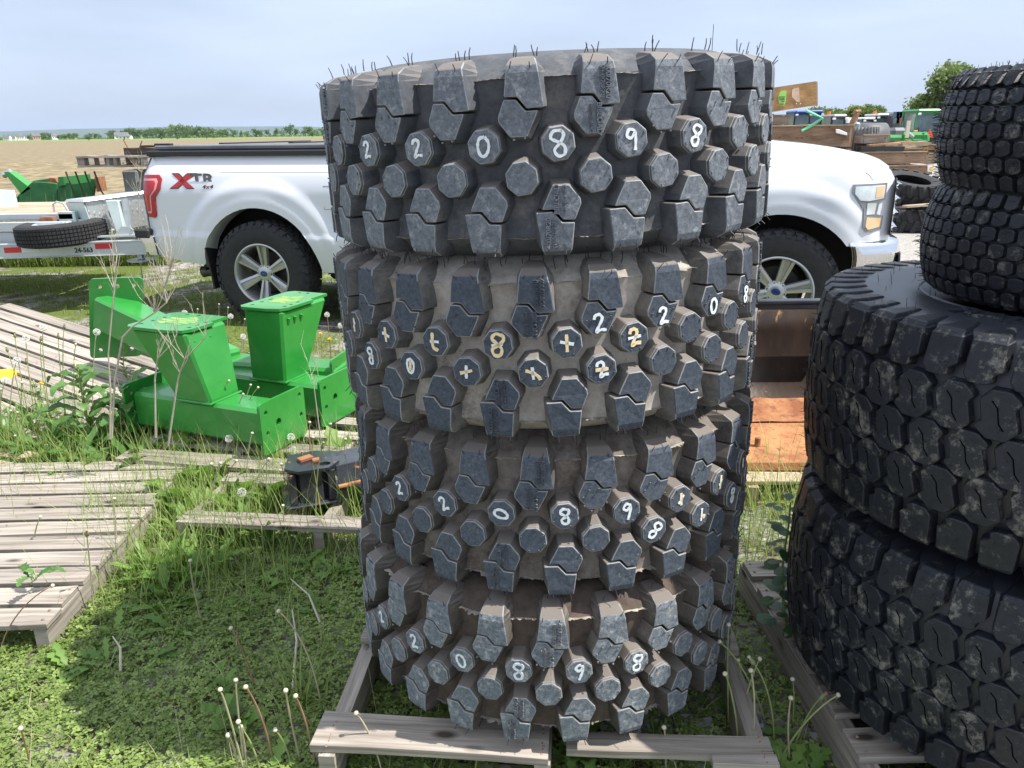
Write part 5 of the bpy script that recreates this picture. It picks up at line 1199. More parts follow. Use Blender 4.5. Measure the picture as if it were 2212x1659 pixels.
m = MB(); m.tube([(-.2, 0, .08), (-.24, 0, .18), (-.22, 0, .22)], .008, 5); m.tube([(-.05, 0, .08), (.0, 0, .17)], .008, 5); m.build('bent_nail', RUST, t)

# right-hand yard: crates, timber, machines (25 m away)
Yc = 25.
def crate(name, label, quad, Y, dep, mat, th=.0, cat='crate', group=None, opened=True):
    P_ = [D(*bp_(*q), Y) for q in quad]; x0, x1 = P_[0].x, P_[1].x; z1 = (P_[0].z+P_[1].z)/2; z0 = (P_[2].z+P_[3].z)/2
    t = thing(name, label, cat, ((x0+x1)/2, Y+dep/2, z0), 0, group); w_, h_ = x1-x0, z1-z0; m = MB(); nb = max(1, int(round(h_/.42)))
    for k in range(nb):
        z = h_*(k+1)/nb
        for y in (-dep/2, dep/2): m.board((-w_/2, y, z-h_/nb/2+rnd.uniform(-.01, .01)), (w_/2, y, z-h_/nb/2), h_/nb-.008, .03, up=(0, -1, 0), jit=.012)
        for x in (-w_/2, w_/2): m.board((x, -dep/2, z-h_/nb/2), (x, dep/2, z-h_/nb/2), h_/nb-.008, .03, up=(1, 0, 0))
    m.build('side_boards', mat, t)
    for x in (-w_/2+.06, w_/2-.06):
        for y in (-dep/2+.08, dep/2-.08): m = MB(); m.board((x, y, h_+.01), (x, y, 0), .08, .08, up=(0, 1, 0)); m.build('corner_post', mat, t)
    for y in (-dep/2-.01, dep/2):
        m = MB(); m.board((-w_/2, y, h_+.035), (w_/2, y, h_+.035), .1, .035); m.build('top_rail', WTAN, t)
    m = MB(); m.box((0, 0, .03), (w_*.98, dep*.98, .04)); m.build('floor_boards', mat, t); return t
crate('timber_crate', 'long brown open-topped crate just right of the loader tyres, green strap hanging over it', [(40, 640), (1085, 600), (1085, 890), (40, 880)], Yc, 1.6, WBROWN)
lowz = crate('timber_crate', 'low brown crate supporting the longer crate above the truck bonnet', [(40, 925), (1040, 925), (1040, 1240), (40, 1240)], Yc+.2, 1.4, WBROWN)
crate('timber_crate', 'weathered long crate to the right below the lumber pile', [(1040, 935), (1990, 965), (1960, 1095), (1040, 1085)], Yc-.2, 1.3, WBROWN)
crate('timber_crate', 'bottom crate resting on the gravel under the weathered long crate', [(1040, 1115), (2065, 1125), (2065, 1235), (1040, 1225)], Yc-.2, 1.5, WBROWN)
crate('timber_crate', 'orange-brown crate end at the far right partly hidden by the turf tyres', [(2000, 965), (2300, 965), (2300, 1090), (2000, 1090)], Yc-.1, 1.1, WTAN)
crate('small_crate', 'small empty wooden box on top of the long crate beside the loader tyres', [(60, 495), (275, 490), (275, 600), (60, 605)], Yc+.5, .7, WTAN, cat='box')
crate('slatted_box', 'greyish slatted box standing on the old tyre in the yard', [(1195, 735), (1525, 735), (1525, 835), (1195, 835)], Yc+.3, .8, WGREY, cat='box')
# plywood sheet tilted on top
t = thing('plywood_crate_side', 'tilted orange plywood sheet with a green label and a torn paper patch, above the crates', 'plywood sheet', (0, 0, 0))
q = [D(*bp_(*p), Yc+.3) for p in ((-40, 170), (612, 68), (625, 360), (-40, 462))]; m = MB()
m.add(q+[p+Vector((0, .05, 0)) for p in q], [(0, 1, 2, 3), (7, 6, 5, 4), (0, 4, 5, 1), (1, 5, 6, 2), (2, 6, 7, 3), (3, 7, 4, 0)], uvs=[[(0, 1), (4, 1), (4, 0), (0, 0)]]+[None]*5); m.build('sheet', WPLY, t)
m = MB(); q2 = [D(*bp_(*p), Yc+.3) for p in ((612, 62), (632, 75), (635, 365), (625, 362))]; m.prism(q2, (0, 1.2, 0)); q3 = [D(*bp_(*p), Yc+.3) for p in ((-40, 160), (612, 62), (612, 70), (-40, 172))]; m.prism(q3, (0, 1.2, 0)); m.build('edge_battens', WTAN, t)
LG = M_('lime_green_label', (.30, .62, .12), (.36, .68, .18), scale=3, rough=.6)
def sticker(nm, pts, mat, dy): 
    m = MB(); m.prism([D(*bp_(*p), Yc+.3-dy) for p in pts], (0, dy*.5, 0)); return m.build(nm, mat, t)
sticker('green_label', [(165, 195), (180, 183), (245, 178), (235, 320), (215, 365), (160, 365), (148, 320), (140, 260)], LG, .01)
for k, (x0, x1, y) in enumerate([(150, 225, 255), (152, 175, 272), (185, 222, 272), (155, 222, 290), (185, 220, 312), (160, 215, 345)]): sticker('label_print', [(x0, y), (x1, y-3), (x1, y+4), (x0, y+7)], BLACK, .02)
sticker('torn_paper', [(318, 165), (345, 150), (400, 140), (410, 315), (375, 322), (312, 260), (310, 200)], M_('pinkish_paper', (.55, .38, .26), (.75, .58, .48), scale=3, rough=.8), .01)
for x in (368, 418): sticker('nail_head', [(x-7, 335), (x+7, 333), (x+7, 347), (x-7, 349)], WHT, .015)
t = thing('green_strap', 'bent light green plastic strap hanging over the front of the long crate', 'strap')
m = MB(); m.tube([D(*bp_(490, 428), Yc-.1), D(*bp_(600, 478), Yc-.15), D(*bp_(692, 520), Yc-.15), D(*bp_(560, 610), Yc-.12), D(*bp_(432, 682), Yc-.12)], .045, 6); m.build('strap', M_('mint_plastic', (.16, .62, .36), rough=.5), t)
t = thing('plastic_wrap', 'scrap of white plastic caught on the side of the long brown crate', 'plastic scrap')
m = MB(); m.prism([D(*bp_(*p), Yc-.08) for p in ((860, 660), (900, 662), (1000, 705), (1000, 738), (862, 708))], (0, .06, 0)); m.build('wrap', WHITEP, t, bevel=.01)
t = thing('scrap_heap', 'scraps of wood and cloth lying inside the long crate beneath the tilted plywood', 'scrap'); cols = [WTAN, WBROWN, M_('bluish_rag', (.08, .12, .35), rough=.8), M_('lime_rag', (.5, .6, .1), rough=.8), WPLY, TRIM]
for k in range(16):
    x = 70+k*34; p = D(*bp_(x, 640-rnd.random()*40), Yc+.6+rnd.random()*.6); m = MB(); m.box(p-Vector((0, 0, .15)), (rnd.uniform(.15, .5), .3, rnd.uniform(.08, .4)), rz=rnd.random()); m.build('scrap', cols[k % 6], t, bevel=.01)
t = thing('lumber_pile', 'heap of broken orange and pale boards on top of the weathered long crate', 'lumber pile')
for k in range(34):
    x = 1560+(k % 17)*31; y = 905-40*(k//17)-rnd.random()*55
    p = D(*bp_(x, y), Yc+rnd.uniform(-.1, .8)); a = rnd.uniform(-.4, .4); d = Vector((math.cos(a), math.sin(a)*.8, rnd.uniform(-.1, .1)))*rnd.uniform(.3, .75)
    m = MB(); m.board(p-d, p+d, rnd.uniform(.12, .3), rnd.uniform(.03, .12)); m.build('plank', (WTAN, WTAN, WPLY)[k % 3], t)
t = thing('black_beam', 'thin black steel beam lying along the crates under the old tyre', 'steel beam'); m = MB(); a, b = D(*bp_(1170, 930), Yc-.3), D(*bp_(1710, 930), Yc-.3); m.prism([a, b, b+Vector((0, 0, .13)), a+Vector((0, 0, .13))], (0, .3, 0)); m.build('beam', TRIM, t)
def flat_tyre(name, label, c, Rr, hh, N, rot, mat=None, group=None):
    t = thing(name, label, 'tyre', c, 0, group); t.rotation_euler = rot; m = MB(); m.smooth = True
    m.lathe([(Rr*.55, hh*.4), (Rr*.7, hh*.5), (Rr*.86, hh*.47), (Rr*.94, hh*.36), (Rr*.95, 0), (Rr*.94, -hh*.36), (Rr*.86, -hh*.47), (Rr*.7, -hh*.5), (Rr*.55, -hh*.4), (Rr*.6, -hh*.3), (Rr*.85, 0), (Rr*.6, hh*.3)], 48, closed=True); m.build('carcass', mat or TYREM, t, auto=50)
    m = MB()
    for k in range(N):
        for s_ in (1, -1):
            a = (k+(.5 if s_ < 0 else 0))*2*PI/N; da = 2*PI/N*.27
            c3 = lambda u, z, r_: (r_*math.cos(a+u), r_*math.sin(a+u), z)
            m.hexa([c3(-da, s_*hh*.52, Rr*.86), c3(da, s_*hh*.52, Rr*.86), c3(da*2.2, -s_*hh*.03, Rr*.93), c3(da*.6, -s_*hh*.03, Rr*.93)], [c3(-da*.8, s_*hh*.52, Rr*1.0), c3(da*.8, s_*hh*.52, Rr*1.0), c3(da*2.1, -s_*hh*.03, Rr*1.02), c3(da*.7, -s_*hh*.03, Rr*1.02)])
    m.build('lugs', mat or TYREM, t, bevel=.004); return t
a = D(*bp_(1178, 932), Yc); b = D(*bp_(1555, 932), Yc)
flat_tyre('old_tyre', 'dusty grey tyre lying flat on the crates in front of the machines', ((a.x+b.x)/2, Yc+1.1, a.z+.35), (b-a).x/2, .68, 26, (0, 0, 0), M_('dusty_tyre', (.13, .14, .15), (.28, .28, .27), scale=6, rough=.95))
p = G(1978, 505)
flat_tyre('scrap_tyre', 'lower black lugged tyre lying flat on the gravel beyond the pickup bumper', (p.x+.12, p.y+.5, .17), .50, .34, 18, (0, 0, 0))
flat_tyre('scrap_tyre', 'upper lugged tyre resting askew on the lower one beyond the pickup bumper', (p.x+.17, p.y+.72, .62), .50, .34, 18, (R(14), R(4), 0))
t = thing('plank', 'pale plank laid across the two scrap tyres', 'plank', (p.x+.1, p.y+.05, .40)); m = MB(); m.board((-.3, 0, .02), (.4, .1, .05), .12, .03); m.build('board', WTAN, t)
# machines
def tractor(name, label, px, Y, z_top, wd, body, roofm, beacon=True, extras=None, cat='tractor', rz=0.0, frame=None):
    r_ = ray(px, 290); x = r_.x/r_.y*Y; t = thing(name, label, cat, (x, Y, 0), rz); h = z_top; zc = h*.47; fr = frame or TRIM; kw_ = wd/1.8
    m = MB()
    m.box((0, 2.3, h*.40), (wd*.5, 2.2, h*.28)); m.prism([(-wd*.25, 1.2, h*.54), (wd*.25, 1.2, h*.54), (wd*.22, 1.2, h*.60), (-wd*.22, 1.2, h*.60)], (0, 2.1, -.1)); m.build('bonnet', body, t, bevel=.06)
    m = MB()
    for sx in (-1, 1):
        for y, zz in ((-.75, 0), (.85, 0)): m.tube([(sx*wd*.42, y, zc), (sx*wd*.50, y, h*.66), (sx*wd*.45, y*.94, h*.95)], .055, 6)
    m.box((0, .05, zc-.06), (wd*.85, 1.7, .25)); m.box((0, -.77, h*.93), (wd*.86, .1, .1)); m.build('cab_frame', fr, t)
    m = MB(); m.hexa([(-wd*.42, -.74, zc), (wd*.42, -.74, zc), (wd*.42, .84, zc), (-wd*.42, .84, zc)], [(-wd*.45, -.70, h*.94), (wd*.45, -.70, h*.94), (wd*.45, .80, h*.94), (-wd*.45, .80, h*.94)]); m.build('cab_glass', CABG, t)
    m = MB(); m.box((0, .0, h*.97), (wd*1.02, 1.95, h*.065)); m.build('roof', roofm, t, bevel=.07)
    m = MB(); m.box((.05, -.05, zc+.25), (.5, .25, .6)); m.box((.05, -.0, zc+.1), (.55, .5, .3)); m.build('seat', TRIM, t, bevel=.06)
    for sx in (-1, 1):
        m = MB(); n = 10; vs = []
        for k in range(n+1):
            a = PI*k/n*.62+.5; vs += [(sx*(wd*.42), -.2-.9*math.cos(a), .62+.72*math.sin(a)), (sx*(wd*.42+.36*kw_), -.2-.9*math.cos(a), .62+.72*math.sin(a))]
        m.add(vs, [(2*k, 2*k+1, 2*k+3, 2*k+2) for k in range(n)]); q = m.build('fender', body, t); s2 = q.modifiers.new('s', 'SOLIDIFY'); s2.thickness = .05
        m = MB(); m.smooth = True; m.lathe([(.35, -.2), (.62, -.25), (.78, -.22), (.80, 0), (.78, .22), (.62, .25), (.35, .2), (0, .1)], 32, Matrix.Translation((sx*(wd*.42+.2*kw_), -.2, .62)) @ Matrix.Rotation(PI/2, 4, 'Y') @ Matrix.Scale(.76, 4)); m.build('rear_wheel', TYREM, t, auto=50)
        m = MB(); m.smooth = True; m.lathe([(.2, -.15), (.45, -.18), (.52, 0), (.45, .18), (.2, .15), (0, .1)], 24, Matrix.Translation((sx*wd*.5, 2.9, .52)) @ Matrix.Rotation(PI/2, 4, 'Y')); m.build('front_wheel', TYREM, t, auto=50)
        m = MB(); m.box((sx*wd*.44, -.98, h*.90), (.16, .08, .10)); m.build('work_lamp', WHT, t, bevel=.01)
        m = MB(); m.box((sx*(wd*.42+.2*kw_), -1.06, 1.30), (.26*kw_, .07, .11)); m.build('turn_lamp', ORANGEL, t, bevel=.01)
    if beacon:
        m = MB(); m.tube([(-wd*.3, .1, h), (-wd*.3, .1, h+.17)], .10, 10); m.build('beacon', ORANGEL, t)
    return t
CABG = M_('cab_glass_teal', (.05, .085, .095), (.16, .22, .235), scale=1.1, rough=.08, spec=.7)
ORANGEL = M_('orange_lamp', (.75, .20, .03), rough=.25); REDP = M_('red_machine_paint', (.45, .02, .035), rough=.3); BLUEP = M_('blue_machine_paint', (.02, .08, .42), rough=.3)
GREYP = M_('light_grey_panel', (.30, .32, .33), rough=.4); JGREEN = M_('tractor_green', (.03, .26, .06), rough=.3); SILV = M_('silver_roof', (.45, .46, .46), rough=.35)
def tract(label, x0, x1, yt, Y, body, roofm, **kw):
    a, b = D(*bp_(x0, yt), Y), D(*bp_(x1, yt), Y); return tractor('tractor', label, (bp_(x0, 0)[0]+bp_(x1, 0)[0])/2, Y, a.z-.03, (b-a).x/1.02, body, roofm, **kw)
tract('tractor with a blue roof behind the long crate, nearest the loader tyres', 270, 470, 425, 52, BLUEP, BLUEP, beacon=False)
tract('second blue-roofed tractor, partly hidden by the tilted plywood and green strap', 455, 610, 422, 55, BLUEP, BLUEP, beacon=False)
tract('small grey-roofed cab with a square orange beacon behind the green strap', 715, 890, 472, 44, GREYP, GREYP)
tract('smaller red tractor with white roof left of the big red one', 1105, 1250, 508, 52, REDP, WHITEP, beacon=False)
tract('big red tractor with silver roof in the middle of the machine row', 1260, 1545, 465, 52, REDP, SILV)
gt = tract('green tractor seen from behind with an orange triangle, left of the turf tyres', 1735, 2060, 410, 46, JGREEN, JGREEN, beacon=False, frame=JGREEN)
m = MB(); m.prism([(-.24, -1.12, .98), (.24, -1.12, .98), (0, -1.12, 1.42)], (0, .02, 0)); m.build('slow_vehicle_triangle', M_('fluorescent_orange', (.85, .09, .03), rough=.5), gt, bevel=.03)
m = MB(); m.box((0, -.9, .95), (1.0, .3, .5)); m.tube([(-.6, -1.2, .9), (-.6, -1.0, 1.5)], .05, 6); m.tube([(.6, -1.2, .9), (.6, -1.0, 1.3)], .05, 6); m.build('rear_linkage', TRIM, gt)
def at_px(cx, cy_, Y): return D(*bp_(cx, cy_), Y)
t = thing('excavator_arm', 'brown steel digger arm rising between the white van and the small red tractor', 'digger arm'); m = MB()
m.tube([at_px(1030, 700, 36), at_px(1075, 560, 36), at_px(1120, 470, 36), at_px(1165, 440, 36)], [.16, .14, .12, .08], 6); m.tube([at_px(1085, 480, 36), at_px(1105, 440, 36), at_px(1165, 438, 36)], .10, 6); m.build('arm', M_('brown_machine_paint', (.20, .095, .04), (.30, .16, .08), scale=2, rough=.6), t)
for px0_, px1_, lab in ((890, 975, 'white van roof seen just right of the grey-roofed cab'), (975, 1060, 'second white van beside the digger arm')):
    a, b = at_px(px0_, 600, 48), at_px(px1_, 515, 48); t = thing('white_van', lab, 'van', ((a.x+b.x)/2, 48, 0)); w_ = (b-a).x
    m = MB(); m.hexa([(-w_/2, -1, .3), (w_/2, -1, .3), (w_/2, 3, .3), (-w_/2, 3, .3)], [(-w_/2*.9, -.9, b.z), (w_/2*.9, -.9, b.z), (w_/2*.9, 3, b.z), (-w_/2*.9, 3, b.z)]); m.build('body', WHITEP, t, bevel=.12)
    m = MB(); m.box((0, -.97, b.z*.72), (w_*.75, .06, b.z*.26)); m.build('window', GLASSD, t)
    for sx in (-1, 1):
        m = MB(); m.lathe([(0, -.1), (.33, -.1), (.35, 0), (.33, .1), (0, .1)], 20, Matrix.Translation((sx*w_*.42, -.2, .35)) @ Matrix.Rotation(PI/2, 4, 'Y')); m.build('wheel', TYREM, t)
t = thing('storage_tank', 'dark grey rounded tank in front of the red tractors', 'tank'); a, b = at_px(1140, 690, 33), at_px(1560, 690, 33)
m = MB(); m.smooth = True; m.tube([a+Vector((0, .6, -.25)), a+Vector((.06, .6, -.25)), b+Vector((-.06, .6, -.25)), b+Vector((0, .6, -.25))], [.42, .60, .60, .42], 24); m.build('tank_shell', M_('dark_grey_plastic', (.07, .075, .08), (.11, .115, .12), scale=2, rough=.6), t)
m = MB()
for f_ in (.15, .5, .85): q = a.lerp(b, f_); m.box((q.x, q.y+.6, (q.z-.8)/2), (.15, .8, q.z-.75))
m.build('cradle', TRIM, t)
t = thing('storage_tank', 'second, squarer grey tank just left of the green tractor', 'tank'); a, b = at_px(1575, 640, 34), at_px(1735, 800, 34)
m = MB(); m.box(((a.x+b.x)/2, 34.5, (a.z)/2), ((b-a).x, 1, a.z)); m.build('tank_shell', M_('mid_grey_plastic', (.13, .14, .15), rough=.6), t, bevel=.12)
t = thing('combine_machine', 'tall dark machine with many small windows between the red and green tractors', 'farm machine'); a, b = at_px(1585, 435, 50), at_px(1725, 640, 50)
m = MB(); m.hexa([(a.x, 50, 0), (b.x, 50, 0), (b.x, 53, 0), (a.x, 53, 0)], [(a.x+.1, 50, a.z-.15), (b.x-.2, 50, a.z), (b.x-.2, 53, a.z), (a.x+.1, 53, a.z-.15)]); m.build('body', M_('dark_mauve_paint', (.07, .065, .08), (.10, .09, .11), scale=2, rough=.4), t, bevel=.1)
for k in range(5):
    m = MB(); q = at_px(1610+(k % 3)*38, 480+(k//3)*70, 49.9); m.box(q, (.35, .05, .35)); m.build('window', (CABG, BLUEP, WHT, CABG, REDP)[k], t)
# green implement frame
t = thing('implement_frame', 'green steel implement frame spread between the old tyre and the green tractor', 'farm implement'); m = MB()
for pts in ([(1095, 760), (1095, 925)], [(1150, 755), (1150, 925)], [(1090, 760), (1180, 760)], [(1520, 765), (1660, 765)], [(1690, 730), (1980, 730)], [(1690, 730), (1700, 810)], [(1935, 700), (1945, 805)], [(1975, 735), (1980, 810)], [(1690, 790), (1980, 800)], [(1120, 755), (1120, 925)], [(1790, 735), (1800, 800)]):
    m = MB(); m.tube([at_px(*p, 28) for p in pts], .11, 6); m.build('frame_tube', JGREEN, t)
m = MB(); m.tube([at_px(1740, 640, 27.8), at_px(1750, 700, 27.8), at_px(1820, 755, 27.8)], .06, 6); m.build('grey_lever', GREYP, t)
m = MB(); m.box(at_px(1755, 660, 27.7), (.12, .05, .55)); m.build('warning_strip', M_('pale_yellow_strip', (.6, .58, .42), rough=.6), t)
m = MB(); m.box(at_px(1112, 690, 27.6), (.18, .2, .6)); m.build('white_hopper', GREYP, t, bevel=.05)
t = thing('reflector_sign', 'small white and yellow marker plate at the foot of the crates', 'marker plate'); m = MB(); m.prism([D(*bp_(*p), 24) for p in ((2005, 1110), (2062, 1110), (2062, 1190), (2005, 1190))], (0, .04, 0)); m.build('plate', WHITEP, t); m = MB(); m.prism([D(*bp_(*p), 23.98) for p in ((2030, 1130), (2062, 1130), (2062, 1180), (2035, 1180))], (0, .015, 0)); m.build('yellow_patch', M_('yellow_patch', (.75, .5, .05), rough=.5), t)
# yellow machine part at left edge, by the tilted pallet
t = thing('yellow_drum', 'bright yellow plastic drum lying under the tilted pallet at the left edge', 'drum', G(-40, 905, .0)+Vector((0, .15, .13)), R(20)); m = MB(); m.smooth = True; m.tube([(-.28, 0, 0), (-.26, 0, 0), (.12, .0, 0), (.14, 0, 0)], [.09, .115, .115, .09], 20); m.build('shell', M_('yellow_plastic', (.78, .48, .02), rough=.4), t, auto=40); m = MB(); m.tube([(.14, 0, 0), (.17, 0, 0)], .03, 10); m.build('cap', BLACK, t)
# ======================= vegetation =======================
def ribbons(base, az, length, width, pitch, curl, nseg=4, jag=0., prof=None, seed=1, wave=0., fold=0.0):
    n = len(base); S = nseg+1; t = np.linspace(0, 1, S); ang = pitch[:, None]-curl[:, None]*t[None, :]
    st = (length/nseg)[:, None]; dx = np.cos(ang)*st; dz = np.sin(ang)*st
    h = np.concatenate([np.zeros((n, 1)), np.cumsum(dx[:, :-1], 1)], 1); z = np.concatenate([np.zeros((n, 1)), np.cumsum(dz[:, :-1], 1)], 1)
    if wave: z = z+wave*length[:, None]*np.sin(t[None, :]*18+base[:, :1]*50)*t[None, :]
    ca, sa = np.cos(az)[:, None], np.sin(az)[:, None]
    C = np.stack([base[:, 0:1]+h*ca, base[:, 1:2]+h*sa, base[:, 2:3]+z], 2)
    if prof is None: prof = np.minimum(1, t*6+.6)*(1-t)**.7
    w_ = width[:, None]*prof[None, :]
    if jag: w_ = w_*(1+jag*np.where(np.arange(S) % 2 == 0, -1, 1)[None, :])
    P = np.stack([-sa, ca, np.zeros_like(sa)], 2)
    up = fold*w_[:, :, None]*np.array([0, 0, 1.])
    Lf = C+P*w_[:, :, None]+up; Rt = C-P*w_[:, :, None]+up
    if fold:
        V = np.stack([Lf, C, Rt], 2).reshape(n, S*3, 3); k = 3
        F = [[3*i, 3*i+1, 3*i+4, 3*i+3] for i in range(nseg)]+[[3*i+1, 3*i+2, 3*i+5, 3*i+4] for i in range(nseg)]
    else:
        V = np.stack([Lf, Rt], 2).reshape(n, S*2, 3); k = 2; F = [[2*i, 2*i+1, 2*i+3, 2*i+2] for i in range(nseg)]
    F = np.array(F); FF = (F[None]+(np.arange(n)*S*k)[:, None, None]).reshape(-1, 4)
    return V.reshape(-1, 3), FF, S*k
def inpoly_np(x, y, poly):
    c = np.zeros(len(x), bool); j = len(poly)-1
    for i in range(len(poly)):
        xi, yi = poly[i]; xj, yj = poly[j]; k = ((yi > y) != (yj > y)) & (x < (xj-xi)*(y-yi)/((yj-yi)+1e-12)+xi); c ^= k; j = i
    return c
def vnoise(x, y, s, seed):
    g = np.random.default_rng(seed); tb = g.random((64, 64)); X = x*s+37; Y = y*s+19; xi, yi = np.floor(X).astype(int), np.floor(Y).astype(int); fx, fy = X-xi, Y-yi; fx = fx*fx*(3-2*fx); fy = fy*fy*(3-2*fy)
    T = lambda a, b: tb[a % 64, b % 64]
    return (T(xi, yi)*(1-fx)+T(xi+1, yi)*fx)*(1-fy)+(T(xi, yi+1)*(1-fx)+T(xi+1, yi+1)*fx)*fy
def scatter(n, x0, x1, y0, y1, fn=None, g=npr):
    x = g.uniform(x0, x1, n); y = g.uniform(y0, y1, n)
    if fn is not None: k = g.random(n) < fn(x, y); x, y = x[k], y[k]
    return x, y
CLOV = leafmat('clover_leaf', (.11, .175, .035), (.31, .40, .12), .32)
GRASSM = leafmat('grass_blade', (.13, .20, .04), (.36, .43, .15), .4)
SHORTM = leafmat('short_turf', (.08, .13, .025), (.26, .32, .08), .3)
DRYM = leafmat('dry_straw', (.24, .19, .11), (.50, .43, .28), .15)
DANDL = leafmat('dandelion_leaf', (.08, .17, .03), (.24, .38, .09), .35)
DOCKM = leafmat('dock_leaf', (.055, .13, .03), (.14, .27, .07), .25, .38)
# clover: trefoils of three heart-shaped folded leaflets
def clover(n, x0, x1, y0, y1, size, fn, hmax, seed, label):
    g = np.random.default_rng(seed); x, y = scatter(n, x0, x1, y0, y1, fn, g); n = len(x)
    z = hmax*(.25+.75*vnoise(x, y, 3.5, seed+1))*g.uniform(.35, 1, n); a0 = g.random(n)*6.28; s = size*g.uniform(.6, 1.25, n)
    tx, ty = g.normal(size=n)*.28, g.normal(size=n)*.28; Vs = []
    for k in range(3):
        a = a0+k*2*PI/3; ca, sa = np.cos(a), np.sin(a)
        for (r_, w_, hz) in ((0, 0, 0), (.55, -.42, .10), (1.0, -.30, .05), (.90, 0, -.02), (1.0, .30, .05), (.55, .42, .10)):
            dx = (r_*ca-w_*sa)*s; dy = (r_*sa+w_*ca)*s; Vs.append(np.stack([x+dx, y+dy, z+hz*s+tx*dx+ty*dy+.004], 1))
    V = np.stack(Vs, 1).reshape(-1, 3); F = []
    for k in range(3): b = 6*k; F += [[b, b+1, b+2, b+3], [b, b+3, b+4, b+5]]
    F = (np.array(F)[None]+(np.arange(n)*18)[:, None, None]).reshape(-1, 4)
    tint = np.repeat(np.clip(.15+.6*vnoise(x, y, 2.2, seed+5)+.25*g.normal(size=n), 0, 1), 18)
    o = np_mesh('clover', V, F, CLOV, attr=tint); tag(o, label, 'clover', kind='stuff'); return o
near = lambda x, y: np.clip(.42+2.6*(.55*vnoise(x, y, 1.6, 3)+.45*vnoise(x, y, 6.5, 4)-.44), .05, 1)*np.where(y < 2.6, 1, .55)
clover(105000, -2.6, 1.6, .75, 3.2, .0108, near, .04, 21, 'low clover covering the ground around the tyre stack and pallets')
clover(26000, -5, 2.2, 3.0, 6.2, .013, lambda x, y: np.clip(1.3*(vnoise(x, y, 1.1, 8)-.25), 0, .9), .04, 23, 'sparser clover between the pallets and the pickup')
# grasses
def grass(name, label, n, box, L0, L1, w_, fn, mat, seed, pitch=(1.1, 1.55), curl=(.2, 1.3), nseg=4, zfn=None):
    g = np.random.default_rng(seed); x, y = scatter(n, *box, fn, g); n = len(x)
    b = np.stack([x, y, np.zeros(n)], 1); V, F, k = ribbons(b, g.random(n)*6.28, g.uniform(L0, L1, n), np.full(n, w_)*g.uniform(.6, 1.3, n), g.uniform(*pitch, n), g.uniform(*curl, n), nseg)
    o = np_mesh(name, V, F, mat, attr=np.repeat(np.clip(g.normal(.5, .25, n), 0, 1), k)); tag(o, label, name.replace('_', ' '), kind='stuff'); return o
grass('turf', 'short patchy turf around the pickup and trailer', 60000, (-7.5, 3.2, 4.2, 10.5), .02, .06, .0032, lambda x, y: np.clip(2.2*(vnoise(x, y, .9, 31)-.36), 0, 1), SHORTM, 31, curl=(.2, 1.5), nseg=2)
grass('turf', 'thin turf between the near pallets', 26000, (-3.4, 1.8, .8, 4.4), .03, .09, .0016, lambda x, y: np.clip(1.6*(vnoise(x, y, 1.3, 33)-.3), 0, 1), GRASSM, 33, nseg=3)
def near_spots(spots):
    def f(x, y):
        v = np.zeros(len(x))
        for cx, cy_, r_, k in spots: v = np.maximum(v, k*np.exp(-((x-cx)**2+(y-cy_)**2)/r_**2))
        return v
    return f
TG = near_spots([(-1.42, 3.05, .22, 1), (-1.25, 2.85, .22, .9), (-1.28, 2.5, .18, .8), (-2.6, 3.55, .5, .9), (-2.1, 3.45, .3, .9), (-.75, 3.3, .3, .6), (-.6, 2.75, .2, .35), (-1.6, 3.5, .3, .7), (.95, 2.8, .2, .7), (1.1, 2.95, .25, .7), (-.5, 4.9, .35, .6), (-1.6, 2.9, .14, .8), (-3.1, 3.6, .5, .9), (.78, 2.55, .12, .4), (-1.0, 3.2, .3, .8), (-1.75, 1.5, .25, .35), (-.9, 1.35, .2, .25), (-1.1, 2.6, .25, .6)])
grass('tall_grass', 'tall thin grass growing between the pallets and green brackets', 62000, (-3.8, 1.6, 1.9, 5.4), .10, .38, .0021, TG, GRASSM, 41, curl=(.1, 1.1), nseg=5)
grass('tall_grass', 'taller weeds and grass in front of the old hopper', 9000, (-7.4, -4.3, 9.9, 10.9), .15, .60, .006, lambda x, y: np.clip(vnoise(x, y, .8, 45)*1.3, .1, 1), GRASSM, 43, curl=(.1, .9))
grass('dry_stems', 'dry straw stems mixed in the grass between the pallets', 2600, (-3.4, 1.6, 1.0, 4.8), .04, .22, .0011, None, DRYM, 47, pitch=(.1, 1.5), curl=(-.3, .8), nseg=3)
grass('dry_stems', 'brown dry grass patch behind the farther green bracket', 2500, (-.9, .3, 4.4, 5.6), .08, .25, .002, near_spots([(-.35, 4.9, .45, 1)]), DRYM, 48, nseg=3)
grass('dry_stems', 'dead stalks standing among the weeds by the old hopper', 200, (-7, -4.3, 9.9, 10.6), .5, 1.0, .006, None, DRYM, 49, pitch=(1.3, 1.6), curl=(-.1, .3), nseg=3)
# tufts with longer blue-green blades
for cx, cy_, n_, L_, lab in ((-.62, 1.86, 34, .24, 'tuft of long grass blades in the shade left of the pallet'), (-1.05, 1.42, 26, .25, 'sprawling grass tuft at the bottom left'), (-1.33, 1.50, 16, .2, 'small grass tuft near the bottom left corner'), (.30, 1.42, 10, .2, 'few grass blades in front of the pallet board')):
    g = np.random.default_rng(n_); b = np.stack([cx+g.normal(size=n_)*.03, cy_+g.normal(size=n_)*.03, np.zeros(n_)], 1); V, F, k = ribbons(b, g.random(n_)*6.28, g.uniform(.5, 1, n_)*L_, np.full(n_, .0034), g.uniform(.8, 1.5, n_), g.uniform(.2, 1.2, n_), 7)
    o = np_mesh('grass_tuft', V, F, GRASSM, attr=np.repeat(np.clip(g.normal(.35, .2, n_), 0, 1), k)); tag(o, lab, 'grass tuft')
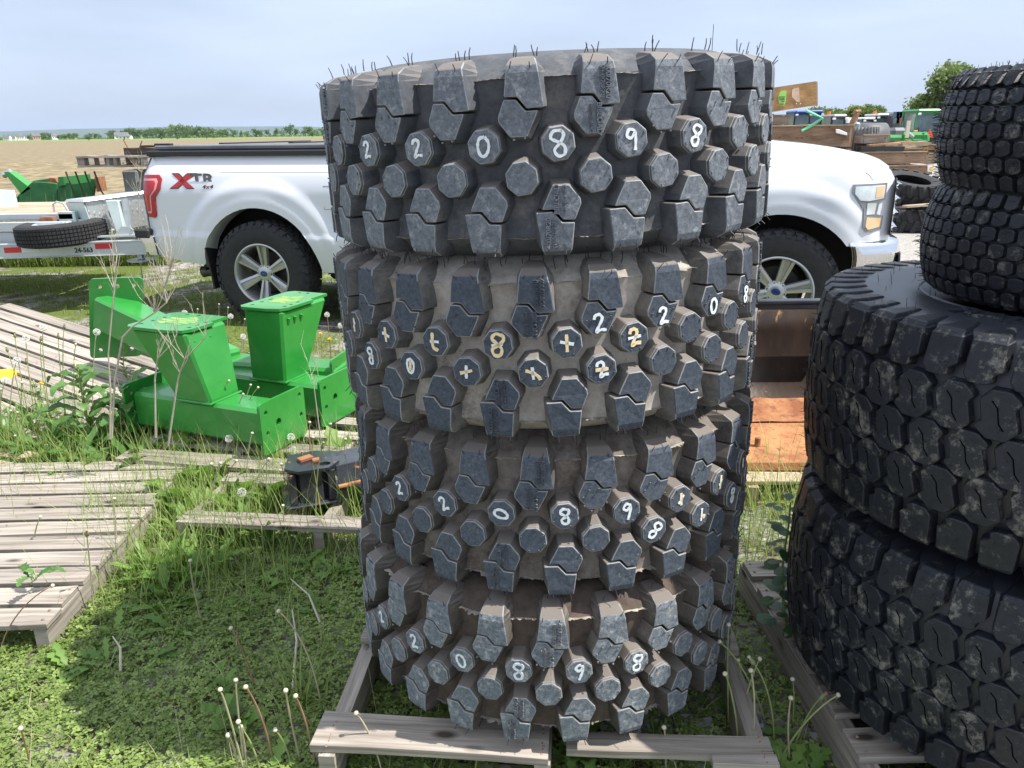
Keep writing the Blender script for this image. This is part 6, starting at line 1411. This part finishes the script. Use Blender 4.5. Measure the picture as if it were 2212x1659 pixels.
# stones
GRAV = M_('grey_stone', (.16, .16, .165), (.32, .31, .30), scale=14, rough=.9, bump=.4)
m = MB(); g = random.Random(3)
for k in range(900):
    if k < 450: x, y = g.uniform(-1.5, 1.3), g.uniform(.9, 2.6)
    else: x, y = g.uniform(-5, 2.5), g.uniform(3.6, 8)
    if k < 70: x, y = -.42+g.gauss(0, .06), 1.62+g.gauss(0, .10)
    if 70 <= k < 190: x, y = .38+g.gauss(0, .16), 1.62+g.gauss(0, .12)
    s = g.uniform(.004, .018) if k > 190 else g.uniform(.008, .024); vs = []
    for q in range(8): vs.append((x+s*(1 if q & 1 else -1)*g.uniform(.5, 1.1), y+s*(1 if q & 2 else -1)*g.uniform(.5, 1.1), (s*.9*g.uniform(.5, 1)) if q & 4 else 0))
    m.add(vs, [(0, 1, 3, 2), (4, 6, 7, 5), (0, 4, 5, 1), (2, 3, 7, 6), (0, 2, 6, 4), (1, 5, 7, 3)])
tag(m.build('gravel', GRAV), 'loose grey stones scattered on the soil', 'gravel', kind='stuff')
# rosettes of toothed dandelion leaves (ground cover of weeds)
def rosettes(pts, label, L_=.115, n_=8, mat=DANDL, w_=.0115, jag=.38, pitch=(.15, .9), name='weed_leaves', seed=1, nseg=9, wave=0):
    g = np.random.default_rng(seed); B = []; 
    for p in pts:
        for k in range(n_): B.append((p[0]+g.normal()*.008, p[1]+g.normal()*.008, .004 if len(p) < 3 else p[2]))
    B = np.array(B); n = len(B); t = np.linspace(0, 1, nseg+1); prof = np.clip(.22+1.1*np.sin(PI*np.clip(t*1.05-.02, 0, 1))**.8*(.4+.9*t), .05, 1.4)*np.where(t > .97, .1, 1)
    V, F, k = ribbons(B, g.random(n)*6.28, L_*g.uniform(.5, 1.15, n), w_*g.uniform(.6, 1.2, n), g.uniform(*pitch, n), g.uniform(.3, 1.3, n), nseg, jag, prof, fold=.35, wave=wave)
    o = np_mesh(name, V, F, mat, attr=np.repeat(np.clip(g.normal(.5, .22, n), 0, 1), k)); return tag(o, label, 'weeds', kind='stuff')
g = random.Random(5)
pts = [(g.uniform(-2.3, 1.3), g.uniform(1.0, 3.3)) for _ in range(20)]+[(-1.25+g.gauss(0, .12), 2.3+g.uniform(-.3, .7)) for _ in range(16)]+[(-.72+g.gauss(0, .12), 2.5+g.gauss(0, .12)) for _ in range(12)]+[(-.42+g.gauss(0, .1), 1.42+g.gauss(0, .07)) for _ in range(10)]+[(.28+g.gauss(0, .1), 1.42+g.gauss(0, .03)) for _ in range(8)]+[(.70+g.gauss(0, .06), 1.5+g.gauss(0, .15)) for _ in range(9)]
rosettes(pts, 'toothed dandelion leaves spread through the clover', seed=4)
rosettes([(-1.22+g.gauss(0, .10), 2.85+g.gauss(0, .25)) for _ in range(26)]+[(-.85+g.gauss(0, .2), 3.2+g.gauss(0, .15)) for _ in range(24)], 'upright leafy weeds in the grass between the pallets', .15, 8, DANDL, .012, .25, (.7, 1.4), seed=28)
rosettes([(g.uniform(-2.9, -1.55), g.uniform(3.42, 3.95)) for _ in range(70)], 'broad wavy dock leaves massed behind the silvery pallet', .25, 8, DOCKM, .024, .10, (.4, 1.3), seed=18, wave=.05)
rosettes([(g.uniform(-3.4, -1.6), g.uniform(3.35, 4.0)) for _ in range(40)]+[(g.uniform(-1.6, -.45), g.uniform(3.0, 3.5)) for _ in range(30)]+[(-.62+g.gauss(0, .12), 3.35+g.gauss(0, .12)) for _ in range(10)], 'dense leafy weeds along the rear pallets', .22, 9, DANDL, .026, .25, (.3, 1.2), seed=8)

# ---- dandelions ----
STEMG = M_('dandelion_stem_green', (.24, .30, .10), (.34, .38, .15), scale=9, rough=.5)
STEMR = M_('dandelion_stem_reddish', (.33, .16, .11), (.42, .27, .19), scale=9, rough=.5)
STEMP = M_('dandelion_stem_pale', (.42, .38, .24), (.50, .44, .30), scale=9, rough=.6)
PUFF = M_('seed_puff', (.72, .72, .68), (.86, .85, .82), scale=40, rough=.9)
BUTT = M_('bare_seed_button', (.52, .47, .36), rough=.8); SEPAL = M_('sepal', (.16, .22, .08), (.26, .28, .14), scale=30, rough=.7); YEL = M_('yellow_petal', (.85, .62, .02), rough=.6)
def dandelion(head, base, kind, label, group, stem, bend=None):
    t = thing('dandelion', label, 'dandelion', base, 0, group); h = head-base; r_ = random.Random(int(abs(head.x)*9999+head.z*777))
    sd_ = Vector((-h.y, h.x, 0)).normalized() if (abs(h.x)+abs(h.y)) > .001 else Vector((1, 0, 0)); sd_ = Vector((r_.uniform(-1, 1), r_.uniform(-.6, .6), 0))
    bd = h.length*.05*r_.uniform(-1, 1) if bend is None else bend
    # a flowering stem stays fairly upright before leaning
    c1 = Vector((h.x*.15, h.y*.15, h.z*.4)); c2 = Vector((h.x*.6, h.y*.6, h.z*.82))
    def bz(u): return c1*3*u*(1-u)**2+c2*3*u*u*(1-u)+h*u**3+sd_*bd*math.sin(PI*u)
    P = [bz(i/9) for i in range(10)]; m = MB(); m.smooth = True; m.tube(P, [.0026]*4+[.0023]*3+[.0019]*3, 6); m.build('stem', stem, t)
    d = (P[-1]-P[-2]).normalized(); q = d.to_track_quat('Z', 'Y').to_matrix().to_4x4(); M2 = Matrix.Translation(P[-1]) @ q
    if kind == 'p':
        m = MB(); m.smooth = True; m.lathe([(0, -.003), (.0035, 0), (.004, .004), (0, .007)], 8, M2); m.build('seed_button', BUTT, t)
        m = MB()
        for k in range(120):
            v = Vector((r_.gauss(0, 1), r_.gauss(0, 1), r_.gauss(0, 1))).normalized()
            if v.z < -.75: continue
            c = M2 @ Vector((0, 0, .003)); vv = (q.to_3x3() @ v); e = c+vv*.0155*r_.uniform(.92, 1.08); a = vv.orthogonal().normalized(); b_ = vv.cross(a)
            for w_ in range(3):
                an = w_*PI/3+r_.random(); x_ = (a*math.cos(an)+b_*math.sin(an))*.0052; m.add([e-x_+vv*.001, e+x_+vv*.001, e+x_*.9+vv*.0018, e-x_*.9+vv*.0018], [(0, 1, 2, 3)])
            m.add([c, c+a*.0003, e, e-a*.0003], [(0, 1, 2, 3)])
        m.build('seed_head', PUFF, t, recalc=False)
    elif kind == 'b':
        m = MB(); m.smooth = True; m.lathe([(.0018, -.004), (.0055, -.001), (.0062, .002), (.0045, .0048), (0, .006)], 10, M2); m.build('seed_button', BUTT, t)
        m = MB()
        for k in range(7):
            a = k*.9; m.add([M2 @ Vector((.003*math.cos(a), .003*math.sin(a), -.002)), M2 @ Vector((.0045*math.cos(a+.4), .0045*math.sin(a+.4), -.002)), M2 @ Vector((.007*math.cos(a+.3), .007*math.sin(a+.3), -.012-.004*r_.random()))], [(0, 1, 2)])
        m.build('withered_sepals', SEPAL, t, recalc=False)
    elif kind == 'c':
        m = MB(); m.smooth = True; m.lathe([(.002, -.006), (.0065, -.002), (.007, .005), (.0042, .016), (.0028, .020), (0, .021)], 8, M2); m.build('closed_bud', SEPAL, t)
        m = MB(); m.tube([M2 @ Vector((0, 0, .018)), M2 @ Vector((.001, 0, .026))], [.0032, .0045], 6); m.build('bud_tip', BUTT if r_.random() < .6 else STEMR, t)
    else:
        m = MB()
        for k in range(40):
            a = k*2.4; el = .2+.9*(k/40); v = q.to_3x3() @ Vector((math.cos(a)*math.cos(el), math.sin(a)*math.cos(el), math.sin(el))); s_ = v.orthogonal().normalized()*.0018; c = P[-1]; m.add([c, c+v*.012+s_, c+v*.014, c+v*.012-s_], [(0, 1, 2, 3)])
        m.build('petals', YEL, t, recalc=False)
c2f = lambda x, y: (.3596*x, 603.4+.3596*y)
c3f = lambda x, y: (.3718*x, 1042.2+.3717*y)
r3f = lambda x, y: (1536+.3383*x, 1097+.3385*y)
c8f = lambda x, y: (685.7+.4588*x, 1152+.4588*y)
KN = {'p': 'puff', 'b': 'with bare button', 'c': 'with closed head', 'y': 'in bloom'}
def group_d(lst, fn, where, grp, stems, dp=0.04):
    rk = {}
    for kk in 'pbcy':
        for i_, e in enumerate(sorted([e for e in lst if e[2] == kk])): rk[(e[0], e[1])] = i_+1
    for e in lst:
        x, y, k, bx_, by_ = e; bb = G(*fn(bx_, by_)); hd = D(*fn(x, y), bb.y-dp*rnd.random()-.01)
        st = stems[rnd.randrange(len(stems))]
        dandelion(hd, bb, k, 'dandelion %s, %s from left, %s' % (KN[k], ORD[rk[(x, y)]], where), grp, st)
group_d([(258, 295, 'p', 330, 980), (100, 490, 'p', 60, 1010), (155, 360, 'p', 230, 960), (580, 320, 'p', 560, 960), (385, 290, 'c', 400, 950), (350, 350, 'c', 420, 960), (245, 365, 'c', 330, 950), (45, 430, 'c', 160, 1000), (160, 500, 'c', 270, 980), (90, 345, 'c', 200, 950), (455, 390, 'b', 470, 950), (65, 790, 'b', 60, 1090), (105, 800, 'b', 130, 1090), (90, 940, 'b', 100, 1110), (210, 860, 'b', 190, 1090), (245, 630, 'y', 290, 960), (30, 610, 'p', 20, 1060), (5, 660, 'b', 30, 1090), (130, 620, 'b', 160, 1090)], c2f, 'behind the silvery left pallet', 'dandelions behind the silvery left pallet', [STEMG, STEMG, STEMP])
group_d([(1310, 650, 'p', 1270, 1080), (1375, 960, 'p', 1340, 1180), (1745, 950, 'p', 1680, 1160), (1760, 1030, 'p', 1680, 1200), (1450, 1280, 'p', 1330, 1450), (1375, 610, 'b', 1260, 1100), (1505, 635, 'b', 1420, 1110), (1550, 650, 'b', 1390, 1120), (1275, 720, 'b', 1250, 1080), (1240, 780, 'b', 1160, 1090), (1395, 850, 'b', 1240, 1050), (1430, 790, 'b', 1370, 1060), (1515, 925, 'b', 1480, 1330), (1460, 690, 'b', 1380, 1150), (1690, 1110, 'b', 1740, 1400), (1615, 1080, 'b', 1470, 1600), (1880, 950, 'b', 1880, 1400), (1860, 860, 'b', 1900, 1380), (1985, 870, 'b', 1990, 1360), (2075, 960, 'b', 2080, 1380), (1270, 1110, 'b', 1220, 1560), (1325, 1105, 'b', 1250, 1580), (1785, 1230, 'c', 1850, 1400), (1810, 1060, 'c', 1850, 1400), (1935, 1010, 'c', 1900, 1560), (1700, 1360, 'b', 1700, 1600), (1420, 1090, 'b', 1300, 1400), (1660, 1460, 'b', 1640, 1600)], c2f, 'in grass left of the stack', 'dandelions among the pallets left of the stack', [STEMG, STEMP, STEMP, STEMR])
group_d([(1108, 205, 'p', 1130, 700), (1315, 150, 'b', 1330, 500), (1370, 170, 'b', 1385, 500), (1187, 180, 'b', 1200, 500), (1310, 235, 'p', 1300, 520), (1385, 225, 'p', 1380, 520), (1460, 345, 'p', 1450, 600), (1470, 240, 'b', 1480, 560), (1900, 243, 'p', 1890, 560), (1965, 215, 'p', 1990, 560), (2045, 280, 'p', 2050, 560), (1440, 420, 'b', 1450, 600), (1925, 330, 'y', 1930, 560), (1980, 362, 'y', 1990, 570)], c2f, 'around the green brackets', 'dandelions around the green brackets', [STEMP, STEMR, STEMG])
group_d([(235, 200, 'b', 190, 460), (665, 95, 'b', 690, 480), (505, 305, 'c', 548, 760), (1105, 455, 'b', 1175, 830), (1342, 848, 'b', 1485, 1210), (1620, 748, 'b', 1870, 1320), (1370, 1150, 'b', 1420, 1640), (1280, 1205, 'b', 1420, 1700), (1428, 1190, 'b', 1590, 1640), (1660, 1210, 'b', 1750, 1640), (1718, 1242, 'b', 1840, 1660), (1600, 1440, 'b', 1700, 1660), (1385, 1392, 'b', 1440, 1720), (1400, 1422, 'b', 1520, 1720), (1325, 1470, 'b', 1400, 1720), (305, 600, 'b', 0, 1000), (120, 1430, 'b', 180, 1640)], c3f, 'in the clover left of pallet', 'dandelions in the near clover', [STEMR, STEMG, STEMP], .08)
group_d([(112, 748, 'b', 112, 1390), (55, 855, 'b', 350, 1400), (30, 920, 'b', 60, 975), (310, 965, 'b', 180, 1390), (90, 1060, 'b', 180, 1610), (255, 1040, 'b', 250, 1640), (520, 1095, 'b', 520, 1400), (510, 1215, 'b', 500, 1640), (700, 1215, 'c', 530, 1540), (1250, 1638, 'b', 590, 1500), (270, 990, 'c', 400, 1520), (180, 1010, 'c', 170, 1300), (810, 1195, 'b', 430, 1640)], r3f, 'between the two stacks', 'dandelions between the two stacks', [STEMG, STEMG, STEMP], .06)
group_d([(183, 848, 'b', 310, 1150), (750, 1020, 'b', 738, 1150), (1632, 915, 'b', 1640, 1140), (1672, 1062, 'c', 1690, 1150)], c8f, 'at the front pallet edge', 'dandelions at the front pallet edge', [STEMG, STEMP], .02)

# ---- dock plants, sprigs and dead stalks ----
def leaf_plant(name, label, base, h, nleaf, Ll, wl, mat, seed, stemr=.007, lean=(0, 0), cat='plant', jag=.12, wave=.05, droop=1.6, seedtop=True, rosette=0):
    t = thing(name, label, cat, base); g = np.random.default_rng(seed); r_ = random.Random(seed)
    P = [Vector((lean[0]*u*h+.012*math.sin(6*u+seed), lean[1]*u*h+.010*math.cos(5*u), u*h)) for u in [i/9 for i in range(10)]]
    if h > .05: m = MB(); m.smooth = True; m.tube(P, [stemr*(1-.65*i/9) for i in range(10)], 7); m.build('stem', STEMG, t)
    B = []; pit = []; Ls = []
    for k in range(nleaf): u = .05+.85*(k/nleaf); p = P[min(9, int(u*9))].lerp(P[min(9, int(u*9)+1)], u*9 % 1); B.append(p[:]); pit.append(r_.uniform(.5, 1.1)); Ls.append(Ll*(1-.55*u)*r_.uniform(.8, 1.15))
    for k in range(rosette): B.append((r_.gauss(0, .015), r_.gauss(0, .015), .01)); pit.append(r_.uniform(.4, 1.1)); Ls.append(Ll*r_.uniform(.9, 1.3))
    B = np.array(B); n = len(B); nseg = 14; tt = np.linspace(0, 1, nseg+1); prof = np.clip(.10+1.0*np.sin(PI*np.clip((tt-.12)/.9, 0, 1))**.7, .06, 1)
    az = np.arange(n)*2.4+g.normal(size=n)*.3
    V, F, k = ribbons(B, az, np.array(Ls), wl*np.array(Ls)/Ll, np.array(pit), np.full(n, droop)*g.uniform(.7, 1.2, n), nseg, jag, prof, fold=.45, wave=wave)
    np_mesh('leaves', V, F, mat, t, attr=np.repeat(np.clip(g.normal(.45, .2, n), 0, 1), k))
    if seedtop and h > .2:
        m = MB()
        for k in range(90): u = r_.uniform(.62, 1.0); p = P[min(9, int(u*9))]; q = p+Vector((r_.gauss(0, .007), r_.gauss(0, .007), r_.uniform(0, .05)*h)); m.box(q, (.005, .005, .007), rz=r_.random())
        m.build('seed_cluster', SEPAL, t)
    return t
leaf_plant('dock_plant', 'tall dock plant with big curled leaves between the silvery pallet and the green bracket', G(*c2f(600, 1045)), .50, 20, .30, .046, DOCKM, 3, .011, (-.10, .0), rosette=20)
leaf_plant('dock_plant', 'second dock plant leaning right in front of the green bracket', G(*c2f(725, 1060)), .42, 17, .30, .044, DOCKM, 6, .010, (.30, .05), rosette=20)
leaf_plant('dock_plant', 'broad-leaved dock clump at the right end of the green bracket foot', G(*c2f(1800, 1010)), .12, 5, .24, .038, DOCKM, 8, .006, (0, 0), rosette=12, seedtop=False)
leaf_plant('dock_plant', 'smaller thistle-like weed at the far left behind the pallet', G(*c2f(340, 990)), .36, 14, .14, .016, DANDL, 12, .006, (-.12, 0), rosette=8)
leaf_plant('leafy_weed', 'narrow-leaved weed rising beside the flared green bracket', G(*c2f(800, 760)), .42, 34, .075, .010, GRASSM, 14, .005, (0, 0), droop=.6, jag=0, wave=0, seedtop=False)
leaf_plant('leafy_weed', 'bright leafy weed in the shade left of the pallet corner', G(*c3f(1370, 1430)), .10, 8, .085, .022, DANDL, 15, .004, (-.3, 0), droop=.9, seedtop=False, rosette=4)
leaf_plant('leafy_weed', 'small upright weed in the middle of the shaded clover', G(*c3f(1380, 1240)), .12, 8, .07, .012, DANDL, 16, .004, (-.5, 0), droop=.9, seedtop=False)
leaf_plant('leafy_weed', 'trailing weed spilling over the silvery pallet boards', G(*c3f(190, 600), .14), .06, 5, .11, .017, DOCKM, 17, .003, (.4, 0), droop=1.4, jag=.3, seedtop=False)
leaf_plant('leafy_weed', 'weed sprout at the right of the split front board', G(*c8f(1230, 1070)), .06, 6, .10, .016, DANDL, 18, .004, (0, 0), droop=1.0, jag=.35, seedtop=False, rosette=6)
# round-leaved plant between stacks
pb = G(1687, 1440); hd = D(1702, 1085, pb.y+.05); t = thing('round_leaf_plant', 'dark round-leaved plant standing upright between the two tyre stacks', 'plant', pb); h = hd-pb
m = MB(); m.tube([h*(i/8)+Vector((.008*math.sin(i), 0, 0)) for i in range(9)], [.005*(1-.06*i) for i in range(9)], 6); m.build('stem', STEMG, t)
g = np.random.default_rng(9); n = 46; Vs, Fs, ti = [], [], []
for k in range(n):
    u = .22+.78*k/n; c = np.array((h*u)[:]); a = k*2.4; pt = .025+.03*g.random(); s = .026*(1-.35*u)*g.uniform(.7, 1.2)
    c = c+np.array([math.cos(a)*pt, math.sin(a)*pt, .01]); nx = np.array([math.cos(a), math.sin(a), -.35+.5*g.random()]); nx /= np.linalg.norm(nx); ny = np.array([-math.sin(a), math.cos(a), g.normal()*.3]); b = len(Vs); 
    for q in range(8): an = q*PI/4; Vs.append(c+nx*math.cos(an)*s*1.15+ny*math.sin(an)*s)
    Fs += [[b, b+1, b+2, b+3], [b, b+3, b+4, b+7], [b+4, b+5, b+6, b+7]]; ti += [g.random()*.5]*8
np_mesh('leaves', np.array(Vs), np.array(Fs), leafmat('round_dark_leaf', (.03, .09, .03), (.08, .17, .055), .2, .4), t, attr=ti)
pb = G(1716, 1120); leaf_plant('leafy_weed', 'small bright green seedling against the pale timber below the bucket', pb, .2, 10, .055, .014, GRASSM, 19, .003, (0, 0), droop=.5, jag=0, seedtop=False)
# dead branching stalks
TWIG = M_('pale_dead_twig', (.40, .35, .27), (.52, .46, .37), scale=20, rough=.9)
def stalk(label, pts, Y, seed, twigs=8, r0=.0042, bushy=None):
    P = [D(*c2f(*p), Y-.01*i) for i, p in enumerate(pts)]; P[0] = Vector((P[0].x, P[0].y, 0)) if P[0].z < .25 else P[0]
    t = thing('dead_stalk', label, 'dead stalk', P[0]); r_ = random.Random(seed); Q = [p-P[0] for p in P]; m = MB(); m.tube(Q, [r0*(1-.6*i/len(Q)) for i in range(len(Q))], 5); m.build('main_stem', TWIG, t)
    m = MB()
    for k in range(twigs):
        i = r_.randrange(len(Q)//2, len(Q)); p = Q[i]; L_ = r_.uniform(.05, .18); d = Vector((r_.uniform(-.5, .5), r_.uniform(-.3, .3), r_.uniform(.5, 1))).normalized(); q1 = p+d*L_*.5+Vector((r_.uniform(-.01, .01), 0, 0)); q2 = p+d*L_+Vector((r_.uniform(-.02, .02), 0, .02)); m.tube([p, q1, q2], [.0016, .0012, .0007], 4)
        for _ in range(2): e = q1.lerp(q2, r_.random()); m.tube([e, e+Vector((r_.uniform(-.03, .03), r_.uniform(-.02, .02), r_.uniform(.02, .06)))], [.0009, .0005], 3)
    m.build('side_twigs', TWIG, t)
stalk('tall thin dead stalk rising in front of the fallen green bracket', [(660, 960), (665, 700), (650, 450), (672, 200), (685, 60), (690, -30)], 3.25, 1, 9)
stalk('forked dead stalk leaning right across the nearer bracket top, bushy end', [(670, 950), (690, 600), (735, 350), (800, 280), (930, 200), (1000, 140), (985, 60), (1020, -60)], 3.2, 2, 34, .005)
stalk('bent dead stalk in front of the nearer bracket foot', [(1010, 1000), (1065, 620), (1080, 560), (1110, 480), (1235, 350)], 3.0, 3, 10)
stalk('short dead stalk left of the bracket post', [(935, 950), (930, 600), (945, 480), (1030, 390)], 3.1, 4, 7)
stalk('thin pale stalk beside the bracket end plate', [(1930, 1000), (1900, 760), (1885, 640), (1870, 580)], 3.1, 5, 4, .003)
stalk('faint grey weed skeleton above the trailer in front of the ploughed field', [(870, 150), (830, -250), (835, -500), (850, -640)], 7.6, 6, 24, .006)
for lab, a, b_ in (('bare white twig lying on the shaded clover', (1698, 740), (1700, 1200)), ('thin grey twig in the clover left of the pallet', (1690, 562), (1860, 815)), ('short curved white twig in the shaded clover', (655, 895), (700, 1095))):
    p, q = G(*c3f(*b_), .03), G(*c3f(*a), .06); t = thing('twig', lab, 'twig', p); m = MB(); m.tube([Vector((0, 0, 0)), (q-p)*.5+Vector((.015, 0, .02)), q-p], [.004, .0035, .002], 5); m.build('stick', TWIG, t)
# ======================= air haze =======================
hm = bpy.data.materials.new('haze'); hm.use_nodes = True; ht = hm.node_tree; ht.nodes.clear(); ho_ = ht.nodes.new('ShaderNodeOutputMaterial'); pv = ht.nodes.new('ShaderNodeVolumePrincipled')
pv.inputs['Color'].default_value = (.60, .74, .97, 1); pv.inputs['Density'].default_value = 3.2e-5; pv.inputs['Anisotropy'].default_value = .1; ht.links.new(pv.outputs[0], ho_.inputs['Volume'])
m = MB(); m.box((-2000, 8850, 124), (34000, 18500, 250)); hz_ = m.build('haze', hm); hz_['kind'] = 'stuff'; tag(hz_, 'thin blue haze over the far fields and hills', 'haze', kind='stuff')
